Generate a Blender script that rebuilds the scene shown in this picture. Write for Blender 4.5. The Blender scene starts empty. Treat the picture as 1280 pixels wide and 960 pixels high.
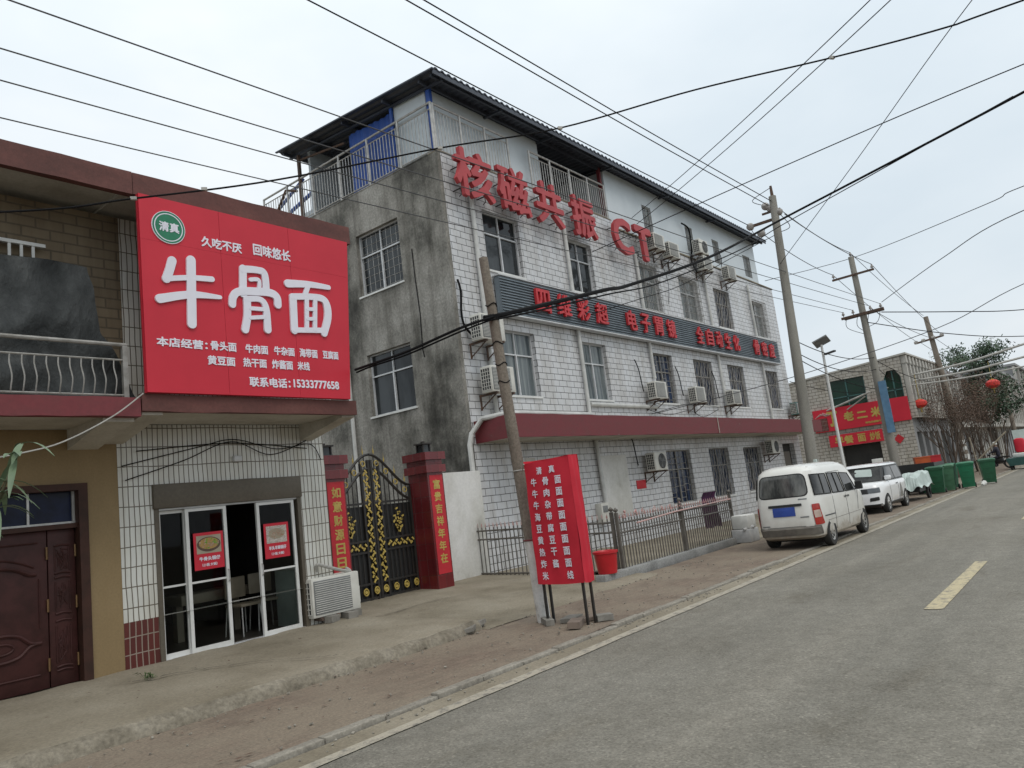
import bpy, bmesh, math, random
from mathutils import Vector, Matrix, noise
random.seed(7)
SC = bpy.context.scene
COL = SC.collection
R = math.radians
pi = math.pi

# ------------------------------------------------------------------ materials
def _mat(name):
    m = bpy.data.materials.new(name); m.use_nodes = True
    nt = m.node_tree; nt.nodes.clear()
    out = nt.nodes.new('ShaderNodeOutputMaterial'); b = nt.nodes.new('ShaderNodeBsdfPrincipled')
    nt.links.new(b.outputs[0], out.inputs[0])
    return m, nt, b
def _n(nt, t, **kw):
    n = nt.nodes.new(t)
    for k, v in kw.items():
        if k.startswith('i_'): n.inputs[k[2:].replace('_', ' ')].default_value = v
        else: setattr(n, k, v)
    return n
def c4(c): return (c[0], c[1], c[2], 1)
def _coord(nt, kind='Object', scale=(1, 1, 1)):
    tc = _n(nt, 'ShaderNodeTexCoord'); mp = _n(nt, 'ShaderNodeMapping'); mp.inputs['Scale'].default_value = scale
    nt.links.new(tc.outputs[kind], mp.inputs[0]); return mp.outputs[0]
def _ramp(nt, src, stops):
    r = _n(nt, 'ShaderNodeValToRGB'); e = r.color_ramp.elements
    e[0].position, e[0].color = stops[0][0], c4(stops[0][1]); e[1].position, e[1].color = stops[-1][0], c4(stops[-1][1])
    for p, c in stops[1:-1]:
        k = e.new(p); k.color = c4(c)
    nt.links.new(src, r.inputs[0]); return r.outputs[0]
def _mix(nt, fac, a, b, mode='MIX'):
    m = _n(nt, 'ShaderNodeMix', data_type='RGBA', blend_type=mode)
    if isinstance(fac, (int, float)): m.inputs[0].default_value = fac
    else: nt.links.new(fac, m.inputs[0])
    for i, v in ((6, a), (7, b)):
        if isinstance(v, tuple): m.inputs[i].default_value = c4(v)
        else: nt.links.new(v, m.inputs[i])
    return m.outputs[2]
def _noise(nt, vec, scale, detail=4, rough=.6):
    n = _n(nt, 'ShaderNodeTexNoise'); n.inputs['Scale'].default_value = scale; n.inputs['Detail'].default_value = detail; n.inputs['Roughness'].default_value = rough
    nt.links.new(vec, n.inputs['Vector']); return n.outputs[0]
def _bump(nt, b, h, strength=.3, dist=.01):
    bp = _n(nt, 'ShaderNodeBump'); bp.inputs['Strength'].default_value = strength; bp.inputs['Distance'].default_value = dist
    nt.links.new(h, bp.inputs['Height']); nt.links.new(bp.outputs[0], b.inputs['Normal'])
def plain(name, c, rough=.6, c2=None, scale=3., metal=0., bump=0., spec=.5, coat=0.):
    m, nt, b = _mat(name)
    v = _coord(nt)
    c2 = c2 or tuple(x * .72 for x in c)
    f = _noise(nt, v, scale, 5)
    col = _ramp(nt, f, [(.35, c2), (.62, c)])
    nt.links.new(col, b.inputs['Base Color'])
    b.inputs['Roughness'].default_value = rough; b.inputs['Metallic'].default_value = metal
    b.inputs['Specular IOR Level'].default_value = spec; b.inputs['Coat Weight'].default_value = coat
    if bump: _bump(nt, b, _noise(nt, v, scale * 12, 3), bump, .005)
    return m
def tiles(name, c1, c2, mortar, bw, bh, ms, offset=.5, rough=.35, grime=(.62, .58, .5), gamt=.5, bump=.5, squash=1, mortar_noise=True):
    m, nt, b = _mat(name)
    tc = _n(nt, 'ShaderNodeTexCoord'); sp = _n(nt, 'ShaderNodeSeparateXYZ'); nt.links.new(tc.outputs['Object'], sp.inputs[0])
    ad = _n(nt, 'ShaderNodeMath', operation='ADD'); nt.links.new(sp.outputs[0], ad.inputs[0]); nt.links.new(sp.outputs[1], ad.inputs[1])
    cb = _n(nt, 'ShaderNodeCombineXYZ'); nt.links.new(ad.outputs[0], cb.inputs[0]); nt.links.new(sp.outputs[2], cb.inputs[1])
    br = _n(nt, 'ShaderNodeTexBrick', offset=offset, squash=squash)
    br.inputs['Scale'].default_value = 1; br.inputs['Brick Width'].default_value = bw; br.inputs['Row Height'].default_value = bh
    br.inputs['Mortar Size'].default_value = ms; br.inputs['Mortar Smooth'].default_value = .15; br.inputs['Bias'].default_value = -.1
    br.inputs['Color1'].default_value = c4(c1); br.inputs['Color2'].default_value = c4(c2); br.inputs['Mortar'].default_value = c4(mortar)
    # slightly wavering courses
    wob = _n(nt, 'ShaderNodeTexNoise'); wob.inputs['Scale'].default_value = 1.6; wob.inputs['Detail'].default_value = 2; nt.links.new(cb.outputs[0], wob.inputs['Vector'])
    sv = _n(nt, 'ShaderNodeVectorMath', operation='SCALE'); sv.inputs['Scale'].default_value = bh * .16; nt.links.new(wob.outputs['Color'], sv.inputs[0])
    av = _n(nt, 'ShaderNodeVectorMath', operation='ADD'); nt.links.new(cb.outputs[0], av.inputs[0]); nt.links.new(sv.outputs[0], av.inputs[1])
    nt.links.new(av.outputs[0], br.inputs['Vector'])
    mp = _n(nt, 'ShaderNodeMapping'); mp.inputs['Scale'].default_value = (1.3, .35, 1); nt.links.new(cb.outputs[0], mp.inputs[0])
    g = _noise(nt, mp.outputs[0], 1.6, 6, .65)
    gr = _ramp(nt, g, [(.42, (1, 1, 1)), (.68, grime)])
    col = _mix(nt, gamt, br.outputs['Color'], gr, 'MULTIPLY')
    # rain streaks running down the wall
    mp2 = _n(nt, 'ShaderNodeMapping'); mp2.inputs['Scale'].default_value = (4.2, .16, 1); nt.links.new(cb.outputs[0], mp2.inputs[0])
    g2 = _noise(nt, mp2.outputs[0], 1.5, 5, .7)
    col = _mix(nt, gamt * .9, col, _ramp(nt, g2, [(.50, (1, 1, 1)), (.60, (.86, .84, .80)), (.72, (.62, .58, .52))]), 'MULTIPLY')
    nt.links.new(col, b.inputs['Base Color'])
    b.inputs['Roughness'].default_value = rough
    inv = _n(nt, 'ShaderNodeMath', operation='SUBTRACT'); inv.inputs[0].default_value = 1; nt.links.new(br.outputs['Fac'], inv.inputs[1])
    _bump(nt, b, inv.outputs[0], bump, .008)
    return m
def blotchy(name, stops, scale=1.2, stretch=(1, 1, .5), rough=.9, fine=.35, bump=.4, fscale=30, streak=None):
    """plaster / concrete: several octaves of stains with a grain on top"""
    m, nt, b = _mat(name)
    v = _coord(nt, 'Object', stretch)
    f = _noise(nt, v, scale, 8, .62)
    col = _ramp(nt, f, stops)
    v2 = _coord(nt)
    g = _noise(nt, v2, fscale, 4, .7)
    gr = _ramp(nt, g, [(.3, (1 - fine,) * 3), (.7, (1 + fine * .4,) * 3)])
    col = _mix(nt, 1, col, gr, 'MULTIPLY')
    if streak:
        v3 = _coord(nt, 'Object', streak[0]); s = _noise(nt, v3, streak[1], 5, .6)
        sr = _ramp(nt, s, [(.45, (1, 1, 1)), (.7, streak[2])]); col = _mix(nt, 1, col, sr, 'MULTIPLY')
    nt.links.new(col, b.inputs['Base Color']); b.inputs['Roughness'].default_value = rough
    _bump(nt, b, g, bump, .01)
    return m

M = {}
M['hosp_tile'] = tiles('white_wall_tile', (.605, .612, .63), (.575, .583, .60), (.095, .095, .095), .345, .165, .0085, .5, .30, (.60, .55, .48), .55)
M['shop_tile'] = tiles('narrow_white_tile', (.66, .66, .62), (.60, .60, .565), (.135, .115, .085), .066, .245, .0068, 0., .28, (.66, .6, .5), .5)
M['maroon_tile'] = tiles('narrow_maroon_tile', (.12, .022, .018), (.085, .017, .015), (.28, .23, .19), .072, .2, .007, 0., .3, (.7, .65, .6), .5)
M['pillar_tile'] = tiles('dark_red_tile', (.17, .022, .025), (.12, .016, .02), (.10, .03, .03), .21, .3, .005, 0, .25, (.7, .6, .6), .6)
M['brown_brick'] = tiles('yellow_brown_brick', (.215, .17, .112), (.185, .145, .095), (.12, .098, .068), .30, .125, .011, .5, .8, (.6, .55, .5), .7)
M['far_tile'] = tiles('beige_wall_tile', (.48, .45, .40), (.39, .36, .32), (.17, .15, .13), .34, .17, .016, .5, .5, (.6, .57, .5), .7)
M['grey_plaster'] = blotchy('stained_grey_plaster', [(.33, (.055, .052, .046)), (.41, (.13, .125, .11)), (.48, (.235, .225, .20)), (.57, (.33, .315, .285)), (.7, (.42, .41, .375))], .62, (1, 1, .85), .95, .4, .5, 18, ((2.6, 2.6, .28), 1.3, (.48, .47, .45)))
M['tan_wall'] = blotchy('tan_painted_wall', [(.3, (.205, .140, .066)), (.55, (.25, .175, .085)), (.75, (.285, .205, .105))], 1.1, (1, 1, .5), .75, .12, .15, 40)
M['pale_soffit'] = blotchy('whitewashed_concrete', [(.3, (.34, .31, .26)), (.5, (.48, .45, .39)), (.7, (.56, .53, .47))], 1.4, (1, 1, 1), .9, .15, .2, 30)
M['white_plaster'] = blotchy('whitewashed_plaster', [(.28, (.32, .30, .26)), (.40, (.55, .54, .50)), (.6, (.70, .69, .67))], .9, (1, 1, .7), .9, .1, .2, 20)
M['maroon_paint'] = blotchy('maroon_painted_band', [(.27, (.42, .36, .33)), (.30, (.145, .030, .032)), (.6, (.168, .024, .030)), (.8, (.12, .019, .025))], 3.4, (1, 1, 2.2), .6, .15, .15, 18)
M['brown_band'] = blotchy('red_brown_band', [(.3, (.085, .028, .022)), (.55, (.125, .042, .034)), (.75, (.15, .058, .046))], 1.6, (1, 1, 2), .7, .2, .2, 22)
M['concrete'] = blotchy('worn_concrete', [(.28, (.150, .126, .086)), (.42, (.215, .184, .132)), (.58, (.275, .240, .180)), (.75, (.335, .30, .235))], .8, (1, 1, 1), .92, .3, .5, 34)
M['kerb'] = blotchy('concrete_kerb', [(.3, (.19, .17, .14)), (.6, (.31, .285, .24))], 2, (1, 1, 1), .95, .35, .6, 25)
M['worn_edge'] = blotchy('worn_apron_edge', [(.3, (.14, .12, .088)), (.5, (.225, .198, .152)), (.7, (.30, .27, .215))], 3.2, (1, 1, 1), .95, .4, .9, 22)
M['grey_kerb'] = blotchy('grey_cement_kerb', [(.3, (.17, .17, .165)), (.6, (.31, .31, .30))], 2, (1, 1, 1), .95, .35, .6, 25)
M['pole_concrete'] = blotchy('pole_concrete', [(.3, (.20, .19, .165)), (.6, (.31, .295, .26))], 1.2, (1, 1, .3), .9, .25, .3, 40)
M['old_pole_concrete'] = blotchy('aged_pole_concrete', [(.3, (.14, .115, .09)), (.6, (.26, .22, .18))], 1.6, (1, 1, .4), .95, .4, .6, 30)
M['pole_white'] = blotchy('peeling_white_paint', [(.32, (.20, .18, .155)), (.42, (.58, .56, .53)), (.7, (.70, .69, .67))], 5, (1, 1, .5), .85, .15, .3, 30)
# ground
def ground_mats():
    m, nt, b = _mat('asphalt')
    v = _coord(nt); big = _noise(nt, v, .4, 6, .6); mid = _noise(nt, v, 5., 5, .7)
    vo = _n(nt, 'ShaderNodeTexVoronoi'); vo.inputs['Scale'].default_value = 62; nt.links.new(v, vo.inputs['Vector'])
    fine = _noise(nt, v, 48, 5, .85)
    c = _ramp(nt, big, [(.32, (.180, .169, .146)), (.5, (.206, .195, .171)), (.7, (.230, .219, .194))])
    c = _mix(nt, .6, c, _ramp(nt, mid, [(.35, (.80, .79, .77)), (.65, (1.14, 1.14, 1.13))]), 'MULTIPLY')
    st = _ramp(nt, vo.outputs['Color'], [(.15, (.50, .49, .47)), (.5, (.98, .97, .95)), (.8, (1.18, 1.17, 1.15)), (.97, (1.9, 1.88, 1.82))])
    c = _mix(nt, .45, c, st, 'MULTIPLY')
    c = _mix(nt, .48, c, _ramp(nt, fine, [(.34, (.55, .55, .54)), (.5, (1, 1, 1)), (.64, (1.45, 1.44, 1.40))]), 'MULTIPLY')
    # wheel tracks and a worn, darker patched stretch
    vs = _coord(nt, 'Object', (.05, .9, 1)); lane = _noise(nt, vs, 1.3, 3, .5)
    c = _mix(nt, 1, c, _ramp(nt, lane, [(.38, (.88, .88, .87)), (.62, (1.06, 1.05, 1.03))]), 'MULTIPLY')
    vp = _coord(nt, 'Object', (.6, 1.5, 1)); p = _noise(nt, vp, .62, 6, .7)
    c = _mix(nt, .75, c, _ramp(nt, p, [(.58, (1, 1, 1)), (.65, (.82, .80, .77)), (.74, (.68, .65, .61))]), 'MULTIPLY')
    nt.links.new(c, b.inputs['Base Color']); b.inputs['Roughness'].default_value = .9; b.inputs['Specular IOR Level'].default_value = .25
    h = _mix(nt, .5, vo.outputs['Distance'], fine); _bump(nt, b, h, .6, .01); M['asphalt'] = m
    # dusty brick pavers
    m, nt, b = _mat('dusty_brick_pavers')
    tc = _n(nt, 'ShaderNodeTexCoord')
    br = _n(nt, 'ShaderNodeTexBrick', offset=.5)
    for k, x in (('Scale', 1), ('Brick Width', .24), ('Row Height', .12), ('Mortar Size', .006), ('Mortar Smooth', .4)): br.inputs[k].default_value = x
    br.inputs['Color1'].default_value = (.20, .150, .112, 1); br.inputs['Color2'].default_value = (.15, .112, .084, 1); br.inputs['Mortar'].default_value = (.11, .09, .07, 1)
    nt.links.new(tc.outputs['Object'], br.inputs['Vector'])
    v = _coord(nt); n1 = _noise(nt, v, .8, 7, .65); n2 = _noise(nt, v, 40, 4, .7)
    d = _ramp(nt, n1, [(.38, (0, 0, 0)), (.58, (1, 1, 1))])
    c = _mix(nt, d, br.outputs['Color'], (.235, .195, .145))
    c = _mix(nt, .7, br.outputs['Color'], c)
    c = _mix(nt, .8, c, _ramp(nt, n2, [(.3, (.6, .6, .6)), (.7, (1.3, 1.3, 1.3))]), 'MULTIPLY')
    nt.links.new(c, b.inputs['Base Color']); b.inputs['Roughness'].default_value = .95
    h = _mix(nt, .5, br.outputs['Color'], n2); _bump(nt, b, h, .4, .01); M['pavers'] = m
    # road paint, worn
    for nm, col in (('edge_paint', (.38, .345, .275)), ('yellow_paint', (.48, .41, .26))):
        m, nt, b = _mat(nm)
        v = _coord(nt); n1 = _noise(nt, v, 9, 6, .75); n2 = _noise(nt, v, 70, 3, .8)
        f = _ramp(nt, n1, [(.36, (0, 0, 0)), (.52, (1, 1, 1))])
        c = _mix(nt, f, (.19, .175, .15), col)
        c = _mix(nt, .7, c, _ramp(nt, n2, [(.3, (.65, .65, .65)), (.6, (1.1, 1.1, 1.1))]), 'MULTIPLY')
        nt.links.new(c, b.inputs['Base Color']); b.inputs['Roughness'].default_value = .8; M[nm] = m
ground_mats()
M['plate_blue2'] = plain('faded_blue_plate', (.13, .26, .40), .5, (.09, .19, .31), 3)
M['fence_iron'] = plain('weathered_fence_iron', (.125, .115, .10), .6, (.07, .06, .05), 5)
M['rail_grey'] = plain('weathered_rail', (.34, .33, .31), .5, (.22, .21, .19), 7, metal=.2)
M['earth'] = blotchy('bare_earth', [(.3, (.13, .105, .075)), (.6, (.21, .175, .13))], .5, (1, 1, 1), .95, .3, .5, 20)
M['crack'] = plain('crack_dirt', (.045, .04, .03), .95)
M['sign_red'] = plain('red_sign_face', (.56, .020, .040), .5, (.50, .016, .034), .8, spec=.4)
M['sign_edge'] = plain('red_sign_edge', (.40, .014, .03), .55)
M['letter_white'] = plain('white_lettering', (.74, .73, .80), .5, (.70, .69, .76), 4)
M['letter_red'] = plain('faded_red_letter', (.42, .046, .052), .55, (.33, .034, .04), 2.5)
M['letter_red2'] = plain('red_letter', (.55, .03, .04), .5, (.45, .025, .03), 3)
M['letter_side'] = plain('letter_side', (.14, .035, .033), .6)
M['gold'] = plain('gold_ink', (.50, .375, .095), .5, (.38, .27, .06), 6)
M['paper_red'] = plain('red_paper', (.50, .018, .03), .6, (.42, .014, .022), 4)
M['cloth_red'] = plain('red_cloth', (.55, .015, .035), .75, (.47, .012, .028), 3)
M['green_badge'] = plain('green_badge', (.012, .19, .095), .5)
M['white_paint'] = plain('white_paint', (.68, .68, .66), .4, (.58, .58, .56), 3)
M['pvc'] = plain('white_pvc', (.58, .58, .56), .4, (.44, .44, .42), 2.5)
M['alu'] = plain('white_window_frame', (.60, .61, .62), .35, (.48, .49, .5), 5)
M['steel'] = plain('stainless_rail', (.50, .49, .47), .35, (.36, .35, .33), 7, metal=.35)
M['bars'] = plain('window_bars', (.34, .325, .30), .5, (.20, .185, .165), 8, metal=.2)
M['dark_iron'] = plain('black_iron', (.022, .022, .022), .5, (.035, .028, .022), 6, metal=.2)
M['rust'] = plain('rusty_iron', (.07, .05, .04), .8, (.12, .065, .04), 9)
M['cable'] = plain('black_cable', (.010, .010, .011), .85, spec=.15)
M['wire_grey'] = plain('grey_wire', (.10, .10, .105), .8, spec=.2)
M['pale_cable'] = plain('pale_cable_wrap', (.42, .41, .38), .7)
M['porcelain'] = plain('porcelain', (.38, .36, .34), .25, (.24, .22, .20), 12)
M['ac_white'] = plain('ac_casing', (.62, .61, .56), .5, (.52, .505, .46), 3)
M['ac_dark'] = plain('ac_coil', (.03, .03, .032), .6)
M['ac_mesh'] = plain('ac_mesh', (.20, .205, .205), .6, (.15, .155, .155), 20)
M['teal_paint'] = plain('teal_paint', (.05, .14, .13), .5)
M['roof_sheet'] = plain('grey_roof_sheet', (.055, .065, .085), .5, (.035, .04, .055), 1.5)
M['panel_white'] = plain('pale_blue_white_panel', (.58, .63, .66), .5, (.50, .55, .58), .8)
M['blue_sheet'] = plain('blue_steel', (.022, .085, .36), .5, (.018, .065, .28), 3)
M['louvre'] = plain('grey_louvre', (.20, .235, .265), .45, (.155, .185, .21), 2, metal=.1)
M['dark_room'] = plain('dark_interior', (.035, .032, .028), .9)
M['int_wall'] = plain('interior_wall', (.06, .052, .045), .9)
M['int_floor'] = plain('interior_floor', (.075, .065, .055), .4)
M['wood_pale'] = plain('pale_wood', (.30, .255, .19), .5)
M['beam'] = blotchy('brown_shutter_box', [(.3, (.085, .070, .050)), (.7, (.125, .105, .078))], 1.2, (1, 1, 1), .6, .2, .1, 30)
M['brown_door'] = plain('red_brown_door', (.058, .021, .019), .5, (.036, .014, .012), 5, bump=.1, spec=.22)
M['door_frame'] = plain('dark_brown_frame', (.055, .024, .017), .6, (.036, .018, .013), 6, spec=.25)
M['brass'] = plain('brass_hinge', (.22, .13, .06), .4, metal=.6)
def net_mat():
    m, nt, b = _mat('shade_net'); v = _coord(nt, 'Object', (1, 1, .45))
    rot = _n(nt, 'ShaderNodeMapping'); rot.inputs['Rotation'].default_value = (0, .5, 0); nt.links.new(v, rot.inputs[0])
    f = _noise(nt, rot.outputs[0], 2.4, 6, .6); nt.links.new(_ramp(nt, f, [(.34, (.022, .025, .026)), (.48, (.042, .046, .047)), (.58, (.062, .067, .068)), (.68, (.095, .10, .10))]), b.inputs['Base Color'])  # lighter streaks painted into the cloth colour as light catching its folds
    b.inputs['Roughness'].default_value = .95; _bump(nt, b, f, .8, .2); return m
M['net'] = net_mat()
M['rubber'] = plain('tyre_rubber', (.018, .018, .018), .85, (.03, .028, .025), 8)
M['rim'] = plain('wheel_rim', (.33, .32, .30), .4, (.2, .19, .17), 6, metal=.5)
M['car_white'] = plain('white_car_paint', (.74, .73, .69), .2, (.68, .66, .61), 1.2, coat=.4)
def dusty_paint():
    m, nt, b = _mat('dusty_white_paint'); v = _coord(nt); tc = _n(nt, 'ShaderNodeTexCoord'); sp = _n(nt, 'ShaderNodeSeparateXYZ'); nt.links.new(tc.outputs['Object'], sp.inputs[0])
    n1 = _noise(nt, v, 4.5, 6, .7); ad = _n(nt, 'ShaderNodeMath', operation='MULTIPLY_ADD'); nt.links.new(n1, ad.inputs[0]); ad.inputs[1].default_value = -.55; nt.links.new(sp.outputs[2], ad.inputs[2])
    d = _ramp(nt, ad.outputs[0], [(.0, (.8, .8, .8)), (.14, (.35, .35, .35)), (.42, (.06, .06, .06))])
    base = _ramp(nt, _noise(nt, v, 1.5, 4), [(.35, (.68, .67, .63)), (.65, (.75, .745, .71))])
    nt.links.new(_mix(nt, d, base, (.30, .25, .19)), b.inputs['Base Color']); b.inputs['Roughness'].default_value = .24; b.inputs['Coat Weight'].default_value = .35; return m
M['car_white'] = dusty_paint()
M['suv_white'] = plain('clean_white_car_paint', (.78, .78, .78), .22, (.75, .75, .75), 1.2, coat=.6)
M['dirty_plastic'] = plain('dirty_grey_plastic', (.15, .135, .115), .7, (.09, .08, .07), 5)
M['black_plastic'] = plain('black_plastic', (.02, .02, .02), .45)
M['seal'] = plain('dark_gap', (.012, .012, .012), .8)
M['lamp_red'] = plain('red_lamp_lens', (.38, .03, .02), .2, (.30, .02, .015), 12)
M['lamp_clear'] = plain('clear_lamp_lens', (.55, .42, .36), .15)
M['headlamp'] = plain('headlamp_lens', (.10, .11, .12), .08, spec=.8)
M['plate_blue'] = plain('blue_plate', (.028, .07, .33), .5)
M['bin_green'] = plain('green_bin', (.010, .165, .075), .5, (.008, .115, .05), 2.5)
M['bin_green2'] = plain('dark_green_bin', (.014, .105, .045), .55, (.010, .07, .03), 2.5)
M['bin_green3'] = plain('pale_green_bin', (.06, .17, .09), .6, (.04, .12, .06), 2.5)
M['tarp_pale'] = plain('pale_green_sheet', (.47, .54, .51), .6, (.36, .43, .40), 2)
M['red_plastic'] = plain('red_plastic', (.50, .012, .02), .35, (.42, .01, .016), 4)
M['foam'] = plain('white_foam', (.66, .66, .63), .85, (.55, .55, .52), 5)
M['bag_grey'] = plain('white_bag', (.5, .5, .49), .6, (.38, .38, .38), 4)
M['brick_red'] = plain('loose_brick', (.20, .155, .125), .95, (.14, .11, .09), 8, bump=.4)
M['slab_grey'] = plain('grey_block', (.24, .225, .20), .95, (.16, .15, .13), 8, bump=.4)
M['pink'] = plain('faded_pink_paint', (.46, .22, .20), .6, (.42, .39, .37), 14)
M['bark'] = blotchy('tree_bark', [(.3, (.055, .043, .032)), (.6, (.12, .10, .08))], 6, (1, 1, .3), .95, .4, .6, 30)
M['twig'] = plain('dry_twig', (.115, .085, .065), .95, (.075, .055, .042), 5)
M['dry_leaf'] = plain('dry_leaf', (.135, .085, .06), .9, (.085, .055, .04), 2)
M['leaf_dark'] = plain('evergreen_leaf', (.045, .085, .04), .6, (.022, .045, .022), 1.2)
M['leaf_grey'] = plain('long_green_leaf', (.13, .185, .10), .5, (.07, .115, .065), 4)
M['stem'] = plain('plant_stem', (.12, .11, .06), .8)
M['lantern'] = plain('red_lantern', (.60, .03, .02), .6)
M['green_glass'] = plain('green_glass', (.012, .045, .028), .08, (.008, .03, .02), 1.5, spec=.7)
M['purple_cloth'] = plain('purple_cloth', (.075, .015, .065), .85, (.03, .01, .03), 7)
M['person_dark'] = plain('dark_clothing', (.03, .03, .045), .9)
M['skin'] = plain('skin', (.36, .21, .14), .6)
M['solar'] = plain('solar_panel_back', (.22, .23, .235), .5)
M['poster_food'] = plain('soup_broth', (.42, .27, .09), .4, (.30, .17, .05), 60)
M['poster_bg'] = plain('poster_photo_ground', (.38, .33, .24), .5)
M['food_green'] = plain('chopped_greens', (.16, .34, .03), .5, (.10, .24, .02), 40)
M['food_meat'] = plain('meat_pieces', (.30, .15, .08), .5, (.5, .40, .32), 50)
M['bowl'] = plain('bowl_rim', (.10, .06, .04), .4)
M['plate_white'] = plain('dish_white', (.58, .55, .50), .4, (.3, .22, .18), 60)
M['weed'] = plain('weed_green', (.06, .11, .03), .8)
M['orange'] = plain('orange_plastic', (.55, .10, .02), .5)
M['far_grey'] = blotchy('far_grey_wall', [(.3, (.20, .20, .20)), (.6, (.33, .33, .33))], .7, (1, 1, .6), .9, .2, .2, 20)
M['far_pale'] = blotchy('far_pale_wall', [(.3, (.36, .34, .30)), (.6, (.50, .48, .44))], .7, (1, 1, .6), .9, .2, .2, 20)
def glassy(name, dark, light, scale, stretch=(1, 1, .3), rough=.05, spec=.5):
    """window pane with curtains / dim rooms behind it"""
    m, nt, b = _mat(name); v = _coord(nt, 'Object', stretch)
    f = _noise(nt, v, scale, 4, .6); c = _ramp(nt, f, [(.38, dark), (.66, light)])
    nt.links.new(c, b.inputs['Base Color']); b.inputs['Roughness'].default_value = rough; b.inputs['Specular IOR Level'].default_value = spec
    vb = _coord(nt); _bump(nt, b, _noise(nt, vb, 1.7, 2, .5), .25, .05)
    return m
M['pane'] = glassy('window_pane', (.008, .010, .011), (.05, .056, .06), 1.6, (1, 1, .3), .06, .34)
M['pane_dark'] = glassy('transom_pane', (.008, .010, .022), (.014, .020, .05), 3., (1, 1, 1), .2, .15)
M['pane_curtain'] = glassy('pane_before_curtain', (.05, .065, .075), (.19, .215, .215), 4., (2.5, 2.5, .12), .1)
M['pane_blue'] = glassy('pane_before_blue_curtain', (.012, .016, .028), (.035, .055, .11), 3., (2., 2., .12), .12, .28)
M['car_glass'] = glassy('car_glass', (.010, .011, .012), (.05, .052, .05), 4., (1, 1, 1), .05, .3)
M['rear_glass'] = glassy('dusty_rear_glass', (.035, .037, .037), (.16, .16, .15), 3.0, (1, 1.6, .5), .15, .4)
def thin_glass():
    m = bpy.data.materials.new('door_glass'); m.use_nodes = True; nt = m.node_tree; nt.nodes.clear()
    out = _n(nt, 'ShaderNodeOutputMaterial'); mx = _n(nt, 'ShaderNodeMixShader'); tr = _n(nt, 'ShaderNodeBsdfTransparent'); gl = _n(nt, 'ShaderNodeBsdfGlossy')
    tr.inputs[0].default_value = (.62, .66, .64, 1); gl.inputs['Roughness'].default_value = .03; fr = _n(nt, 'ShaderNodeFresnel'); fr.inputs[0].default_value = 1.28
    nt.links.new(fr.outputs[0], mx.inputs[0]); nt.links.new(tr.outputs[0], mx.inputs[1]); nt.links.new(gl.outputs[0], mx.inputs[2]); nt.links.new(mx.outputs[0], out.inputs[0])
    return m
M['door_glass'] = thin_glass()

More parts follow.
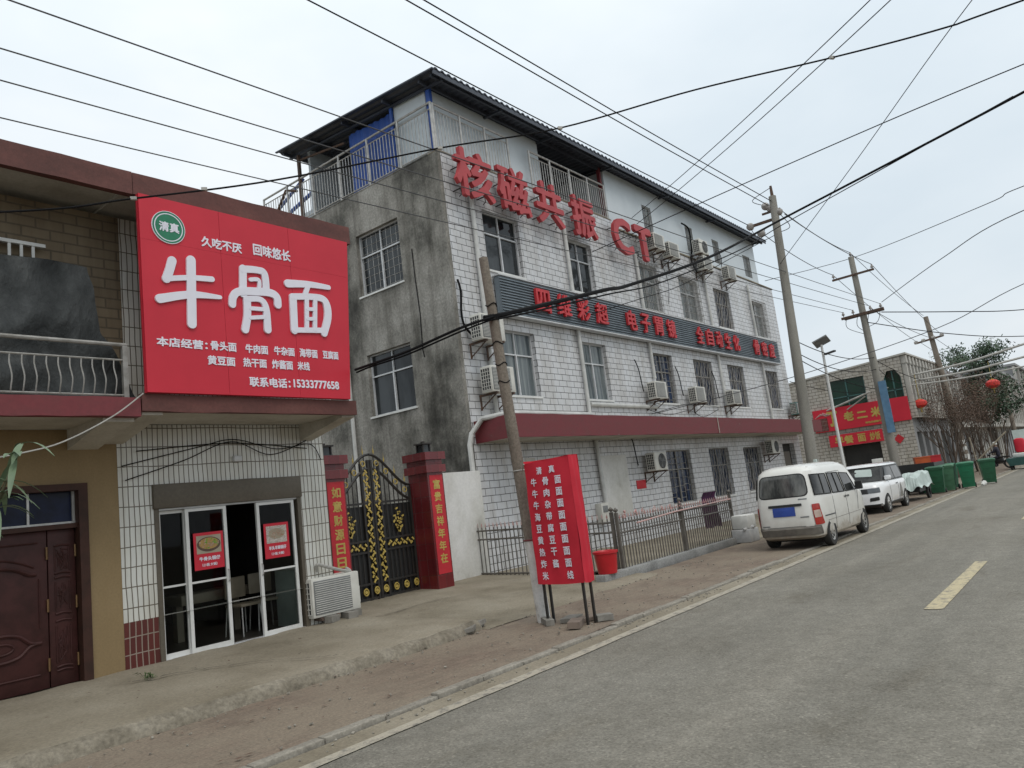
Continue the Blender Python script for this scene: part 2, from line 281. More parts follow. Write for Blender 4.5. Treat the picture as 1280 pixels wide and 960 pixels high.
# ------------------------------------------------------------------ building blocks
class MB:
    def __init__(s): s.v = []; s.f = []; s.sm = []
    def add(s, vs, fs, smooth=False):
        o = len(s.v); s.v += [tuple(p) for p in vs]
        for f in fs: s.f.append([i + o for i in f]); s.sm.append(smooth)
        return s
    def box(s, x0, x1, y0, y1, z0, z1):
        return s.add([(x0, y0, z0), (x1, y0, z0), (x1, y1, z0), (x0, y1, z0), (x0, y0, z1), (x1, y0, z1), (x1, y1, z1), (x0, y1, z1)],
                     [(0, 3, 2, 1), (4, 5, 6, 7), (0, 1, 5, 4), (1, 2, 6, 5), (2, 3, 7, 6), (3, 0, 4, 7)])
    def bbox(s, x0, x1, y0, y1, z0, z1, b=.01):
        """box with chamfered vertical and horizontal edges"""
        bm = bmesh.new(); bmesh.ops.create_cube(bm, size=1)
        for v in bm.verts: v.co = Vector((x0 if v.co.x < 0 else x1, y0 if v.co.y < 0 else y1, z0 if v.co.z < 0 else z1))
        bmesh.ops.bevel(bm, geom=bm.edges[:], offset=b, segments=2, affect='EDGES', profile=.5)
        return s.bm(bm, True)
    def bm(s, bm, smooth=False):
        bm.verts.index_update(); s.add([v.co[:] for v in bm.verts], [[v.index for v in f.verts] for f in bm.faces], smooth); bm.free(); return s
    def obox(s, c, ax, ay, az, hx, hy, hz):
        c, ax, ay, az = Vector(c), Vector(ax).normalized(), Vector(ay).normalized(), Vector(az).normalized()
        vs = [c + ax * (hx * i) + ay * (hy * j) + az * (hz * k) for k in (-1, 1) for i, j in ((-1, -1), (1, -1), (1, 1), (-1, 1))]
        return s.add(vs, [(0, 3, 2, 1), (4, 5, 6, 7), (0, 1, 5, 4), (1, 2, 6, 5), (2, 3, 7, 6), (3, 0, 4, 7)])
    def rot_box(s, cx, cy, cz, lx, ly, lz, yaw=0, pitch=0, roll=0):
        m = (Matrix.Rotation(yaw, 3, 'Z') @ Matrix.Rotation(pitch, 3, 'Y') @ Matrix.Rotation(roll, 3, 'X'))
        return s.obox((cx, cy, cz), m.col[0], m.col[1], m.col[2], lx / 2, ly / 2, lz / 2)
    def quad(s, a, b, c, d): return s.add([a, b, c, d], [(0, 1, 2, 3)])
    def tube(s, pts, r, n=8, caps=True, smooth=True):
        pts = [Vector(p) for p in pts]; rs = r if isinstance(r, (list, tuple)) else [r] * len(pts)
        o = len(s.v); up = None; k = len(pts)
        for i, p in enumerate(pts):
            d = (pts[min(i + 1, k - 1)] - pts[max(i - 1, 0)])
            if d.length < 1e-9: d = Vector((0, 0, 1))
            d.normalize()
            if up is None:
                up = Vector((0, 0, 1)) if abs(d.z) < .9 else Vector((1, 0, 0))
            a = d.cross(up)
            if a.length < 1e-6: a = d.orthogonal()
            a.normalize(); b = a.cross(d).normalized(); up = b
            for j in range(n):
                t = 2 * pi * j / n; s.v.append(tuple(p + a * (rs[i] * math.cos(t)) + b * (rs[i] * math.sin(t))))
        for i in range(k - 1):
            for j in range(n):
                s.f.append([o + i * n + j, o + i * n + (j + 1) % n, o + (i + 1) * n + (j + 1) % n, o + (i + 1) * n + j]); s.sm.append(smooth)
        if caps:
            s.f.append([o + j for j in range(n)][::-1]); s.sm.append(False)
            s.f.append([o + (k - 1) * n + j for j in range(n)]); s.sm.append(False)
        return s
    def lathe(s, prof, c=(0, 0, 0), n=20, axis='Z', smooth=True):
        o = len(s.v)
        for r, z in prof:
            for j in range(n):
                t = 2 * pi * j / n; a, b = r * math.cos(t), r * math.sin(t)
                p = (a, b, z) if axis == 'Z' else ((z, a, b) if axis == 'X' else (a, z, b))
                s.v.append((c[0] + p[0], c[1] + p[1], c[2] + p[2]))
        for i in range(len(prof) - 1):
            for j in range(n):
                q = [o + i * n + j, o + i * n + (j + 1) % n, o + (i + 1) * n + (j + 1) % n, o + (i + 1) * n + j]
                s.f.append(q if axis != 'Y' else q[::-1]); s.sm.append(smooth)
        return s
    def disc(s, c, r, n=20, axis='Y'):
        vs = []
        for j in range(n):
            t = 2 * pi * j / n; a, b = r * math.cos(t), r * math.sin(t)
            vs.append((c[0] + a, c[1], c[2] + b) if axis == 'Y' else ((c[0], c[1] + a, c[2] + b) if axis == 'X' else (c[0] + a, c[1] + b, c[2])))
        return s.add(vs, [list(range(n))])
    def build(s, name, mat, parent=None, world=False, sharp=35):
        me = bpy.data.meshes.new(name)
        vs = s.v
        if world and parent is not None:
            root = parent
            off = Vector((0, 0, 0))
            while root is not None: off += root.location; root = root.parent
            vs = [(x - off.x, y - off.y, z - off.z) for x, y, z in vs]
        me.from_pydata(vs, [], s.f); me.update()
        me.polygons.foreach_set('use_smooth', s.sm)
        if any(s.sm):
            try: me.set_sharp_from_angle(angle=R(sharp))
            except Exception: pass
        for x in (mat if isinstance(mat, (list, tuple)) else [mat]): me.materials.append(M[x] if isinstance(x, str) else x)
        o = bpy.data.objects.new(name, me); COL.objects.link(o)
        if parent is not None: o.parent = parent
        return o
def tag(o, label=None, cat=None, group=None, kind=None):
    if label: o['label'] = label
    if cat: o['category'] = cat
    if group: o['group'] = group
    if kind: o['kind'] = kind
    return o
def thing(name, label, cat, loc=(0, 0, 0), rz=0., group=None):
    o = bpy.data.objects.new(name, None); COL.objects.link(o); o.location = loc; o.rotation_euler = (0, 0, rz); o.empty_display_size = .1
    return tag(o, label, cat, group)
def solo(mb, name, mat, label, cat, group=None): return tag(mb.build(name, mat), label, cat, group)
def copy_tree(o, parent=None):
    c = o.copy(); COL.objects.link(c); c.parent = parent
    for ch in list(o.children): copy_tree(ch, c)
    return c
def holed_wall(mb, x0, x1, z0, z1, y, holes, depth, axis='y'):
    """front face of a wall at y (facing -y, or -x when axis='x') with openings and their reveals"""
    xs = sorted({x0, x1, *[h[0] for h in holes], *[h[1] for h in holes]}); zs = sorted({z0, z1, *[h[2] for h in holes], *[h[3] for h in holes]})
    P = (lambda a, d, z: (a, y + d, z)) if axis == 'y' else (lambda a, d, z: (y + d, a, z))
    fl = axis == 'x'
    def q(a, b, c, d): mb.quad(*( (d, c, b, a) if fl else (a, b, c, d)))
    for i in range(len(xs) - 1):
        for j in range(len(zs) - 1):
            cx, cz = (xs[i] + xs[i + 1]) / 2, (zs[j] + zs[j + 1]) / 2
            if any(h[0] < cx < h[1] and h[2] < cz < h[3] for h in holes): continue
            q(P(xs[i], 0, zs[j]), P(xs[i + 1], 0, zs[j]), P(xs[i + 1], 0, zs[j + 1]), P(xs[i], 0, zs[j + 1]))
    for a, b, c, d in holes:
        q(P(a, 0, c), P(a, 0, d), P(a, depth, d), P(a, depth, c)); q(P(b, 0, d), P(b, 0, c), P(b, depth, c), P(b, depth, d))
        q(P(a, 0, d), P(b, 0, d), P(b, depth, d), P(a, depth, d)); q(P(b, 0, c), P(a, 0, c), P(a, depth, c), P(b, depth, c))
    return mb
# ---- lettering from Blender's own built-in font
def glyphs(body, extrude=.02, bold=.0, spacing=1.0):
    cu = bpy.data.curves.new('tmp', 'FONT'); cu.body = body; cu.size = 1; cu.extrude = 0; cu.offset = bold; cu.resolution_u = 3; cu.space_character = spacing
    o = bpy.data.objects.new('tmp', cu); COL.objects.link(o)
    dg = bpy.context.evaluated_depsgraph_get(); ev = o.evaluated_get(dg); me = ev.to_mesh()
    bm = bmesh.new(); bm.from_mesh(me); ev.to_mesh_clear(); bpy.data.objects.remove(o); bpy.data.curves.remove(cu)
    bmesh.ops.remove_doubles(bm, verts=bm.verts, dist=1e-4)
    front = bm.faces[:]
    for f in front:
        if f.normal.z < 0: f.normal_flip()
    if extrude:
        # extrude boundary backwards
        be = [e for e in bm.edges if len(e.link_faces) == 1]
        r = bmesh.ops.extrude_edge_only(bm, edges=be)
        for g in r['geom']:
            if isinstance(g, bmesh.types.BMVert): g.co.z -= 1
        bmesh.ops.recalc_face_normals(bm, faces=[f for f in bm.faces if f not in set(front)])
    vs = [v.co.copy() for v in bm.verts]; bm.verts.index_update(); fs = [[v.index for v in f.verts] for f in bm.faces]; bm.free()
    return vs, fs
def lettering(body, name, mat, place, u0, u1, v0, v1, parent=None, depth=.02, bold=.02, world=True, build=True, mb=None):
    """fit the string into the rectangle u0..u1 x v0..v1; place(u, v, d) -> point, d towards the reader"""
    vs, fs = glyphs(body, depth, 0)
    xs = [v.x for v in vs]; ys = [v.y for v in vs]; ax, bx, ay, by = min(xs) - bold, max(xs) + bold, min(ys) - bold, max(ys) + bold
    mb = mb or MB()
    # weight is built up from slightly shifted copies, each a hair deeper than the last
    sh = [(0, 0)] + [(bold * math.cos(k * pi / 4), bold * math.sin(k * pi / 4)) for k in range(8)] if bold else [(0, 0)]
    for q, (dx, dy) in enumerate(sh):
        pts = [place(u0 + (v.x + dx - ax) / (bx - ax) * (u1 - u0), v0 + (v.y + dy - ay) / (by - ay) * (v1 - v0), depth + .0003 * q if v.z > -.5 else 0) for v in vs]
        mb.add(pts, fs)
    return mb.build(name, mat, parent, world) if build else mb
def stroke(mb, pts, y, dep=.03, n=10):
    """one rounded brush stroke (x, z, radius) as a raised plate facing -y"""
    P = [(Vector((x, z)), r) for x, z, r in pts]
    # resample smoothly
    Q = []
    for i in range(len(P) - 1):
        p0 = P[max(i - 1, 0)][0]; p1, r1 = P[i]; p2, r2 = P[i + 1]; p3 = P[min(i + 2, len(P) - 1)][0]
        for k in range(8):
            t = k / 8; a = .5 * ((2 * p1) + (p2 - p0) * t + (2 * p0 - 5 * p1 + 4 * p2 - p3) * t * t + (3 * p1 - p0 - 3 * p2 + p3) * t ** 3)
            Q.append((a, r1 + (r2 - r1) * t))
    Q.append(P[-1])
    L, Rr = [], []
    for i, (p, r) in enumerate(Q):
        d = (Q[min(i + 1, len(Q) - 1)][0] - Q[max(i - 1, 0)][0]).normalized(); nrm = Vector((-d.y, d.x))
        L.append(p + nrm * r); Rr.append(p - nrm * r)
    d0 = (Q[0][0] - Q[1][0]).normalized(); d1 = (Q[-1][0] - Q[-2][0]).normalized()
    def cap(c, r, d):
        a0 = math.atan2(d.y, d.x); return [c + Vector((math.cos(a0 + t), math.sin(a0 + t))) * r for t in [pi / 2 - pi * (k + 1) / (n + 1) for k in range(n)]]
    k = len(Q); o = len(mb.v)
    c0 = cap(Q[0][0], Q[0][1], d0); c1 = cap(Q[-1][0], Q[-1][1], d1)
    ring = L + c1 + Rr[::-1] + c0
    mb.v += [(p.x, y - dep, p.y) for p in ring] + [(p.x, y, p.y) for p in ring]
    m = len(ring)
    for i in range(k - 1): mb.f.append([o + i, o + i + 1, o + m - 1 - n - i - 1, o + m - 1 - n - i]); mb.sm.append(False)
    mb.f.append([o + k - 1] + [o + k + i for i in range(n)] + [o + k + n]); mb.sm.append(False)
    mb.f.append([o + k + n + k - 1] + [o + k + n + k + i for i in range(n)] + [o]); mb.sm.append(False)
    for i in range(m): mb.f.append([o + i, o + (i + 1) % m, o + m + (i + 1) % m, o + m + i]); mb.sm.append(False)
    return mb
def catenary(a, b, sag, n=16):
    a, b = Vector(a), Vector(b)
    return [a.lerp(b, i / n) - Vector((0, 0, sag * 4 * (i / n) * (1 - i / n))) for i in range(n + 1)]
def smooth_path(pts, k=6):
    P = [Vector(p) for p in pts]; Q = []
    for i in range(len(P) - 1):
        p0, p1, p2, p3 = P[max(i - 1, 0)], P[i], P[i + 1], P[min(i + 2, len(P) - 1)]
        for j in range(k):
            t = j / k; Q.append(.5 * ((2 * p1) + (p2 - p0) * t + (2 * p0 - 5 * p1 + 4 * p2 - p3) * t * t + (3 * p1 - p0 - 3 * p2 + p3) * t ** 3))
    return Q + [P[-1]]
# ------------------------------------------------------------------ world, sun, camera
def world():
    w = bpy.data.worlds.new('World'); SC.world = w; w.use_nodes = True; nt = w.node_tree; nt.nodes.clear()
    out = _n(nt, 'ShaderNodeOutputWorld'); bg = _n(nt, 'ShaderNodeBackground'); sky = _n(nt, 'ShaderNodeTexSky', sky_type='NISHITA')
    sky.sun_disc = False; sky.sun_elevation = R(52); sky.sun_rotation = R(195); sky.air_density = 1.2; sky.dust_density = 3
    tc = _n(nt, 'ShaderNodeTexCoord'); mp = _n(nt, 'ShaderNodeMapping'); mp.inputs['Scale'].default_value = (1, 1, 2.2); nt.links.new(tc.outputs['Generated'], mp.inputs[0])
    f = _noise(nt, mp.outputs[0], 1.5, 5, .55)
    cl = _ramp(nt, f, [(.35, (9.4, 10.5, 11.3)), (.55, (10.6, 11.5, 12.1)), (.72, (12.0, 12.5, 12.8))])
    # brighter overhead, greyer toward the horizon, as a cloud deck is
    sp = _n(nt, 'ShaderNodeSeparateXYZ'); nt.links.new(tc.outputs['Generated'], sp.inputs[0])
    hz = _ramp(nt, sp.outputs[2], [(.0, (.80, .80, .81)), (.22, (.86, .87, .88)), (.5, (.98, .98, .98)), (.95, (1.40, 1.36, 1.30))])
    cl = _mix(nt, 1, cl, hz, 'MULTIPLY')
    col = _mix(nt, .90, sky.outputs[0], cl)
    nt.links.new(col, bg.inputs[0]); bg.inputs[1].default_value = .085; nt.links.new(bg.outputs[0], out.inputs[0])
world()
sl = bpy.data.lights.new('sun', 'SUN'); sl.energy = .9; sl.angle = R(25); sl.color = (1, .94, .86)
so = bpy.data.objects.new('sun', sl); COL.objects.link(so); so.rotation_euler = Vector((.25, .62, -1.0)).to_track_quat('-Z', 'Y').to_euler()
H = 1.6
cam = bpy.data.cameras.new('camera'); cam.sensor_width = 36; cam.lens = 36 * 940 / 1280; cam.clip_end = 3000; cam.clip_start = .05
co = bpy.data.objects.new('camera', cam); COL.objects.link(co); SC.camera = co
yaw, pitch, roll = 0.66730235, 0.15445445, -0.12354935
fw = Vector((math.cos(pitch) * math.cos(yaw), math.cos(pitch) * math.sin(yaw), math.sin(pitch))); r0 = Vector((math.sin(yaw), -math.cos(yaw), 0)); u0 = r0.cross(fw)
rr = math.cos(roll) * r0 + math.sin(roll) * u0; uu = -math.sin(roll) * r0 + math.cos(roll) * u0
co.matrix_world = Matrix(((rr.x, uu.x, -fw.x, 0), (rr.y, uu.y, -fw.y, 0), (rr.z, uu.z, -fw.z, H), (0, 0, 0, 1)))
SC.view_settings.view_transform = 'Standard'; SC.view_settings.look = 'None'; SC.view_settings.gamma = 1; SC.view_settings.exposure = 0.09
SC.render.resolution_x, SC.render.resolution_y = 1024, 768
SC.cycles.max_bounces = 6; SC.cycles.transparent_max_bounces = 12; SC.cycles.use_denoising = True

# ------------------------------------------------------------------ ground, road, pavement
def struct(mb, name, mat, parent=None): return tag(mb.build(name, mat, parent), kind='structure')
def nz(x, y, s=1., a=1.): return noise.noise(Vector((x * s, y * s, 3.3))) * a
def sheet(x0, x1, y0, y1, zf, nx, ny):
    mb = MB(); vs = [(x0 + (x1 - x0) * i / nx, y0 + (y1 - y0) * j / ny) for j in range(ny + 1) for i in range(nx + 1)]
    mb.add([(x, y, zf(x, y)) for x, y in vs], [(j * (nx + 1) + i, j * (nx + 1) + i + 1, (j + 1) * (nx + 1) + i + 1, (j + 1) * (nx + 1) + i) for j in range(ny) for i in range(nx)], True); return mb
struct(sheet(-400, 900, -500, 700, lambda x, y: -.03, 4, 4), 'ground', 'earth')
struct(sheet(-30, 240, -6.5, 4.98, lambda x, y: 0, 40, 4), 'road', 'asphalt')
struct(sheet(-30, 240, 4.74, 4.985, lambda x, y: .004 + 0 * x, 60, 1), 'gutter', 'concrete')
def rough_strip(x0, x1, y0, y1, z, n, j=.012):
    mb = MB(); vs = []
    for i in range(n + 1):
        x = x0 + (x1 - x0) * i / n; a = nz(x, 0, 1.7, j * 2) + nz(x, 9, 6, j); b = nz(x, 5, 1.3, j * 2)
        vs += [(x, y0 + a, z), (x, y1 + b, z)]
    mb.add(vs, [(2 * i, 2 * i + 2, 2 * i + 3, 2 * i + 1) for i in range(n)]); return mb
em = rough_strip(-30, 120, 4.60, 4.735, .008, 500, .008); struct(em, 'edge_line', 'edge_paint')
ym = MB()
for k in range(-2, 10):
    x = 8.76 + k * 9.6; ym.quad((x, 1.74, .006), (x + 3.51, 1.77, .006), (x + 3.51, 1.92, .006), (x, 1.92, .006))
struct(ym, 'centre_line', 'yellow_paint')
# kerb: worn row of stones, nearly flush
km = MB(); x = -12.
random.seed(3)
while x < 110:
    L = .6; t = random.uniform(-.012, .012); km.bbox(x, x + L - .012, 5.0 + t, 5.11 + t, -.05, .034 + random.uniform(-.012, .008), .012); x += L
struct(km, 'kerb', 'kerb')
struct(sheet(-30, 240, 5.1, 7.2, lambda x, y: .022 + nz(x, y, .7, .012) + .004 * (y - 5.1), 300, 16), 'pavement', 'pavers')
# concrete apron before the shops, broken worn edge
def apron():
    mb = MB(); n = 420; x0, x1 = -12., 7.46
    rows = [(0, -.02), (.022, .075), (.055, .125), (.12, .155), (.5, .168), (1.4, .180), (2.72, .20)]
    for i in range(n + 1):
        x = x0 + (x1 - x0) * i / n; e = 6.80 + nz(x, 2, .5, .10) + nz(x, 7, 2.3, .03) + nz(x, 1, 9, .006)
        if x > 6.6: e += (x - 6.6) * .10
        for k, (d, z) in enumerate(rows):
            mb.v.append((x, min(e + d, 9.62) if k < 6 else 9.62, max(-.02, z + nz(x, d * 5, 3, .012) - (abs(nz(x, 3, 2.6, .035)) if 0 < k < 4 else 0))))
    r = len(rows)
    for i in range(n):
        for k in range(r - 1): mb.f.append([i * r + k, (i + 1) * r + k, (i + 1) * r + k + 1, i * r + k + 1]); mb.sm.append(True)
    global EDGE; EDGE = MB(); EDGE.v = list(mb.v); EDGE.f = [f for q, f in enumerate(mb.f) if q % (r - 1) < 3]; EDGE.sm = [True] * len(EDGE.f); mb.f = [f for q, f in enumerate(mb.f) if q % (r - 1) >= 3]; mb.sm = [True] * len(mb.f)
    e = n * r; mb.add([mb.v[e + k] for k in range(r)] + [(x1 + .02, mb.v[e + k][1], -.03) for k in range(r)], [(k, r + k, r + k + 1, k + 1) for k in range(r - 1)])
    return mb
ap = struct(apron(), 'concrete_apron', 'concrete'); struct(EDGE, 'apron_edge', 'worn_edge')
def crack(pts, w, seed, zf=None):
    mb = MB(); random.seed(seed); P = smooth_path([(p[0], p[1], 0) for p in pts], 9); vs = []
    for i, p in enumerate(P):
        ww = w * random.uniform(.3, 1.2) * (1 - abs(2 * i / len(P) - 1) ** 4); j = random.uniform(-.02, .02)
        z = zf(p.y) if zf else (.165 + (p.y - 7.3) * .0152 + .024 if p.y > 7.3 else .19)
        vs += [(p.x + j, p.y - ww + j, z), (p.x + j, p.y + ww + j, z)]
    mb.add(vs, [(2 * i, 2 * i + 2, 2 * i + 3, 2 * i + 1) for i in range(len(P) - 1)]); return mb
struct(crack([(4.3, 9.3), (4.45, 8.7), (4.5, 8.3), (4.9, 7.9), (5.2, 7.3), (5.4, 7.0)], .012, 2), 'pavement_crack', 'crack')
struct(crack([(3.75, 8.75), (3.95, 8.6), (4.2, 8.5), (4.5, 8.3)], .016, 5), 'pavement_crack', 'crack')
struct(sheet(7.47, 12.3, 6.75, 11.3, lambda x, y: max(.03, .034 + (y - 6.9) * .034) + nz(x, y, 1.4, .01), 40, 30), 'gate_forecourt', 'concrete')
struct(sheet(12.06, 17.2, 7.5, 11.3, lambda x, y: .12 + nz(x, y, 1, .008), 30, 20), 'fenced_yard', 'concrete')
struct(sheet(17.2, 60, 7.1, 11.3, lambda x, y: .04 + nz(x, y, 1, .01), 60, 10), 'front_yard', 'concrete')
struct(sheet(12.1, 60, 11.0, 40, lambda x, y: .03, 4, 4), 'back_yard', 'concrete')
fz = lambda y: .034 + (y - 6.9) * .034 + .016
for i, (pts, w) in enumerate((([(7.5, 9.35), (8.2, 9.3), (9.0, 9.45), (9.8, 9.3)], .014), ([(9.0, 9.45), (9.6, 8.6), (10.4, 8.0), (11.0, 7.3)], .009), ([(8.0, 10.9), (8.4, 10.0), (8.3, 9.3)], .008), ([(10.3, 10.4), (10.9, 9.6), (11.9, 9.2)], .008))): struct(crack(pts, w, 20 + i, fz), 'pavement_crack', 'crack')
# kerb wall below the iron fence
km = MB(); km.bbox(11.2, 17.1, 7.32, 7.52, -.03, .165, .015); struct(km, 'fence_kerb', 'grey_kerb')
random.seed(12)
lm = MB()
for i in range(260):
    x, y = random.uniform(.5, 13), random.uniform(5.0, 7.0) if random.random() < .8 else random.uniform(7, 9.3)
    if x > 7.4 and y > 7: continue
    s = random.uniform(.006, .022); a = random.uniform(0, 6.3); z = .036 + .004 * (y - 5) + (.17 if y > 7.0 else 0)
    lm.quad(*[(x + s * k * math.cos(a + t) , y + s * k * math.sin(a + t), z + random.uniform(0, .008)) for t, k in ((0, 1.6), (1.6, .7), (3.14, 1.6), (4.7, .7))])
tag(lm.build('leaf_litter', 'dry_leaf'), kind='stuff')
gm = MB()
for i in range(380):
    x = random.uniform(1, 14); y = random.choice((random.gauss(6.75, .1), random.gauss(4.9, .06), random.uniform(5.1, 6.8)))
    if y > 6.8 and x > 7.5: continue
    s = random.uniform(.005, .014); gm.rot_box(x, y, .03 + .004 * max(0, y - 5.1) + s * .3 - (.022 if y < 5 else 0), s * 2, s * 1.5, s, random.uniform(0, 3), random.uniform(-.4, .4), random.uniform(-.4, .4))
tag(gm.build('gravel', 'kerb'), kind='stuff')

# ------------------------------------------------------------------ noodle shop
FY = lambda y: (lambda u, v, d: (u, y - d, v))        # faces the street (-y)
FX = lambda x: (lambda u, v, d: (x - d, -u, v))       # faces back down the street (-x)
shop = thing('noodle_shop', 'narrow two storey shop clad in thin white tiles with sliding glass doors', 'shop', (5.7, 9.6, .18))
W = dict(parent=shop, world=True)
mb = MB(); holed_wall(mb, 4.18, 7.27, .74, 3.14, 9.6, [(4.6, 6.78, .74, 2.36)], .16)
mb.quad((7.27, 9.6, .1), (7.27, 15, .1), (7.27, 15, 6), (7.27, 9.6, 6)); mb.build('wall', 'shop_tile', **W)
mb = MB(); mb.quad((4.18, 9.3, 3.3), (7.27, 9.3, 3.3), (7.27, 9.3, 5.75), (4.18, 9.3, 5.75)); mb.build('upper_wall', 'shop_tile', **W)
mb = MB(); mb.quad((4.18, 9.6, .1), (4.6, 9.6, .1), (4.6, 9.6, .74), (4.18, 9.6, .74)); mb.quad((4.6, 9.6, .1), (4.6, 9.76, .1), (4.6, 9.76, .74), (4.6, 9.6, .74)); mb.build('plinth_tiles', 'maroon_tile', **W)
mb = MB(); mb.quad((6.78, 9.6, .1), (7.27, 9.6, .1), (7.27, 9.6, .74), (6.78, 9.6, .74)); mb.build('plinth_tiles', 'shop_tile', **W)
mb = MB(); mb.box(3.99, 7.085, 8.58, 9.55, 3.14, 3.30); mb.box(3.99, 7.24, 8.58, 14, 5.84, 5.97); mb.build('floor_slab', 'pale_soffit', **W)
def edge_band(x0, x1, y0, y1, z0, z1, seed=0, step=.25):
    mb = MB(); n = int((x1 - x0) / step); random.seed(seed)
    for i in range(n + 1):
        x = x0 + (x1 - x0) * i / n; j = random.uniform(-.008, .008)
        mb.v += [(x, y1, z0), (x, y0, z0 + j), (x, y0 + j * .4, z1 + j), (x, y1, z1 + j * .6)]
    for i in range(n):
        for k in range(4): mb.f.append([i * 4 + k, i * 4 + (k + 1) % 4, i * 4 + 4 + (k + 1) % 4, i * 4 + 4 + k]); mb.sm.append(False)
    mb.f += [[0, 3, 2, 1], [n * 4, n * 4 + 1, n * 4 + 2, n * 4 + 3]]; mb.sm += [False, False]; return mb
edge_band(4.0, 7.09, 8.5, 8.579, 3.12, 3.325, 2).build('fascia_band', 'brown_band', **W)
edge_band(4.0, 7.24, 8.48, 8.579, 5.74, 6.01, 3).build('parapet_band', 'brown_band', **W)
mb = MB(); mb.box(7.2, 7.262, 8.6, 14, 5.76, 6.0); mb.build('parapet_band', 'brown_band', **W)
def cant_beam(x0, x1):
    return MB().add([(x0, 8.56, 3.09), (x1, 8.56, 3.09), (x1, 9.6, 2.9), (x0, 9.6, 2.9), (x0, 8.56, 3.139), (x1, 8.56, 3.139), (x1, 9.6, 3.139), (x0, 9.6, 3.139)], [(0, 3, 2, 1), (0, 1, 5, 4), (1, 2, 6, 5), (3, 0, 4, 7)])
cant_beam(6.86, 7.08).build('cantilever_beam', 'pale_soffit', **W)
cant_beam(4.02, 4.26).build('cantilever_beam', 'pale_soffit', **W)
mb = MB(); mb.bbox(4.585, 6.79, 9.55, 9.72, 2.06, 2.37, .01); mb.build('shutter_box', 'beam', **W)
for x in (4.6, 6.72): MB().box(x, x + .06, 9.585, 9.72, .18, 2.06).build('shutter_rail', 'beam', **W)
# interior
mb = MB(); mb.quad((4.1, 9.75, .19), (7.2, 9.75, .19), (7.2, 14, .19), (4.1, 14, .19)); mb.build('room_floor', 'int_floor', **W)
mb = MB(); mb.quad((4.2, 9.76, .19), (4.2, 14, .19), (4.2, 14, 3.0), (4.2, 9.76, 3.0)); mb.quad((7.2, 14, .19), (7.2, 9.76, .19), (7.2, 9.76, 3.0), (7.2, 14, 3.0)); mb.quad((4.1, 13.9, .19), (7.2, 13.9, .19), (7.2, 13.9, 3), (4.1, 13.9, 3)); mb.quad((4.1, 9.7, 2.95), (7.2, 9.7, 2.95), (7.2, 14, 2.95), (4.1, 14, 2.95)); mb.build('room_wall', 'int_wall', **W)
mb = MB(); mb.quad((4.0, 15, 0), (7.27, 15, 0), (7.27, 15, 6), (4.0, 15, 6)); mb.quad((4.0, 9.55, 6.0), (7.2, 9.55, 6.0), (7.2, 15, 6.0), (4.0, 15, 6.0)); mb.build('back_wall', 'pale_soffit', **W)
# aluminium sliding doors
def leaf(x0, x1, y, midz=1.06):
    fr = MB(); w = .045
    fr.box(x0, x0 + w, y - .02, y + .02, .2, 2.03); fr.box(x1 - w, x1, y - .02, y + .02, .2, 2.03); fr.box(x0 + w, x1 - w, y - .019, y + .019, .2, .26); fr.box(x0 + w, x1 - w, y - .019, y + .019, 1.99, 2.03); fr.box(x0 + w, x1 - w, y - .012, y + .012, midz, midz + .025)
    d = fr.build('sliding_door', 'white_paint', **W)
    g = MB(); g.quad((x0 + w, y, .26), (x1 - w, y, .26), (x1 - w, y, 1.99), (x0 + w, y, 1.99)); g.build('glass', 'door_glass', d, True); return d
leaf(4.66, 5.05, 9.68); d2 = leaf(5.01, 5.59, 9.63); d3 = leaf(6.05, 6.67, 9.63)
for x in (5.565, 6.075): MB().tube([(x, 9.6, 1.02), (x, 9.575, 1.04), (x, 9.575, 1.16), (x, 9.6, 1.18)], .008, 6).build('door_handle', 'steel', **W)
for a_, b_ in ((2.035, 2.058), (.178, .2)): MB().box(4.66, 6.72, 9.60, 9.72, a_, b_).build('door_track', 'alu', **W)
mb = MB(); mb.bbox(5.72, 5.84, 9.53, 9.598, 2.62, 2.70, .012); mb.build('junction_box', 'alu', **W)
# cables stapled under the slab
for pts in ([(4.22, 9.57, 2.62), (5.2, 9.55, 2.83), (5.75, 9.56, 2.93), (6.4, 9.54, 2.78), (7.0, 9.56, 2.84), (7.2, 9.58, 2.6)], [(4.25, 9.56, 2.44), (5.0, 9.55, 2.66), (5.7, 9.56, 2.90), (6.3, 9.55, 2.70), (6.95, 9.57, 2.9)], [(4.4, 9.56, 2.80), (5.7, 9.57, 2.88), (6.95, 9.57, 2.78)]):
    MB().tube(smooth_path(pts, 8), .007, 5).build('loose_cable', 'cable', **W)

# shop furniture seen through the glass
def table(x, y):
    t = thing('dining_table', 'pale wooden dining table inside the shop behind the middle glass door', 'table', (x, y, .19))
    MB().bbox(-.55, .55, -.32, .32, .52, .66, .01).build('tabletop', 'wood_pale', t)
    for sx in (-.45, .45): MB().box(sx - .05, sx + .05, -.06, .06, 0, .52).build('leg', 'wood_pale', t)
table(6.05, 11.1)
def chair(x, y, rz, label):
    t = thing('dining_chair', label, 'chair', (x, y, .19), rz, 'chairs inside the shop')
    MB().bbox(-.18, .18, -.18, .18, .40, .44, .01).build('seat', 'wood_pale', t); MB().bbox(-.18, .18, .15, .185, .52, .82, .01).build('backrest', 'wood_pale', t)
    for sx in (-.16, .16):
        for sy in (-.16, .16): MB().tube([(sx, sy, .4), (sx * 1.15, sy * 1.2, 0)], .011, 6).build('leg', 'steel', t)
    return t
chair(6.2, 10.35, 0.15, 'pale chair with thin metal legs in the open shop doorway'); chair(7.0 - .35, 10.5, -.2, 'pale chair with thin metal legs behind the right glass door')
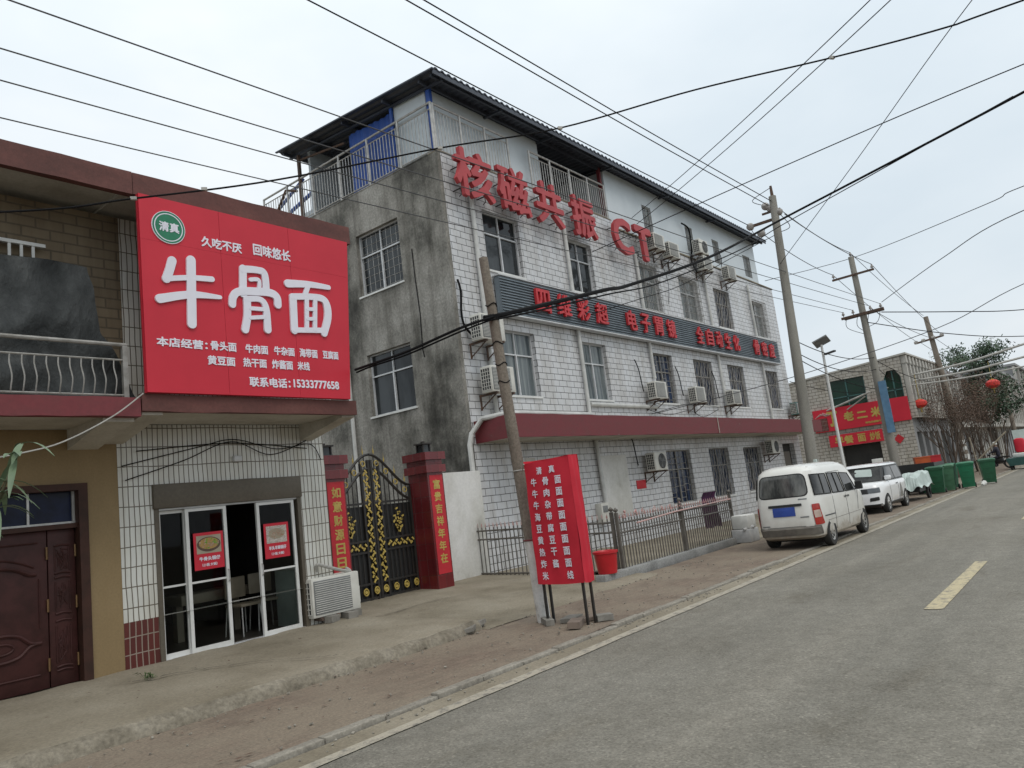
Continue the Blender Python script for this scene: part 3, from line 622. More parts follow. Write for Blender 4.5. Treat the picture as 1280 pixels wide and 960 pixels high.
cb = thing('counter_cabinet', 'pale glass counter cabinet inside the shop behind the right glass door', 'cabinet', (6.95, 10.05, .19))
MB().bbox(-.2, .22, -.2, .3, 0, .82, .01).build('body', 'tarp_pale', cb); MB().bbox(-.23, .24, -.23, .33, .822, .86, .01).build('top', 'foam', cb)

# posters on the doors
def poster(x0, x1, z0, z1, label, t1, t2, kind):
    p = thing('food_poster', label, 'poster', ((x0 + x1) / 2, 9.608, z0), 0, 'food posters on the shop doors')
    y = 9.607; MB().box(x0, x1, y - .003, y, z0, z1).build('sheet', 'sign_red', p, True)
    w, h = x1 - x0, z1 - z0; a0, a1, b0, b1 = x0 + .09 * w, x1 - .09 * w, z0 + .43 * h, z1 - .08 * h
    cx, cz = (a0 + a1) / 2, (b0 + b1) / 2
    ph = MB(); ph.quad((a0, y - .005, b0), (a1, y - .005, b0), (a1, y - .005, b1), (a0, y - .005, b1)); pp = ph.build('photo', 'poster_bg' if kind else 'plate_white', p, True)
    def ell(rx, rz, dz, d, m, nm):
        MB().add([(cx + rx * math.cos(t * pi / 12), y - d, cz + dz + rz * math.sin(t * pi / 12)) for t in range(24)], [list(range(24))]).build(nm, m, pp, True)
    ell(.44 * w * .9, .20 * h, 0, .0065, 'bowl' if kind else 'plate_white', 'bowl_print'); ell(.37 * w * .9, .155 * h, .01, .008, 'poster_food' if kind else 'poster_bg', 'soup_print')
    random.seed(4 + kind); mbg, mbm = MB(), MB()
    for i in range(46):
        a, r = random.uniform(0, 6.3), random.uniform(0, 1) ** .6; px, pz = cx + r * .32 * w * math.cos(a), cz + .01 + r * .125 * h * math.sin(a)
        s = random.uniform(.008, .018); m = mbg if (kind and i % 2 == 0 and px > cx - .05) else mbm
        m.add([(px + s * math.cos(k * 1.26 + a), y - .0092 - .0001 * i, pz + s * .7 * math.sin(k * 1.26 + a)) for k in range(5)], [list(range(5))])
    if kind: mbg.build('greens_print', 'food_green', pp, True)
    mbm.build('meat_print', 'food_meat', pp, True)
    lettering(t1, 'lettering', 'letter_white', FY(y - .003), x0 + .16 * w, x1 - .14 * w, z0 + .235 * h, z0 + .345 * h, p, .002, .03)
    lettering(t2, 'lettering', 'letter_white', FY(y - .003), x0 + .25 * w, x1 - .25 * w, z0 + .08 * h, z0 + .165 * h, p, .002, .02)
poster(5.10, 5.52, 1.22, 1.70, 'red food poster with a green topped soup bowl on the middle glass door', '牛骨头锅仔', '（小锅 大锅）', 1)
poster(6.14, 6.545, 1.23, 1.72, 'red food poster with a white dish photo on the right glass door', '羊头羊蹄锅仔', '（小锅 大锅）', 0)

# big shop sign
sg = thing('shop_sign', 'large red shop signboard with big white characters and a green round badge', 'signboard', (5.56, 8.5, 3.33))
mb = MB(); xs = [4.04, 5.06, 6.10, 7.07]; zs = [3.335, 5.18, 5.745]
for i in range(3):
    for j in range(2):
        za, zb = zs[j] + (.001 if j else 0), zs[j + 1] - .001; xa = xs[i] + (.002 if i else 0); xe = (lambda z: xs[i + 1] - .002) if i < 2 else (lambda z: 6.945 + (z - 3.335) * .083)
        mb.add([(xa, 8.44, za), (xe(za), 8.44, za), (xe(za), 8.478, za), (xa, 8.478, za), (xa, 8.44, zb), (xe(zb), 8.44, zb), (xe(zb), 8.478, zb), (xa, 8.478, zb)], [(0, 3, 2, 1), (4, 5, 6, 7), (0, 1, 5, 4), (1, 2, 6, 5), (2, 3, 7, 6), (3, 0, 4, 7)])
mb.build('panel', 'sign_red', sg, True)
mb = MB(); mb.box(4.03, 6.93, 8.4785, 8.496, 3.33, 5.738); mb.build('backing', 'sign_edge', sg, True)
STROKES={'niu': [[(4.403, 4.96, 0.048), (4.359, 4.819, 0.047), (4.32, 4.719, 0.047)], [(4.314, 4.718, 0.029), (4.613, 4.777, 0.03), (4.905, 4.804, 0.032)], [(4.228, 4.459, 0.049), (4.616, 4.562, 0.042), (5.001, 4.581, 0.022)], [(4.642, 5.008, 0.052), (4.607, 4.191, 0.051)]], 'gu': [[(5.352, 5.021, 0.047), (5.327, 4.676, 0.046)], [(5.351, 5.014, 0.044), (5.565, 5.034, 0.041), (5.667, 4.995, 0.045), (5.675, 4.741, 0.045)], [(5.45, 4.886, 0.024), (5.572, 4.895, 0.024), (5.567, 4.752, 0.024)], [(5.163, 4.513, 0.045), (5.184, 4.616, 0.045), (5.275, 4.697, 0.046), (5.542, 4.735, 0.048), (5.736, 4.743, 0.049), (5.829, 4.697, 0.049), (5.838, 4.593, 0.049)], [(5.378, 4.604, 0.047), (5.365, 4.381, 0.046), (5.322, 4.195, 0.046)], [(5.38, 4.612, 0.036), (5.55, 4.632, 0.034), (5.63, 4.585, 0.038), (5.655, 4.46, 0.044), (5.652, 4.228, 0.048)], [(5.421, 4.489, 0.023), (5.614, 4.5, 0.024)], [(5.411, 4.361, 0.023), (5.613, 4.394, 0.024)]], 'mian': [[(6.024, 4.921, 0.051), (6.372, 4.96, 0.042), (6.715, 4.966, 0.031)], [(6.349, 4.922, 0.034), (6.285, 4.776, 0.033)], [(6.089, 4.726, 0.051), (6.071, 4.264, 0.05)], [(6.076, 4.741, 0.04), (6.394, 4.781, 0.041), (6.593, 4.773, 0.046), (6.656, 4.67, 0.054), (6.647, 4.495, 0.054), (6.564, 4.272, 0.049)], [(6.078, 4.265, 0.032), (6.547, 4.308, 0.034)], [(6.313, 4.743, 0.03), (6.275, 4.298, 0.029)], [(6.455, 4.755, 0.03), (6.409, 4.312, 0.03)], [(6.306, 4.592, 0.022), (6.436, 4.601, 0.023)], [(6.293, 4.448, 0.022), (6.423, 4.459, 0.022)]]}
SB = 8.44
for k in ('niu', 'gu', 'mian'):
    mb = MB()
    for i, s_ in enumerate(STROKES[k]): stroke(mb, [(x_, z_, r_ * 1.12) for x_, z_, r_ in s_], SB, .022 + .0012 * i)
    mb.build('large_character', 'letter_white', sg, True)
for body, u0, u1, v0, v1 in (('久吃不厌', 4.80, 5.36, 5.225, 5.365), ('回味悠长', 5.53, 6.11, 5.245, 5.41), ('本店经营：', 4.17, 4.80, 3.885, 4.0), ('骨头面', 4.84, 5.19, 3.89, 4.01), ('牛肉面', 5.315, 5.645, 3.89, 4.01), ('牛杂面', 5.735, 6.055, 3.895, 4.015), ('海带面', 6.135, 6.43, 3.895, 4.02), ('豆腐面', 6.52, 6.79, 3.9, 4.02), ('黄豆面', 4.79, 5.16, 3.70, 3.82), ('热干面', 5.27, 5.61, 3.705, 3.825), ('炸酱面', 5.69, 6.01, 3.705, 3.83), ('米线', 6.085, 6.28, 3.71, 3.83), ('联系电话：', 5.34, 5.95, 3.45, 3.58), ('15333777658', 6.0, 6.755, 3.465, 3.58)):
    lettering(body, 'lettering', 'letter_white', FY(SB), u0, u1, v0, v1, sg, .006, .03)
bd = MB(); bd.lathe([(0, -.012), (.2, -.012), (.2, 0)], (4.385, SB, 5.38), 40, 'Y', False); b_ = bd.build('round_badge', 'green_badge', sg, True)
bd = MB(); bd.lathe([(.166, -.0135), (.178, -.0135)], (4.385, SB, 5.38), 40, 'Y', False); bd.lathe([(.2, -.0135), (.207, -.0135), (.207, 0)], (4.385, SB, 5.38), 40, 'Y', False); bd.build('badge_ring', 'letter_white', b_, True)
lettering('清真', 'lettering', 'letter_white', FY(SB - .012), 4.265, 4.515, 5.32, 5.445, b_, .003, .03)

# ------------------------------------------------------------------ tan house on the left
th = thing('tan_house', 'tan painted house with a carved red brown door and a railed balcony', 'house', (2.2, 9.6, .18))
W = dict(parent=th, world=True)
mb = MB(); holed_wall(mb, -6, 4.178, .1, 3.08, 9.6, [(.4, 3.81, .1, 2.42)], .2); mb.build('wall', 'tan_wall', **W)
mb = MB(); mb.quad((-6, 9.3, 3.26), (4.178, 9.3, 3.26), (4.178, 9.3, 5.75), (-6, 9.3, 5.75)); mb.quad((-6, 15, 0), (3.99, 15, 0), (3.99, 15, 6), (-6, 15, 6)); mb.quad((-6, 9.3, 6.0), (3.99, 9.3, 6.0), (3.99, 15, 6.0), (-6, 15, 6.0)); mb.build('upper_wall', 'brown_brick', **W)
mb = MB(); mb.box(-6, 3.97, 8.6, 9.58, 3.08, 3.255); mb.box(-6, 3.97, 8.55, 9.6, 5.86, 5.97); mb.build('floor_slab', 'pale_soffit', **W)
edge_band(-6, 3.985, 8.5, 8.599, 3.06, 3.275, 6).build('fascia_band', 'maroon_paint', **W)
edge_band(-6, 3.985, 8.46, 8.56, 5.72, 6.0, 7).build('parapet_band', 'brown_band', **W)
MB().add([(3.62, 8.62, 3.02), (3.96, 8.62, 3.02), (3.96, 9.6, 2.84), (3.62, 9.6, 2.84), (3.62, 8.62, 3.079), (3.96, 8.62, 3.079), (3.96, 9.6, 3.079), (3.62, 9.6, 3.079)], [(0, 3, 2, 1), (0, 1, 5, 4), (1, 2, 6, 5), (3, 0, 4, 7)]).build('cantilever_beam', 'pale_soffit', **W)
fr = MB(); fr.box(3.71, 3.812, 9.56, 9.78, .19, 2.44); fr.box(.4, .5, 9.56, 9.78, .19, 2.44); fr.box(.5, 3.71, 9.56, 9.78, 2.36, 2.44); fr.box(.5, 3.71, 9.62, 9.78, 1.93, 1.985); fr.build('door_frame', 'door_frame', **W)
tr = MB(); tr.quad((.5, 9.7, 1.985), (3.71, 9.7, 1.985), (3.71, 9.7, 2.36), (.5, 9.7, 2.36)); tw = tr.build('transom_window', 'pane_dark', **W)
tr = MB()
for x in (.9, 1.7, 2.5, 3.22): tr.box(x - .012, x + .012, 9.68, 9.70, 1.985, 2.36)
tr.box(.5, 3.71, 9.675, 9.699, 1.985, 2.01); tr.box(3.68, 3.708, 9.675, 9.699, 2.01, 2.36); tr.build('frame', 'steel', tw, True)
def carved(x0, x1, wide):
    mb = MB(); y = 9.68; mb.bbox(x0, x1, y, y + .06, .2, 1.93, .008); d = mb.build('door_leaf', 'brown_door', **W)
    o = MB(); cx, w = (x0 + x1) / 2, x1 - x0
    def strip(pts, r=.018): o.tube(smooth_path([(cx + u * w, y - .004, z) for u, z in pts], 8), r, 6)
    if wide:
        strip([(-.38, 1.45), (-.30, 1.46), (-.18, 1.52), (0, 1.555), (.18, 1.52), (.3, 1.46), (.38, 1.45)], .022); strip([(-.36, 1.53), (-.2, 1.60), (0, 1.645), (.2, 1.60), (.36, 1.53)], .012)
        for s in (1, -1): strip([(-.42, .70), (-.30, .70 + s * .02), (-.18, .70 + s * .11), (0, .70 + s * .14), (.18, .70 + s * .11), (.30, .70 + s * .02), (.42, .70)], .02)
        strip([(.13 * math.cos(t), .70 + .055 * math.sin(t)) for t in [k * pi / 6 for k in range(13)]], .012)
        for z in (.36, 1.80): strip([(-.4, z), (.4, z)], .012)
        for u in (-.41, .41): strip([(u, .86), (u, 1.40)], .009)
    else:
        for z in (.36, .40, .90, .98, 1.38, 1.43, 1.74): strip([(-.28, z), (0, z + .012), (.28, z)], .013)
        for a, b in ((.45, .85), (1.02, 1.34), (1.46, 1.72)):
            for u in (-.26, .26): strip([(u, a), (u, b)], .009)
            random.seed(int(a * 100))
            for k in range(9): strip([(random.uniform(-.2, .2), a + (b - a) * random.random()) for _ in range(3)], .006)
    o.build('carving', 'brown_door', d, True)
    h = MB()
    for z in (.38, 1.02, 1.6): h.tube([(x1 - .005, y - .012, z), (x1 - .005, y - .012, z + .14)], .012, 6)
    h.build('hinge', 'brass', d, True); return d
carved(3.41, 3.70, False); dl = carved(2.46, 3.40, True); carved(1.50, 2.45, True); carved(.5, 1.49, False)
MB().tube([(2.6, 9.66, 1.03), (2.6, 9.60, 1.03), (2.82, 9.60, 1.035)], .013, 6).build('handle', 'steel', dl, True)
# balcony railing
rl = MB(); rl.tube([(-6, 8.66, 3.92), (3.93, 8.66, 3.92)], .024, 8); rl.tube([(-6, 8.66, 3.74), (3.9, 8.66, 3.74)], .012, 6); rl.tube([(-6, 8.66, 3.33), (3.9, 8.66, 3.33)], .012, 6)
rail = rl.build('balcony_railing', 'rail_grey', **W)
rl = MB()
for x in (3.9, 1.9, -.1): rl.box(x - .028, x + .028, 8.64, 8.69, 3.27, 3.91)
rl.build('railing_post', 'rail_grey', rail, True)
rl = MB()
k = 3.78
while k > -3: rl.tube(smooth_path([(k, 8.66, 3.74), (k - .01, 8.645, 3.64), (k + .005, 8.62, 3.5), (k, 8.635, 3.39), (k, 8.66, 3.33)], 3), .008, 5); k -= .115
rl.build('railing_bars', 'rail_grey', rail, True)
lat = MB()
for i in range(24): lat.box(.4 + i * .12, .43 + i * .12, 9.2, 9.22, 4.95, 5.16)
lat.box(.3, 3.3, 9.19, 9.23, 5.15, 5.19); lat.box(.3, 3.3, 9.19, 9.23, 4.92, 4.955); lat.build('window_lattice', 'white_paint', **W)
# cloth hung in the balcony
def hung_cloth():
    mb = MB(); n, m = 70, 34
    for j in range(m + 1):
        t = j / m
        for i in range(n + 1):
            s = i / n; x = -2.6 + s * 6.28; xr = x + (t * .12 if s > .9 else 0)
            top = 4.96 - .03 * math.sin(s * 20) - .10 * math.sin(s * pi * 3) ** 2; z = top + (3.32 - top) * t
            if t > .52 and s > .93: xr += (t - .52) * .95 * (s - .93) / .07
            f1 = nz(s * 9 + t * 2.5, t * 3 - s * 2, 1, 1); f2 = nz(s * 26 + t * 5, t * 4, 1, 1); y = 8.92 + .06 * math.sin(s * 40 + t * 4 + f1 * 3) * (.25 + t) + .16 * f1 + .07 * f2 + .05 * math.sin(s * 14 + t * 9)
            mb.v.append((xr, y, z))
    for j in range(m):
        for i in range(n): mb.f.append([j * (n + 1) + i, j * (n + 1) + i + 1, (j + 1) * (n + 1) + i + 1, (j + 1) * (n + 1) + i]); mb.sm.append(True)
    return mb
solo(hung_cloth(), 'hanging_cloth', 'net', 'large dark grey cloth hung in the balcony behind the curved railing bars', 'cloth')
# a thin pale cord from the sign corner to the left
solo(MB().tube(smooth_path([(4.0, 8.46, 3.32), (3.65, 8.44, 3.05), (3.15, 8.4, 2.78), (2.75, 8.3, 2.66), (2.2, 8.2, 2.56), (1.4, 8, 2.45)], 8), .008, 5), 'pale_cord', 'pale_cable', 'thin pale cord sagging from the red sign corner across the tan wall', 'cord')
# ------------------------------------------------------------------ clinic building
HY = 11.2; HX = 12.45
ho = thing('clinic_building', 'white tiled three storey clinic with a stained grey end wall and dark sheet roof', 'building', (HX, HY, 0))
W = dict(parent=ho, world=True)
F3 = [(13.85, 15.3), (17.55, 18.8), (21.55, 22.9), (24.53, 26.03), (27.5, 29.03), (31.3, 32.72)]
F2 = [(13.95, 15.36), (17.5, 18.82), (21.67, 23.02), (24.65, 26.18), (27.6, 29.2), (31.42, 33.0)]
F1 = [(21.59, 23.27, .9, 2.6), (24.74, 26.4, .9, 2.6), (27.8, 29.55, .9, 2.57), (32.07, 33.53, .12, 2.62)]
holes = [(a, b, 7.28, 8.85) for a, b in F3] + [(a, b, 4.14, 5.79) for a, b in F2] + F1
mb = MB(); holed_wall(mb, HX + .12, 34.3, 0, 9.74, HY, holes, .26); mb.quad((34.3, HY, 0), (34.3, 20, 0), (34.3, 20, 9.72), (34.3, HY, 9.72)); mb.build('front_wall', 'hosp_tile', **W)
SW = [(12.75, 14.35, 7.22, 8.85), (12.75, 14.35, 4.11, 5.68)]
mb = MB(); holed_wall(mb, HY, 20, 0, 9.98, HX, SW, .22, 'x'); mb.quad((HX, HY, 0), (HX + .12, HY, 0), (HX + .12, HY, 9.98), (HX, HY, 9.98)); mb.build('side_wall', 'grey_plaster', **W)
mb = MB(); mb.quad((HX, 20, 0), (34.3, 20, 0), (34.3, 20, 9.9), (HX, 20, 9.9)); mb.quad((HX + .01, HY + .3, 9.9), (34.3, HY + .3, 9.7), (34.3, 20, 9.7), (HX + .01, 20, 9.9)); mb.build('roof_deck', 'concrete', **W)
mb = MB(); mb.box(HX + .122, 20.3, HY + .001, HY + .3, 9.741, 9.98); mb.build('parapet', 'hosp_tile', **W)
mb = MB(); mb.box(HX - .005, 20.3, HY - .012, HY + .3, 9.982, 10.01); mb.build('coping', 'concrete', **W)
mb = MB(); mb.box(HX - .012, HX + .25, HY + .302, 19.2, 9.982, 10.01); mb.build('coping', 'grey_plaster', **W)
mb = MB(); mb.box(20.302, 34.34, HY - .03, HY + .3, 9.742, 9.79); mb.build('coping', 'concrete', **W)
# windows
def window(a, b, z0, z1, style, axis='y'):
    w = .035; P = FYw if axis == 'y' else FXw
    fr = MB()
    def bx(u0, u1, v0, v1, d0=.11, d1=.16):
        if axis == 'y': fr.box(u0, u1, HY + d0, HY + d1, v0, v1)
        else: fr.box(HX + d0, HX + d1, u0, u1, v0, v1)
    zt = z0 + (z1 - z0) * .64; m = (a + b) / 2
    bx(a, a + w, z0, z1); bx(b - w, b, z0, z1); bx(a + w, b - w, z0, z0 + w); bx(a + w, b - w, z1 - w, z1); bx(a + w, b - w, zt - w / 2, zt + w / 2, .105)
    bx(m - w * .6, m + w * .6, z0 + w, zt - w / 2, .10, .155); bx(m - w * .4, m + w * .4, zt + w / 2, z1 - w, .112)
    f = fr.build('window', 'alu' if style != 'dark' else 'bars', **W)
    g = MB()
    if axis == 'y': g.quad((a, HY + .15, z0), (b, HY + .15, z0), (b, HY + .15, z1), (a, HY + .15, z1))
    else: g.quad((HX + .15, b, z0), (HX + .15, a, z0), (HX + .15, a, z1), (HX + .15, b, z1))
    g.build('pane', {'curtain': 'pane_curtain', 'dark': 'pane_blue'}.get(style, 'pane'), f, True)
    s = MB()
    if axis == 'y': s.box(a - .03, b + .03, HY - .035, HY + .12, z0 - .055, z0 - .004)
    else: s.box(HX - .03, HX + .1, a - .04, b + .04, z0 - .05, z0 - .004)
    s.build('sill', 'white_paint', f, True)
    return f
FYw = FXw = None
def grille(f, a, b, z0, z1, y, kind):
    g = MB(); r = .009
    if kind == 'bars':
        n = int((b - a) / .12)
        for i in range(n + 1): x = a + .02 + (b - a - .04) * i / n; g.tube([(x, y, z0 + .01), (x, y, z1 - .01)], r, 5)
        for k in range(4): z = z0 + .06 + (z1 - z0 - .12) * k / 3; g.tube([(a + .01, y - .01, z), (b - .01, y - .01, z)], r, 5)
    elif kind == 'cage':      # bars standing proud of the wall
        n = int((b - a) / .11); yy = y - .07
        for i in range(n + 1): x = a + (b - a) * i / n; g.tube([(x, yy, z0), (x, yy, z1)], r, 5)
        for k in range(7):
            z = z0 + (z1 - z0) * k / 6; g.tube([(a, y, z), (a, yy - .012, z), (b, yy - .012, z), (b, y, z)], r, 5)
    elif kind == 'cross':
        for k in range(9):
            u = a + (b - a) * k / 8
            g.tube([(u, y, z0 + .02), (u, y, z1 - .02)], r, 5)
        for k in range(-6, 10):
            for s in (1, -1):
                x0 = a + (b - a) * (k / 6); pts = []
                for t in range(13):
                    z = z0 + (z1 - z0) * t / 12; x = x0 + s * (b - a) * .55 * t / 12
                    if a < x < b: pts.append((x, y - .01, z))
                if len(pts) > 1: g.tube([pts[0], pts[-1]], r * .8, 4)
    elif kind == 'maze':
        random.seed(int(a * 10)); n = 5
        for i in range(n + 1): x = a + .03 + (b - a - .06) * i / n; g.tube([(x, y, z0 + .02), (x, y, z1 - .02)], r, 5)
        for i in range(n):
            for k in range(7):
                if random.random() < .75: z = z0 + .1 + (z1 - z0 - .2) * (k + random.random() * .6) / 7; x = a + .03 + (b - a - .06) * i / n; g.tube([(x, y, z), (x + (b - a) / n, y, z)], r, 4)
    g.build('security_grille', 'bars', f, True)
for i, (a, b) in enumerate(F3):
    f = window(a, b, 7.28, 8.85, 'plain' if i < 2 else ('dark' if i == 4 else 'curtain'))
    if i in (2, 3): grille(f, a, b, 7.22, 8.9, HY, 'cage')
    if i == 4: grille(f, a, b, 7.28, 8.85, HY + .05, 'cross')
    if i == 5: grille(f, a, b, 7.28, 8.85, HY - .05, 'cage')
for i, (a, b) in enumerate(F2):
    f = window(a, b, 4.14, 5.79, 'curtain' if i < 2 else 'dark')
    if i < 2: grille(f, a, b, 4.14, 5.79, HY + .20, 'bars') if False else None
    else: grille(f, a, b, 4.14, 5.79, HY + .05, 'maze' if i == 2 else 'cross')
for i, (a, b, z0, z1) in enumerate(F1[:3]):
    f = window(a, b, z0, z1, 'dark'); grille(f, a, b, z0, z1, HY + .04, 'maze' if i == 0 else 'cross')
for i, (a, b, z0, z1) in enumerate(SW):
    f = window(a, b, z0, z1, 'plain', 'x')
    if i == 0:
        g = MB(); x = HX + .145
        for k in range(9):
            y = a + .06 + (b - a - .12) * k / 8
            g.tube([(x, y, z0 + .05), (x, y, z1 - .05)], .006, 4)
        for k in range(8): z = z0 + .1 + (z1 - z0 - .2) * k / 7; g.tube([(x, a + .05, z), (x, b - .05, z)], .006, 4)
        g.build('security_grille', 'steel', f, True)
a, b, z0, z1 = F1[3]
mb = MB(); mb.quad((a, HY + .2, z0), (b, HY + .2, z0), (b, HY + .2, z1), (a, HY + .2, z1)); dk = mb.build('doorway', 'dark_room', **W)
mb = MB(); mb.bbox(a + .03, b - .35, HY + .12, HY + .17, z0, z1 - .32, .01); dd = mb.build('door', 'beam', **W)
mb = MB(); mb.tube([(b - .45, HY + .11, 1.1), (b - .45, HY + .11, 1.25)], .02, 6); mb.build('handle', 'steel', dd, True)
# shutter panel, paint patch
mb = MB(); mb.bbox(17.54, 19.08, HY - .012, HY + .02, .88, 2.55, .006); mb.build('blank_panel', 'white_plaster', **W)
mb = MB(); mb.box(14.35, 14.75, HY - .006, HY + .01, .5, 2.6); mb.build('paint_patch', 'white_plaster', **W)
# canopy between ground and first floor
mb = MB(); mb.box(12.72, 34.2, 10.16, HY - .004, 2.99, 3.10); mb.box(12.72, 34.2, 10.3, HY - .004, 3.10, 3.46); mb.build('canopy_slab', 'pale_soffit', **W)
mb = MB()
mb2 = edge_band(12.70, 34.22, 10.09, 10.158, 2.97, 3.49, 9, .5); mb2.build('canopy_fascia', 'maroon_paint', **W)
mb = MB(); mb.box(12.655, 12.698, 10.09, HY - .003, 2.975, 3.48); mb.build('canopy_fascia', 'maroon_paint', **W)
mb = MB(); mb.tube([(23.3, 10.07, 2.98), (23.3, 10.07, 3.5)], .012, 5); mb.build('canopy_joint', 'pale_soffit', **W)
# down pipes
def pipe(pts, r=.055, name='downpipe'):
    m = MB(); m.tube(pts, r, 10)
    return m.build(name, 'pvc', **W)
py = HY - .075
pipe([(13.42, py, 9.1), (13.42, py, 3.5)]); pipe([(17.38, py, 9.3), (17.38, py, 3.62)]); pipe([(21.42, py, 9.1), (21.46, py, 4.9)]); pipe([(26.65, py, 9.45), (26.8, py, 3.55)]); pipe([(31.05, py, 9.45), (31.32, py, 3.55)])
pipe(smooth_path([(17.4, py, 3.66), (16, 10.28, 3.53), (13.2, 10.22, 3.52), (12.75, 10.3, 3.52)], 4) + [(12.62, 10.9, 3.5), (12.50, 11.16, 3.2), (12.4, 11.16, 2.95), (12.38, 11.14, 2.36)], .06)
pipe([(17.48, py, 3.98), (21.35, py, 3.98)], .06); pipe([(17.5, py, 2.98), (17.56, py, 1.3)])
pipe([(12.40, 15.05, 9.08), (12.38, 15.05, 0.4)], .05); pipe(smooth_path([(12.45, 15.05, 9.05), (12.36, 15.05, 9.16), (12.38, 15.05, 9.0)], 4), .05, 'pipe_elbow')
# thin cracks and vent pipes on the plaster end wall
mb = MB(); mb.tube([(12.44, 12.35, 7.9), (12.43, 12.33, 7.1), (12.44, 12.30, 6.3), (12.43, 12.33, 5.4), (12.44, 12.30, 5.2)], .012, 5); mb.build('wall_cable', 'cable', **W)
mb = MB(); mb.tube(smooth_path([(12.6, 11.14, 6.8), (12.62, 11.1, 6.5), (12.58, 11.12, 6.0), (12.66, 11.14, 5.7), (12.9, 11.14, 5.5)], 5), .028, 6); mb.build('refrigerant_hose', 'cable', **W)
for x, z in ((20.6, 5.2), (23.3, 5.15), (26.2, 5.15), (19.6, 2.95)):
    mb = MB(); mb.tube(smooth_path([(x - .25, py + .02, z + .25), (x - .12, py, z - .05), (x - .05, py, z - .5), (x, py, z - .75)], 5), .018, 6); mb.build('refrigerant_hose', 'cable', **W)
mb = MB(); mb.tube(smooth_path([(25.4, py, 11.0), (25.75, py - .1, 10.8), (25.95, py, 10.1), (25.75, py, 9.6), (26.1, py, 9.2)], 5), .03, 6); mb.build('refrigerant_hose', 'cable', **W)
mb = MB(); mb.tube(smooth_path([(28.2, py, 10.4), (28.5, py, 10.5), (28.7, py, 10.2), (28.5, py, 9.7)], 5), .014, 6); mb.build('refrigerant_hose', 'cable', **W)
for i, pts in enumerate(([(20.9, py, 3.75), (23.0, py - .3, 4.05), (26.2, py - .2, 4.0)], [(21.3, py, 9.1), (22.6, py, 8.9), (24.2, py - .1, 9.2), (26.2, py, 9.0)], [(23.2, py, 9.2), (23.5, py, 8.4), (23.3, py, 7.6)], [(20.6, py, 3.9), (21.8, py - .1, 3.72), (23.6, py, 3.9), (24.6, py, 3.7), (26.0, py, 4.0)])):
    MB().tube(smooth_path(pts, 6), .009, 5).build('loose_cable', 'cable', **W)
# --- top floor of steel and panels
mb = MB()
mb.box(12.62, 17.0, 11.42, 11.5, 9.97, 11.72); mb.box(12.58, 12.66, 11.5, 12.62, 9.98, 11.8); mb.box(12.66, 34, 16.2, 16.3, 9.9, 12.1); mb.box(16.95, 17.0, 11.5, 14.0, 9.97, 11.8); mb.box(14.6, 14.7, 14.4, 16.2, 9.9, 12)
mb.build('panel_wall', 'panel_white', **W)
PW = [(22.6, 23.25, 10.14, 11.1), (25.87, 26.5, 10.06, 11.06), (28.27, 28.9, 10.02, 11.0), (31.4, 32.2, 9.96, 10.92)]
mb = MB(); holed_wall(mb, 20.25, 32.85, 9.79, 11.74, HY + .03, PW, .1); mb.quad((32.85, HY + .03, 9.79), (32.85, 16.2, 9.79), (32.85, 16.2, 12.05), (32.85, HY + .03, 11.74)); mb.quad((20.25, 16, 9.9), (20.25, HY + .03, 9.9), (20.25, HY + .03, 11.74), (20.25, 16, 12)); mb.build('panel_wall', 'panel_white', **W)
for a, b, z0, z1 in PW:
    f = MB(); f.box(a, a + .03, HY + .09, HY + .12, z0, z1); f.box(b - .03, b, HY + .09, HY + .12, z0, z1); f.box(a + .03, b - .03, HY + .09, HY + .12, z0, z0 + .03); f.box(a + .03, b - .03, HY + .09, HY + .12, z1 - .03, z1); f = f.build('window', 'alu', **W)
    MB().quad((a, HY + .115, z0), (b, HY + .115, z0), (b, HY + .115, z1), (a, HY + .115, z1)).build('pane', 'pane_curtain', f, True); grille(f, a, b, z0, z1, HY + .05, 'bars')
for q in ((12.52, 12.62, 11.3, 11.42), (12.5, 12.56, 12.62, 12.70)): MB().box(*q, 9.98, 11.75).build('blue_post', 'blue_sheet', **W)
mb = MB(); n = 22
for j in range(n + 1):
    y = 12.7 + 1.75 * j / n; x = 12.60 + .03 * math.sin(j * 2.1)
    mb.v += [(x, y, 10.0), (x + .01, y, 11.66 + .005 * j + .012 * math.sin(j * .8))]
mb.f = [[2 * j, 2 * j + 1, 2 * j + 3, 2 * j + 2] for j in range(n)]; mb.sm = [True] * n; mb.build('blue_curtain', 'blue_sheet', **W)
mb = MB(); mb.box(12.45, 12.53, 16.46, 16.54, 9.98, 12.0); mb.tube([(12.5, 14.5, 11.55), (12.5, 16.5, 11.85)], .03, 6); mb.tube([(12.49, 18.4, 10.0), (12.49, 17.2, 11.2), (12.49, 16.7, 11.0)], .045, 6); mb.build('roof_post', 'rust', **W)
mb = MB(); mb.box(20.06, 20.16, HY + .05, HY + .15, 9.97, 11.74); mb.build('red_post', 'maroon_paint', **W)
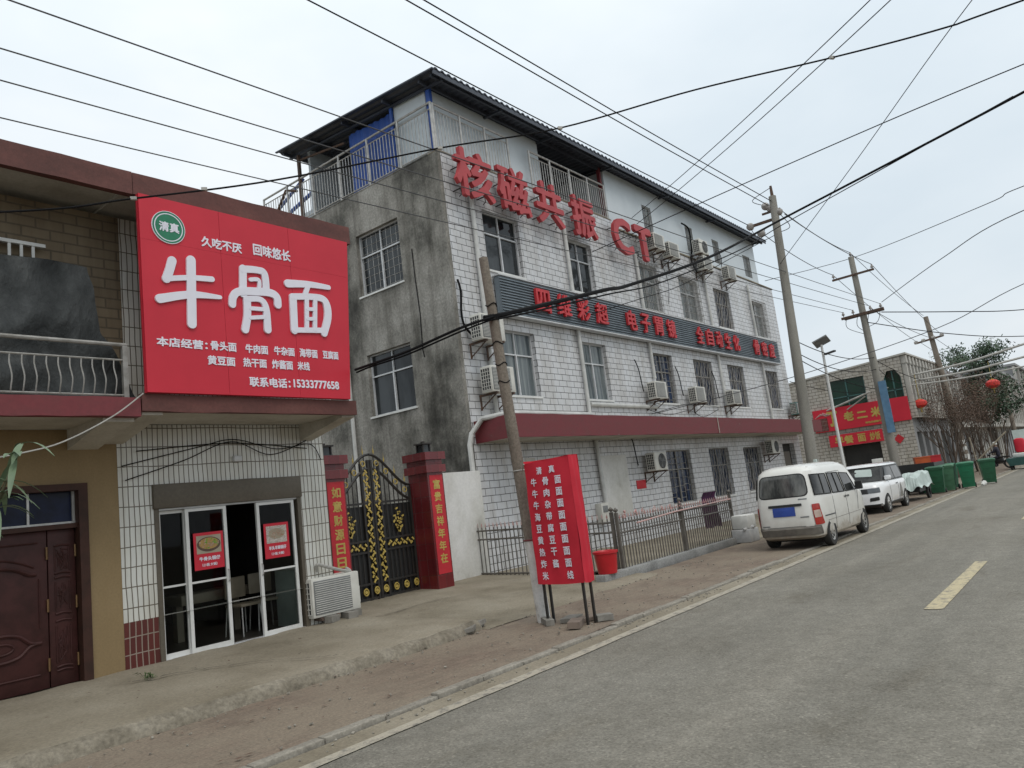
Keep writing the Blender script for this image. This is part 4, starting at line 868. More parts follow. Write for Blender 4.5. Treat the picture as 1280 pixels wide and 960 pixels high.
# corrugated mono-pitch roof with an overhang
def roof():
    mb = MB(); x0, x1, y0, y1 = 12.08, 33.3, 10.72, 17.0; n = int((x1 - x0) / .055)
    zr = lambda y: 11.78 + (y - 10.72) * .068
    for i in range(n + 1):
        x = x0 + (x1 - x0) * i / n; c = .022 * (1 if (i // 2) % 2 else -1)
        mb.v += [(x, y0, zr(y0) + c), (x, y1, zr(y1) + c), (x, y0, zr(y0) + c - .035), (x, y1, zr(y1) + c - .035)]
    for i in range(n):
        a, b = 4 * i, 4 * i + 4
        mb.f += [[a, b, b + 1, a + 1], [a + 2, a + 3, b + 3, b + 2], [a, a + 2, b + 2, b], [a + 1, b + 1, b + 3, a + 3]]; mb.sm += [False] * 4
    mb.f += [[0, 1, 3, 2], [4 * n, 4 * n + 2, 4 * n + 3, 4 * n + 1]]; mb.sm += [False] * 2
    return mb
rf = roof().build('sheet_roof', 'roof_sheet', **W)
mb = MB()
for y in (10.9, 11.3, 12.6, 14.2, 15.6, 16.8): z = 11.78 + (y - 10.72) * .068 - .10; mb.box(12.2, 33.2, y - .03, y + .03, z - .05, z + .035)
for x in (12.5, 14.7, 17.0, 20.2, 24, 28, 32.8): mb.add([(x - .03, 10.8, 11.60), (x + .03, 10.8, 11.60), (x + .03, 16.9, 12.02), (x - .03, 16.9, 12.02), (x - .03, 10.8, 11.655), (x + .03, 10.8, 11.655), (x + .03, 16.9, 12.07), (x - .03, 16.9, 12.07)], [(0, 3, 2, 1), (4, 5, 6, 7), (0, 1, 5, 4), (1, 2, 6, 5), (2, 3, 7, 6), (3, 0, 4, 7)])
mb.build('purlins', 'roof_sheet', rf, True)
mb = MB(); mb.box(12.12, 33.25, 10.735, 10.76, 11.62, 11.735); mb.build('gutter_trim', 'roof_sheet', rf, True)
# roof railings
def railing(p0, p1, h0, h1, name='roof_railing', posts=4, top=True):
    p0, p1 = Vector(p0), Vector(p1); d = p1 - p0; L = d.length
    r = MB(); r.tube([p0 + Vector((0, 0, h1)), p1 + Vector((0, 0, h1))], .03, 8); r.tube([p0 + Vector((0, 0, h1 - .16)), p1 + Vector((0, 0, h1 - .16))], .016, 6); r.tube([p0 + Vector((0, 0, h0)), p1 + Vector((0, 0, h0))], .016, 6)
    R_ = r.build(name, 'steel', **W)
    for i in range(posts + 1): q = p0 + d * i / posts; MB().tube([q, q + Vector((0, 0, h1 + .01))], .032, 8).build('railing_post', 'steel', R_, True)
    r = MB(); n = int(L / .115)
    for i in range(1, n): q = p0 + d * i / n; r.tube([q + Vector((0, 0, h0)), q + Vector((0, 0, h1 - .16))], .012, 5)
    r.build('railing_bars', 'steel', R_, True)
railing((12.52, 11.24, 9.97), (15.34, 11.24, 9.97), .08, 1.26, posts=3); railing((16.25, 11.22, 9.97), (20.14, 11.22, 9.97), .08, 1.16, posts=4); railing((12.48, 11.27, 9.98), (12.48, 18.3, 10.02), .08, 1.28, posts=6)
# lower shed behind the top railing
mb = MB(); mb.box(13.6, 13.7, 17.2, 20, 9.9, 11.0); mb.build('shed_wall', 'panel_white', **W)
mb = MB(); mb.tube([(12.9, 20.5, 10.2), (12.9, 16.9, 11.55)], .05, 6); mb.tube([(13.6, 20.5, 10.9), (13.6, 16.9, 11.62)], .06, 6); mb.build('blue_beam', 'blue_sheet', **W)

# --- big letters on the parapet, each its own piece
bigs = [('核', 12.62, 13.98, 'big red character 核 at the grey corner end of the rooftop lettering'), ('磁', 14.2, 15.45, 'big red character 磁 second in the rooftop lettering'), ('共', 15.74, 17.0, 'big red character 共 standing below the gap between the two front railings'), ('振', 17.44, 18.68, 'big red character 振 in the rooftop lettering just before the letter C'), ('C', 19.66, 20.78, 'big red Latin letter C in the rooftop lettering'), ('T', 21.04, 22.14, 'big red Latin letter T last of the rooftop lettering beside the air conditioners')]
random.seed(5)
for ch, a, b, lab in bigs:
    t = thing('roof_letter', lab, 'letter', ((a + b) / 2, 10.9, 8.82), 0, 'big red letters along the parapet')
    z1 = 10.08 if ch not in 'CT' else 9.93
    latin = ch in 'CT'
    o = lettering(ch, 'letter_body', 'letter_red', lambda u, v, d: (u, 10.92 - d + (v - 9.4) * .03, v), a, b, 8.82 if not latin else 8.74, z1, t, .11, .03 if latin else .022)
    for x in (a + .25, b - .25):
        for z in (9.05, 9.6): MB().tube([(x, 10.9, z), (x, 11.2, z)], .016, 5).tube([(x, 10.95, z), (x + .05, 10.97, z - .12), (x - .02, 11.0, z - .2)], .012, 5).build('bracket', 'dark_iron', t, True)

# --- louvred sign board
lb = thing('department_sign', 'long grey louvred sign board with red characters across the clinic front', 'signboard', (14, 11, 6.1))
mb = MB(); mb.box(13.95, 33.05, 10.99, 11.15, 6.12, 7.08); n = 13
for i in range(n):
    z0 = 6.13 + .072 * i; mb.add([(13.93, 10.985, z0), (33.07, 10.985, z0), (33.07, 10.945, z0 + .005), (13.93, 10.945, z0 + .005), (33.07, 10.985, z0 + .058), (13.93, 10.985, z0 + .058)], [(0, 1, 2, 3), (3, 2, 4, 5), (1, 4, 2), (0, 3, 5)])
mb.build('louvre_board', 'louvre', lb, True)
mb = MB(); mb.box(13.9, 33.1, 10.94, 11.16, 6.085, 6.118); mb.box(13.9, 33.1, 10.94, 11.16, 7.082, 7.11); mb.build('frame', 'alu', lb, True)
for body, a, b in (('四维彩超', 15.25, 18.70), ('电子胃镜', 19.82, 23.0), ('全自动生化', 24.65, 28.45), ('骨密度', 30.0, 32.3)):
    n = len(body); st = (b - a) / (n - .35 + .0); w = st * .64
    for i, ch in enumerate(body):
        lettering(ch, 'character', 'letter_red2', FY(10.94), a + (b - a - w) * i / (n - 1), a + (b - a - w) * i / (n - 1) + w, 6.3, 6.92, lb, .07, .02)

# --- air conditioners
def ac(front):
    t = thing('outdoor_ac_unit', 'x', 'air conditioner')
    w, d, h = .74, .30, .56
    c = MB(); c.bbox(-w / 2, w / 2, -d, 0, .02, h, .018); c.build('casing', 'ac_white', t)
    c = MB(); c.quad((-w / 2 - .003, -.03, .07), (-w / 2 - .003, -d + .03, .07), (-w / 2 - .003, -d + .03, h - .05), (-w / 2 - .003, -.03, h - .05)); s = c.build('side_coil', 'ac_dark', t)
    c = MB()
    for i in range(5): y = -d + .03 + (d - .06) * i / 4; c.box(-w / 2 - .012, -w / 2 - .004, y - .006, y + .006, .07, h - .05)
    for i in range(7): z = .07 + (h - .12) * i / 6; c.box(-w / 2 - .0125, -w / 2 - .0035, -d + .024, -.024, z - .006, z + .006)
    c.build('side_grid', 'ac_white', s)
    if front == 'round':
        cx, cz, r = .07, h * .52, .225
        c = MB(); c.disc((cx, -d - .003, cz), r, 28); f = c.build('fan_opening', 'ac_dark', t)
        c = MB()
        for q in range(1, 7): rr_ = r * q / 6; c.tube([(cx + rr_ * math.cos(k * pi / 14), -d - .012, cz + rr_ * math.sin(k * pi / 14)) for k in range(29)], .0045, 4, False)
        for k in range(12): c.tube([(cx, -d - .013, cz), (cx + r * math.cos(k * pi / 6), -d - .013, cz + r * math.sin(k * pi / 6))], .0045, 4)
        c.build('fan_guard', 'ac_mesh', f)
        c = MB()
        for k in range(3):
            a = k * 2.09; c.quad(*[(cx + rad * math.cos(a + o_), -d - .006, cz + rad * math.sin(a + o_)) for rad, o_ in ((.04, 0), (r * .92, -.1), (r * .92, .75), (.04, .9))])
        c.build('fan_blade', 'ac_mesh', f)
    else:
        c = MB(); c.bbox(-w / 2 + .03, w / 2 - .14, -d - .012, -d + .01, .06, h - .04, .008); f = c.build('fan_panel', 'ac_mesh', t)
        c = MB()
        for i in range(15): z = .085 + (h - .15) * i / 14; c.box(-w / 2 + .04, w / 2 - .15, -d - .017, -d - .013, z - .004, z + .004)
        c.build('panel_slats', 'ac_white', f)
    c = MB()
    for x in (-.26, .26): MB().box(x - .02, x + .02, -d - .03, .16, -.025, .018).build('bracket', 'rust', t)
    c = MB(); c.bbox(w / 2 - .005, w / 2 + .045, -d + .06, -.04, .1, .34, .01); c.build('valve_cover', 'ac_white', t)
    for x in (-.26, .26): MB().tube([(x, .16, -.28), (x, -.28, -.02)], .014, 5).box(x - .015, x + .015, .13, .158, -.3, -.026).build('wall_bracket', 'rust', t)
    return t
acr, acp = ac('round'), ac('panel')
used = set()
def put_ac(proto, x, y, z, label, group, rz=0, sc=1.0):
    t = proto if proto.name not in used else copy_tree(proto); used.add(proto.name)
    t.location = (x, y, z); t.rotation_euler = (0, 0, rz); t.scale = (sc,) * 3; tag(t, label, None, group); return t
G1 = 'air conditioners hung on the clinic front'
yb = HY - .16
for args in ((acp, 13.05, yb - .08, 5.26, 'upper of two white air conditioners behind the thin leaning pole', G1, 0, 1.12), (acp, 13.2, yb - .08, 4.06, 'lower of two white air conditioners behind the thin leaning pole', G1, 0, 1.12),
    (acp, 21.05, yb, 4.16, 'white air conditioner under the first barred window from the left above the red canopy', G1), (acp, 23.86, yb, 4.11, 'white air conditioner above the canopy between the first and second barred windows', G1), (acp, 26.98, yb, 4.12, 'white air conditioner above the canopy beside the downpipe and third barred window', G1),
    (acr, 20.3, yb, 1.97, 'white air conditioner with a round fan beside the leftmost ground floor window', G1), (acr, 30.02, yb, 2.2, 'white air conditioner with a round fan beside the ground floor door', G1),
    (acp, 22.55, yb, 9.3, 'weathered air conditioner at roof level right beside the letter T', G1), (acp, 23.62, yb, 9.2, 'weathered air conditioner at roof level second from the letter T', G1), (acr, 26.2, yb, 9.82, 'air conditioner on the upper bracket of the pair stacked at roof level', G1), (acp, 26.38, yb, 9.2, 'air conditioner on the lower bracket of the pair stacked at roof level', G1), (acp, 28.62, yb, 9.2, 'last air conditioner at roof level standing alone nearest the far end', G1)):
    put_ac(*args)
tl = put_ac(acp, 33.75, yb, 3.82, 'greenish air conditioner at the far end of the clinic above the canopy', G1)
for c in tl.children:
    if c.name.startswith('casing'): c.data = c.data.copy(); c.data.materials[0] = M['teal_paint']
gu = put_ac(acp, 7.2, 9.78, .27, 'white air conditioner standing on the pavement beside the shop front', 'ground air conditioner', 0, 1.0)
gu.scale = (1.18, 1.05, 1.04)
del gu['group']
for c in list(gu.children):
    if c.name.startswith(('wall_bracket',)): bpy.data.objects.remove(c)
solo(MB().tube(smooth_path([(6.95, 9.56, .95), (6.92, 9.5, 1.04), (7.1, 9.48, .98), (7.35, 9.5, .9), (7.55, 9.56, .86), (7.6, 9.7, .9)], 6), .026, 8), 'refrigerant_hose', 'pale_cable', 'pale hose looping over the air conditioner on the ground', 'hose')
random.seed(21)
for i, (x, y, s) in enumerate(((7.05, 9.42, .13), (7.35, 9.40, .16), (7.55, 9.5, .12))):
    m = MB(); m.rot_box(x, y, .245, s * 1.6, s, .09, random.uniform(0, 2)); solo(m, 'loose_block', 'slab_grey', 'grey block propping up the air conditioner on the ground', 'block', 'blocks under the ground air conditioner')
# little red plate, meter box on the clinic wall
solo(MB().bbox(19.46, 20.0, HY - .02, HY - .001, 1.52, 1.77, .004), 'wall_plaque', 'paper_red', 'small red plaque on the white tiles below the round fan air conditioner', 'plaque')
mb_ = thing('meter_box', 'pale meter box at the foot of the downpipe on the clinic wall', 'meter box', (17.3, HY - .1, .78)); MB().bbox(-.18, .18, -.1, .1, 0, .5, .01).build('case', 'ac_white', mb_); MB().bbox(-.12, .12, -.112, -.1, .25, .42, .005).build('dial', 'ac_mesh', mb_)

# ------------------------------------------------------------------ gate between shop and clinic
def gate_pillar(x0, x1, label, body, lamp):
    p = thing('gate_pillar', label, 'gate pillar', ((x0 + x1) / 2, 10.7, .13), 0, 'pillars of the iron gate')
    y0, y1 = 10.45, 10.98
    MB().box(x0, x1, y0, y1, .05, 2.35).build('shaft', 'pillar_tile', p, True)
    MB().box(x0 - .05, x1 + .05, y0 - .05, y1 + .05, 2.352, 2.50).box(x0 - .005, x1 + .005, y0 - .005, y1 + .005, 2.50, 2.60).box(x0 - .06, x1 + .06, y0 - .06, y1 + .06, 2.602, 2.75).build('cap', 'pillar_tile', p, True)
    l = thing('pillar_lamp', lamp, 'lamp', ((x0 + x1) / 2, 10.7, 2.752), 0, 'lamps on the gate pillars')
    MB().box(-.11, .11, -.11, .11, 0, .03).box(-.08, .08, -.08, .08, .031, .17).build('lamp_glass', 'pane', l); MB().box(-.13, .13, -.13, .13, .172, .2).box(-.03, .03, -.03, .03, .2, .24).build('lamp_cap', 'dark_iron', l)
    f = MB()
    for sx in (-.09, .09):
        for sy in (-.09, .09): f.box(sx - .012, sx + .012, sy - .012, sy + .012, .031, .17)
    f.build('lamp_frame', 'dark_iron', l)
    c = thing('gate_couplet', label.replace('pillar', 'paper strip').replace('dark red tiled', 'red').split(' standing')[0] + ' pasted on the ' + ('pillar by the shop' if x0 < 9 else 'pillar by the white wall'), 'couplet', ((x0 + x1) / 2, y0 - .004, .5), 0, 'red couplets on the gate pillars')
    c['label'] = ('red paper strip with gold characters pasted on the gate pillar by the shop' if x0 < 9 else 'red paper strip with gold characters pasted on the gate pillar by the white wall')
    a, b = (x0 + .03, x1 - .03) if x0 < 9 else (x0 + .05, x1 - .03)
    MB().box(a, b, y0 - .004, y0 - .001, .42, 2.3).build('paper', 'paper_red', c, True)
    for i, ch in enumerate(body):
        zc = 2.12 - i * .235; s = .095
        lettering(ch, 'character', 'gold', FY(y0 - .004), (a + b) / 2 - s, (a + b) / 2 + s, zc - s, zc + s * .95, c, .002, .03)
gate_pillar(7.90, 8.31, 'dark red tiled gate pillar standing beside the shop wall', '如意财源日日进', 'small black lamp on the gate pillar by the shop')
gate_pillar(10.29, 10.72, 'dark red tiled gate pillar standing beside the white wall', '富贵吉祥年年在', 'small black lamp on the gate pillar by the white wall')
gt = thing('iron_gate', 'black wrought iron double gate with gold ornaments and an arched top', 'gate', (9.3, 10.95, .15))
def gate_leaf(s):
    cx, gy = 9.3, 10.95; x0, x1 = (8.33, 9.29) if s < 0 else (9.31, 10.27)
    top = lambda x: 2.18 + .62 * (.5 + .5 * math.cos(pi * min(1, abs(x - cx) / .99)))
    fr = MB(); inner = x1 if s < 0 else x0; outer = x0 if s < 0 else x1
    sgn = -s
    for xx in (inner + (-.025 if s < 0 else .025), inner + (-.2 if s < 0 else .2)): fr.box(xx - .022, xx + .022, gy - .025, gy + .025, .17, top(xx) - .1)
    fr.box(min(outer, outer + s * -.05), max(outer, outer + s * -.05), gy - .025, gy + .025, .15, 2.15)
    a, b = sorted((outer, inner))
    for z in (.2, .46, 1.02, 1.22, 1.90): fr.box(a, b, gy - .02, gy + .02, z - .018, z + .018)
    for off in (0, -.26): fr.tube([(a + (b - a) * i / 20, gy, top(a + (b - a) * i / 20) + off) for i in range(21)], .026, 6)
    lf = fr.build('gate_leaf', 'dark_iron', gt, True)
    br = MB(); n = 9
    for i in range(1, n):
        x = a + (b - a) * i / n; br.tube([(x, gy, .2), (x, gy, top(x) - .02)], .011, 5)
    br.build('bars', 'dark_iron', lf, True)
    bk = MB(); bk.box(a + .02, b - .02, gy + .03, gy + .04, .2, 1.85); bk.build('backing_sheet', 'black_plastic', lf, True)
    g = MB(); xi = inner + (-.11 if s < 0 else .11)
    random.seed(8)
    for i in range(44):
        z = .5 + i * (top(xi) - .75) / 44; u = .045 * math.sin(i * 1.9); g.rot_box(xi + u, gy - .03, z, .075, .016, .03, 0, .9 if i % 2 else -.9)
    g.build('gold_scroll', 'gold', lf, True); g = MB()
    for i in range(14): g.rot_box(a + .1 + (b - a - .35) * i / 13 + (.18 if s > 0 else 0), gy - .03, 1.12 + .04 * math.sin(i * 2), .06, .016, .03, 0, .8 if i % 2 else -.8)
    g.build('gold_crossband', 'gold', lf, True); g = MB()
    mx = (a + b) / 2 - sgn * .0 + (-.09 if s < 0 else .09)
    for i in range(60):
        t = random.uniform(0, 6.28); u = random.uniform(-1, 1); v = random.uniform(-1, 1)
        if abs(u) + abs(v) < 1: g.rot_box(mx + .17 * u, gy - .03, 1.55 + .25 * v, .06, .016, .028, 0, random.uniform(-1.5, 1.5))
    g.build('gold_medallion', 'gold', lf, True)
    for i in range(4): g = MB(); g.tube([(a + .12 + (b - a - .2) * i / 3 + .05 * math.cos(k * pi / 5), gy - .025, .33 + .06 * math.sin(k * pi / 5)) for k in range(11)], .014, 5); g.rot_box(a + .12 + (b - a - .2) * i / 3, gy - .025, .33, .05, .015, .05, 0, .78); g.build('gold_rosette', 'gold', lf, True)
    for i in range(4): g = MB(); x = a + (b - a) * (i + .7) / 4.4; g.tube([] + [(x + .05 * math.cos(k * pi / 4), gy - .02, top(x) - .13 + .05 * math.sin(k * pi / 4)) for k in range(9)], .01, 5); g.build('gold_ring', 'gold', lf, True)
    for i in range(4): sp = MB(); x = a + (b - a) * (i + .5) / 4; sp.lathe([(.002, .0), (.016, .06), (.004, .12), (.0, .2)], (x, gy, top(x) + .02), 6); sp.build('spear_tip', 'gold', lf, True)
gate_leaf(-1); gate_leaf(1)
wl = MB(); wl.box(10.73, 12.36, 10.93, 11.10, .02, 2.36); solo(wl, 'garden_wall', 'white_plaster', 'short whitewashed wall between the gate pillar and the clinic corner', 'wall')

# ------------------------------------------------------------------ iron fence
fc = thing('iron_fence', 'low grey iron picket fence with spear tips around the clinic yard', 'fence', (12.06, 7.45, .16))
def fence_panel(p0, p1, posts):
    p0, p1 = Vector(p0), Vector(p1); d = p1 - p0; L = d.length; n = int(L / .105)
    m = MB()
    for z in (.10, .80, .98): m.tube([p0 + Vector((0, 0, z)), p1 + Vector((0, 0, z))], .019, 6)
    for i in range(n + 1): q = p0 + d * i / n; m.tube([q + Vector((0, 0, .02)), q + Vector((0, 0, 1.05))], .0125, 5)
    pn = m.build('picket_panel', 'fence_iron', fc, True); m = MB()
    for i in range(n + 1): q = p0 + d * i / n; m.lathe([(.008, 1.05), (.017, 1.08), (.002, 1.15)], q, 5)
    m.build('finials', 'pink', pn, True)
    for i in range(posts + 1):
        if i == posts and p1.y > 8: continue
        q = p0 + d * i / posts; m = MB(); m.box(q.x - .028, q.x + .028, q.y - .028, q.y + .028, .0 + q.z, 1.17 + q.z); m.lathe([(.0, 1.17), (.045, 1.2), (.045, 1.23), (0, 1.27)], q, 8); m.build('fence_post', 'fence_iron', fc, True)
fence_panel((12.06, 7.46, .0), (17.1, 7.42, .0), 2); fence_panel((12.06, 7.56, .02), (12.06, 11.0, .1), 1)
random.seed(30)
for i in range(7):
    x = 12.3 + i * .38 + random.uniform(-.1, .1); m = MB()
    for k in range(6): m.rot_box(x + random.uniform(-.04, .04), 7.43, 1.12 + random.uniform(-.05, .05), .05, .02, .04, random.random(), random.random() * 3)
    m.build('pink_rosette', 'pink', fc, True)
solo(MB().tube([(12.6, 7.36, .93), (14.2, 7.37, 1.0), (17.0, 7.36, 1.05)], .018, 6), 'red_strip', 'pink', 'long faded red rod tied along the fence', 'rod')
# cloth and odds behind the fence
pc = MB(); n = 12
for j in range(9):
    for i in range(n + 1):
        x = 15.95 + .75 * i / n; z = 1.28 - j * .1; pc.v.append((x + .012 * math.sin(j * 1.1 + i * .5), 7.52 + .035 * math.sin(i * 1.7 + j * .4) + .05 * (j > 0), z + .02 * math.sin(i * .9) * (j > 6)))
for j in range(8):
    for i in range(n): pc.f.append([j * (n + 1) + i, j * (n + 1) + i + 1, (j + 1) * (n + 1) + i + 1, (j + 1) * (n + 1) + i]); pc.sm.append(True)
solo(pc, 'draped_cloth', 'purple_cloth', 'dark purple cloth draped over the yard fence near its far end', 'cloth')
# red bucket on the kerb end
bk = thing('red_bucket', 'red plastic bucket standing on the kerb below the iron fence', 'bucket', (11.46, 7.42, .167))
MB().lathe([(0, .0), (.165, .0), (.17, .02), (.205, .34), (.225, .35), (.225, .385), (.205, .39), (.19, .37), (.155, .04), (0, .03)], (0, 0, 0), 24).build('body', 'red_plastic', bk)
# white box and bag at the fence end
bx = thing('foam_box', 'dented white foam box topped by a crumpled bag beside the van', 'box', (17.15, 7.2, .03))
MB().bbox(-.26, .3, -.22, .22, 0, .30, .02).build('body', 'bag_grey', bx); MB().bbox(-.22, .27, -.2, .2, .31, .62, .03).build('upper_box', 'foam', bx); 
m = MB(); m.tube([(-.3, -.1, .30), (0, -.2, .33), (.3, -.05, .34)], [.03, .05, .02], 8); m.build('crumpled_bag', 'bag_grey', bx)
# ------------------------------------------------------------------ leaning pole and menu stand
np_ = thing('short_pole', 'thin leaning concrete pole with a white painted foot by the red menu stand', 'pole', (7.97, 6.23, .02))
def along(a, b, t): return Vector(a).lerp(Vector(b), t)
A, B = (0, 0, 0), (-.075, .225, 5.0)
MB().tube([along(A, B, t) for t in (.205, .5, .75, 1)], [.086, .080, .072, .064], 14).build('shaft', 'old_pole_concrete', np_)
MB().tube([along(A, B, t) for t in (-.01, .07, .14, .21)], [.092, .090, .089, .087], 14).build('painted_foot', 'pole_white', np_)
m = MB()
for t in (.64, .69, .75, .82, .86): c = along(A, B, t); m.tube([(c.x + .078 * math.cos(k * pi / 8), c.y + .078 * math.sin(k * pi / 8), c.z + .02 * math.sin(k + t * 40)) for k in range(17)], .008, 5)
m.build('tie_wire', 'cable', np_)
m = MB(); c = along(A, B, .212); m.tube([(c.x + .09 * math.cos(k * pi / 8), c.y + .09 * math.sin(k * pi / 8), c.z) for k in range(17)], .012, 5); m.build('red_band', 'maroon_paint', np_)
ms = thing('menu_stand', 'tall red cloth menu stand with white characters on four thin legs', 'sign', (7.95, 5.8, .04))
a0, a1 = -6.07, -5.36   # u runs toward the street
cl = MB(); nn = 14
def face(p0, p1, z0, z1, seed):
    o = len(cl.v); k = 16
    for j in range(k + 1):
        for i in range(nn + 1):
            s, t = i / nn, j / k; b = .018 * math.sin(s * pi) * math.sin(t * pi) + .006 * math.sin(t * 19 + seed + s * 4) * (.3 + abs(s - .5)) + .006 * math.sin(s * 13 + t * 5)
            d = Vector((p1[1] - p0[1], -(p1[0] - p0[0]), 0)).normalized()
            x, y = p0[0] + (p1[0] - p0[0]) * s, p0[1] + (p1[1] - p0[1]) * s
            zt = z1 + .035 * s if seed == 1 else z1 + .035
            cl.v.append((x + d.x * b, y + d.y * b, z0 + (zt - z0) * t - .012 * math.sin(s * 3.1) * (1 - t)))
    for j in range(k):
        for i in range(nn): cl.f.append([o + j * (nn + 1) + i, o + j * (nn + 1) + i + 1, o + (j + 1) * (nn + 1) + i + 1, o + (j + 1) * (nn + 1) + i]); cl.sm.append(True)
P0, P1, P2, P3 = (7.74, 6.07), (7.74, 5.36), (7.93, 5.345), (7.93, 6.065)
face(P0, P1, .535, 2.06, 1); face(P1, P2, .535, 2.06, 2); face(P2, P3, .535, 2.06, 3); face(P3, P0, .535, 2.06, 4)
cl.quad((7.74, 6.07, 2.06), (7.74, 5.36, 2.095), (7.93, 5.345, 2.095), (7.93, 6.065, 2.08)); cl.build('cloth_cover', 'cloth_red', ms, True)
for x, y in ((7.78, 6.02), (7.78, 5.42), (7.9, 5.39), (7.9, 6.02)): MB().box(x - .014, x + .014, y - .014, y + .014, .03, 2.03).build('leg', 'dark_iron', ms, True)
def mch(ch, u, z, s): lettering(ch, 'character', 'letter_white', lambda a, b, d: (7.742 - .026 * math.sin(max(0, min(1, (a - a0) / (a1 - a0))) * pi) * math.sin(max(0, min(1, (b - .535) / 1.54)) * pi) - .006 - d, -a, b), u - s * .92, u + s * .92, z - s, z + s, ms, .002, .02)
W_ = a1 - a0
for ch, fx in (('清', .36), ('真', .66)): mch(ch, a0 + W_ * fx * .94, 1.95, .047)
for i, row in enumerate(('牛骨面', '牛肉面', '牛杂面', '海带面', '豆腐面', '黄豆面', '热干面', '炸酱面', '米 线')):
    for j, ch in enumerate(row):
        if ch != ' ': mch(ch, a0 + W_ * (.19, .46, .73)[j], 1.81 - i * .147, .05)
solo(MB().tube([(7.87, 6.2, 2.0), (7.75, 6.1, 2.02), (7.72, 6.05, 2.06)], .008, 5).tube([(7.94 + .085 * math.cos(k * pi / 6), 6.32 + .085 * math.sin(k * pi / 6), 2.0) for k in range(13)], .008, 5), 'tie_cord', 'pale_cable', 'pale cord tying the red menu stand to the leaning pole', 'cord')
random.seed(14)
for i, (x, y, z, l, w, h, ya, mt, lab) in enumerate(((7.78, 6.03, .07, .26, .11, .07, .9, 'slab_grey', 'grey block lying against the foot of the leaning pole'), (7.64, 5.50, .075, .36, .15, .075, .45, 'brick_red', 'long brownish block before the legs of the menu stand'), (7.98, 5.80, .065, .28, .2, .05, .2, 'slab_grey', 'flat stone weighting the far legs of the menu stand'), (8.05, 5.36, .07, .2, .2, .07, .8, 'slab_grey', 'dark stone at the street side leg of the menu stand'), (8.0, 5.6, .06, .3, .18, .04, -.5, 'brick_red', 'broken slab between the legs of the menu stand'))):
    b = MB(); b.rot_box(x, y, z, l, w, h, ya, random.uniform(-.06, .06), random.uniform(-.06, .06)); solo(b, 'loose_block', mt, lab, 'block', 'blocks weighting the menu stand')
for i in range(6):
    b = MB(); b.rot_box(7.35 + random.uniform(-.18, .25), 6.98 + random.uniform(-.12, .15), .085, random.uniform(.18, .36), random.uniform(.1, .2), .05, random.uniform(0, 3), random.uniform(-.2, .2), random.uniform(-.2, .2))
    solo(b, 'rubble_chunk', 'slab_grey', 'broken concrete chunk at the crumbled corner of the shop pavement', 'rubble', 'rubble at the pavement corner')
wd = MB(); random.seed(6)
for i in range(26):
    a = random.uniform(0, 6.3); l = random.uniform(.04, .11); bx, by = 3.98 + random.uniform(-.05, .05), 8.62 + random.uniform(-.05, .05); h = random.uniform(.03, .1)
    wd.add([(bx, by, .19), (bx + l * .5 * math.cos(a) - .006 * math.sin(a), by + l * .5 * math.sin(a) + .006 * math.cos(a), .19 + h), (bx + l * math.cos(a), by + l * math.sin(a), .19 + h * .8), (bx + l * .5 * math.cos(a) + .006 * math.sin(a), by + l * .5 * math.sin(a) - .006 * math.cos(a), .19 + h * .9)], [(0, 1, 2, 3)])
solo(wd, 'weed_tuft', 'weed', 'small green weed growing from the pavement crack near the brown door', 'weed')

# ------------------------------------------------------------------ vehicles
def ring(z, xr, xf, hw, rc, nc=5, bow=.03, bowf=.06):
    pts = []
    def edge(x, y): return (x, y)
    cs = [(xf - rc, hw - rc, 0), (xr + rc, hw - rc, pi / 2), (xr + rc, -hw + rc, pi), (xf - rc, -hw + rc, 1.5 * pi)]
    for cx, cy, a in cs:
        for k in range(nc + 1): t = a + pi / 2 * k / nc; pts.append((cx + rc * math.cos(t), cy + rc * math.sin(t)))
    # resample straight runs and bow the ends
    out = []
    n = len(pts)
    for i in range(n):
        p, q = pts[i], pts[(i + 1) % n]; out.append(p); L = math.dist(p, q)
        if L > .25:
            m = int(L / .2)
            for k in range(1, m): out.append((p[0] + (q[0] - p[0]) * k / m, p[1] + (q[1] - p[1]) * k / m))
    return out
def car_shell(levels, ln, bowr=.04, bowf=.10, bows=.02):
    """stacked plan outlines: each (z, rear x, front x, half width, corner radius)"""
    N = 168; mb = MB(); rings = []
    for z, xr, xf, hw, rc in levels:
        # sample a superellipse-like rounded rectangle by angle so that rings correspond
        pr = []
        cx, a, b = (xr + xf) / 2, (xf - xr) / 2, hw
        for k in range(N):
            t = 2 * pi * k / N; c, s = math.cos(t), math.sin(t); e = 7.5 if rc < .2 else 5
            r = (abs(c) ** e + abs(s) ** e) ** (-1 / e); x, y = c * r, s * r
            xx = cx + a * x; yy = b * y * (1 - bows * x * x)
            xx += (bowr * y * y if x < -.5 else (-bowf * y * y if x > .5 else 0)) * min(1, (abs(x) - .5) * 2 if abs(x) > .5 else 0)
            pr.append((xx, yy, z))
        rings.append(pr)
    for pr in rings: mb.v += pr
    for i in range(len(rings) - 1):
        for k in range(N): mb.f.append([i * N + k, i * N + (k + 1) % N, (i + 1) * N + (k + 1) % N, (i + 1) * N + k]); mb.sm.append(True)
    mb.f.append(list(range(N))[::-1]); mb.sm.append(False)
    mb.f.append([(len(rings) - 1) * N + k for k in range(N)]); mb.sm.append(True)
    return mb
def lerp_level(levels, z):
    for a, b in zip(levels, levels[1:]):
        if a[0] <= z <= b[0]:
            t = (z - a[0]) / (b[0] - a[0]); return [a[i] + (b[i] - a[i]) * t for i in range(5)]
    return levels[-1] if z > levels[-1][0] else levels[0]
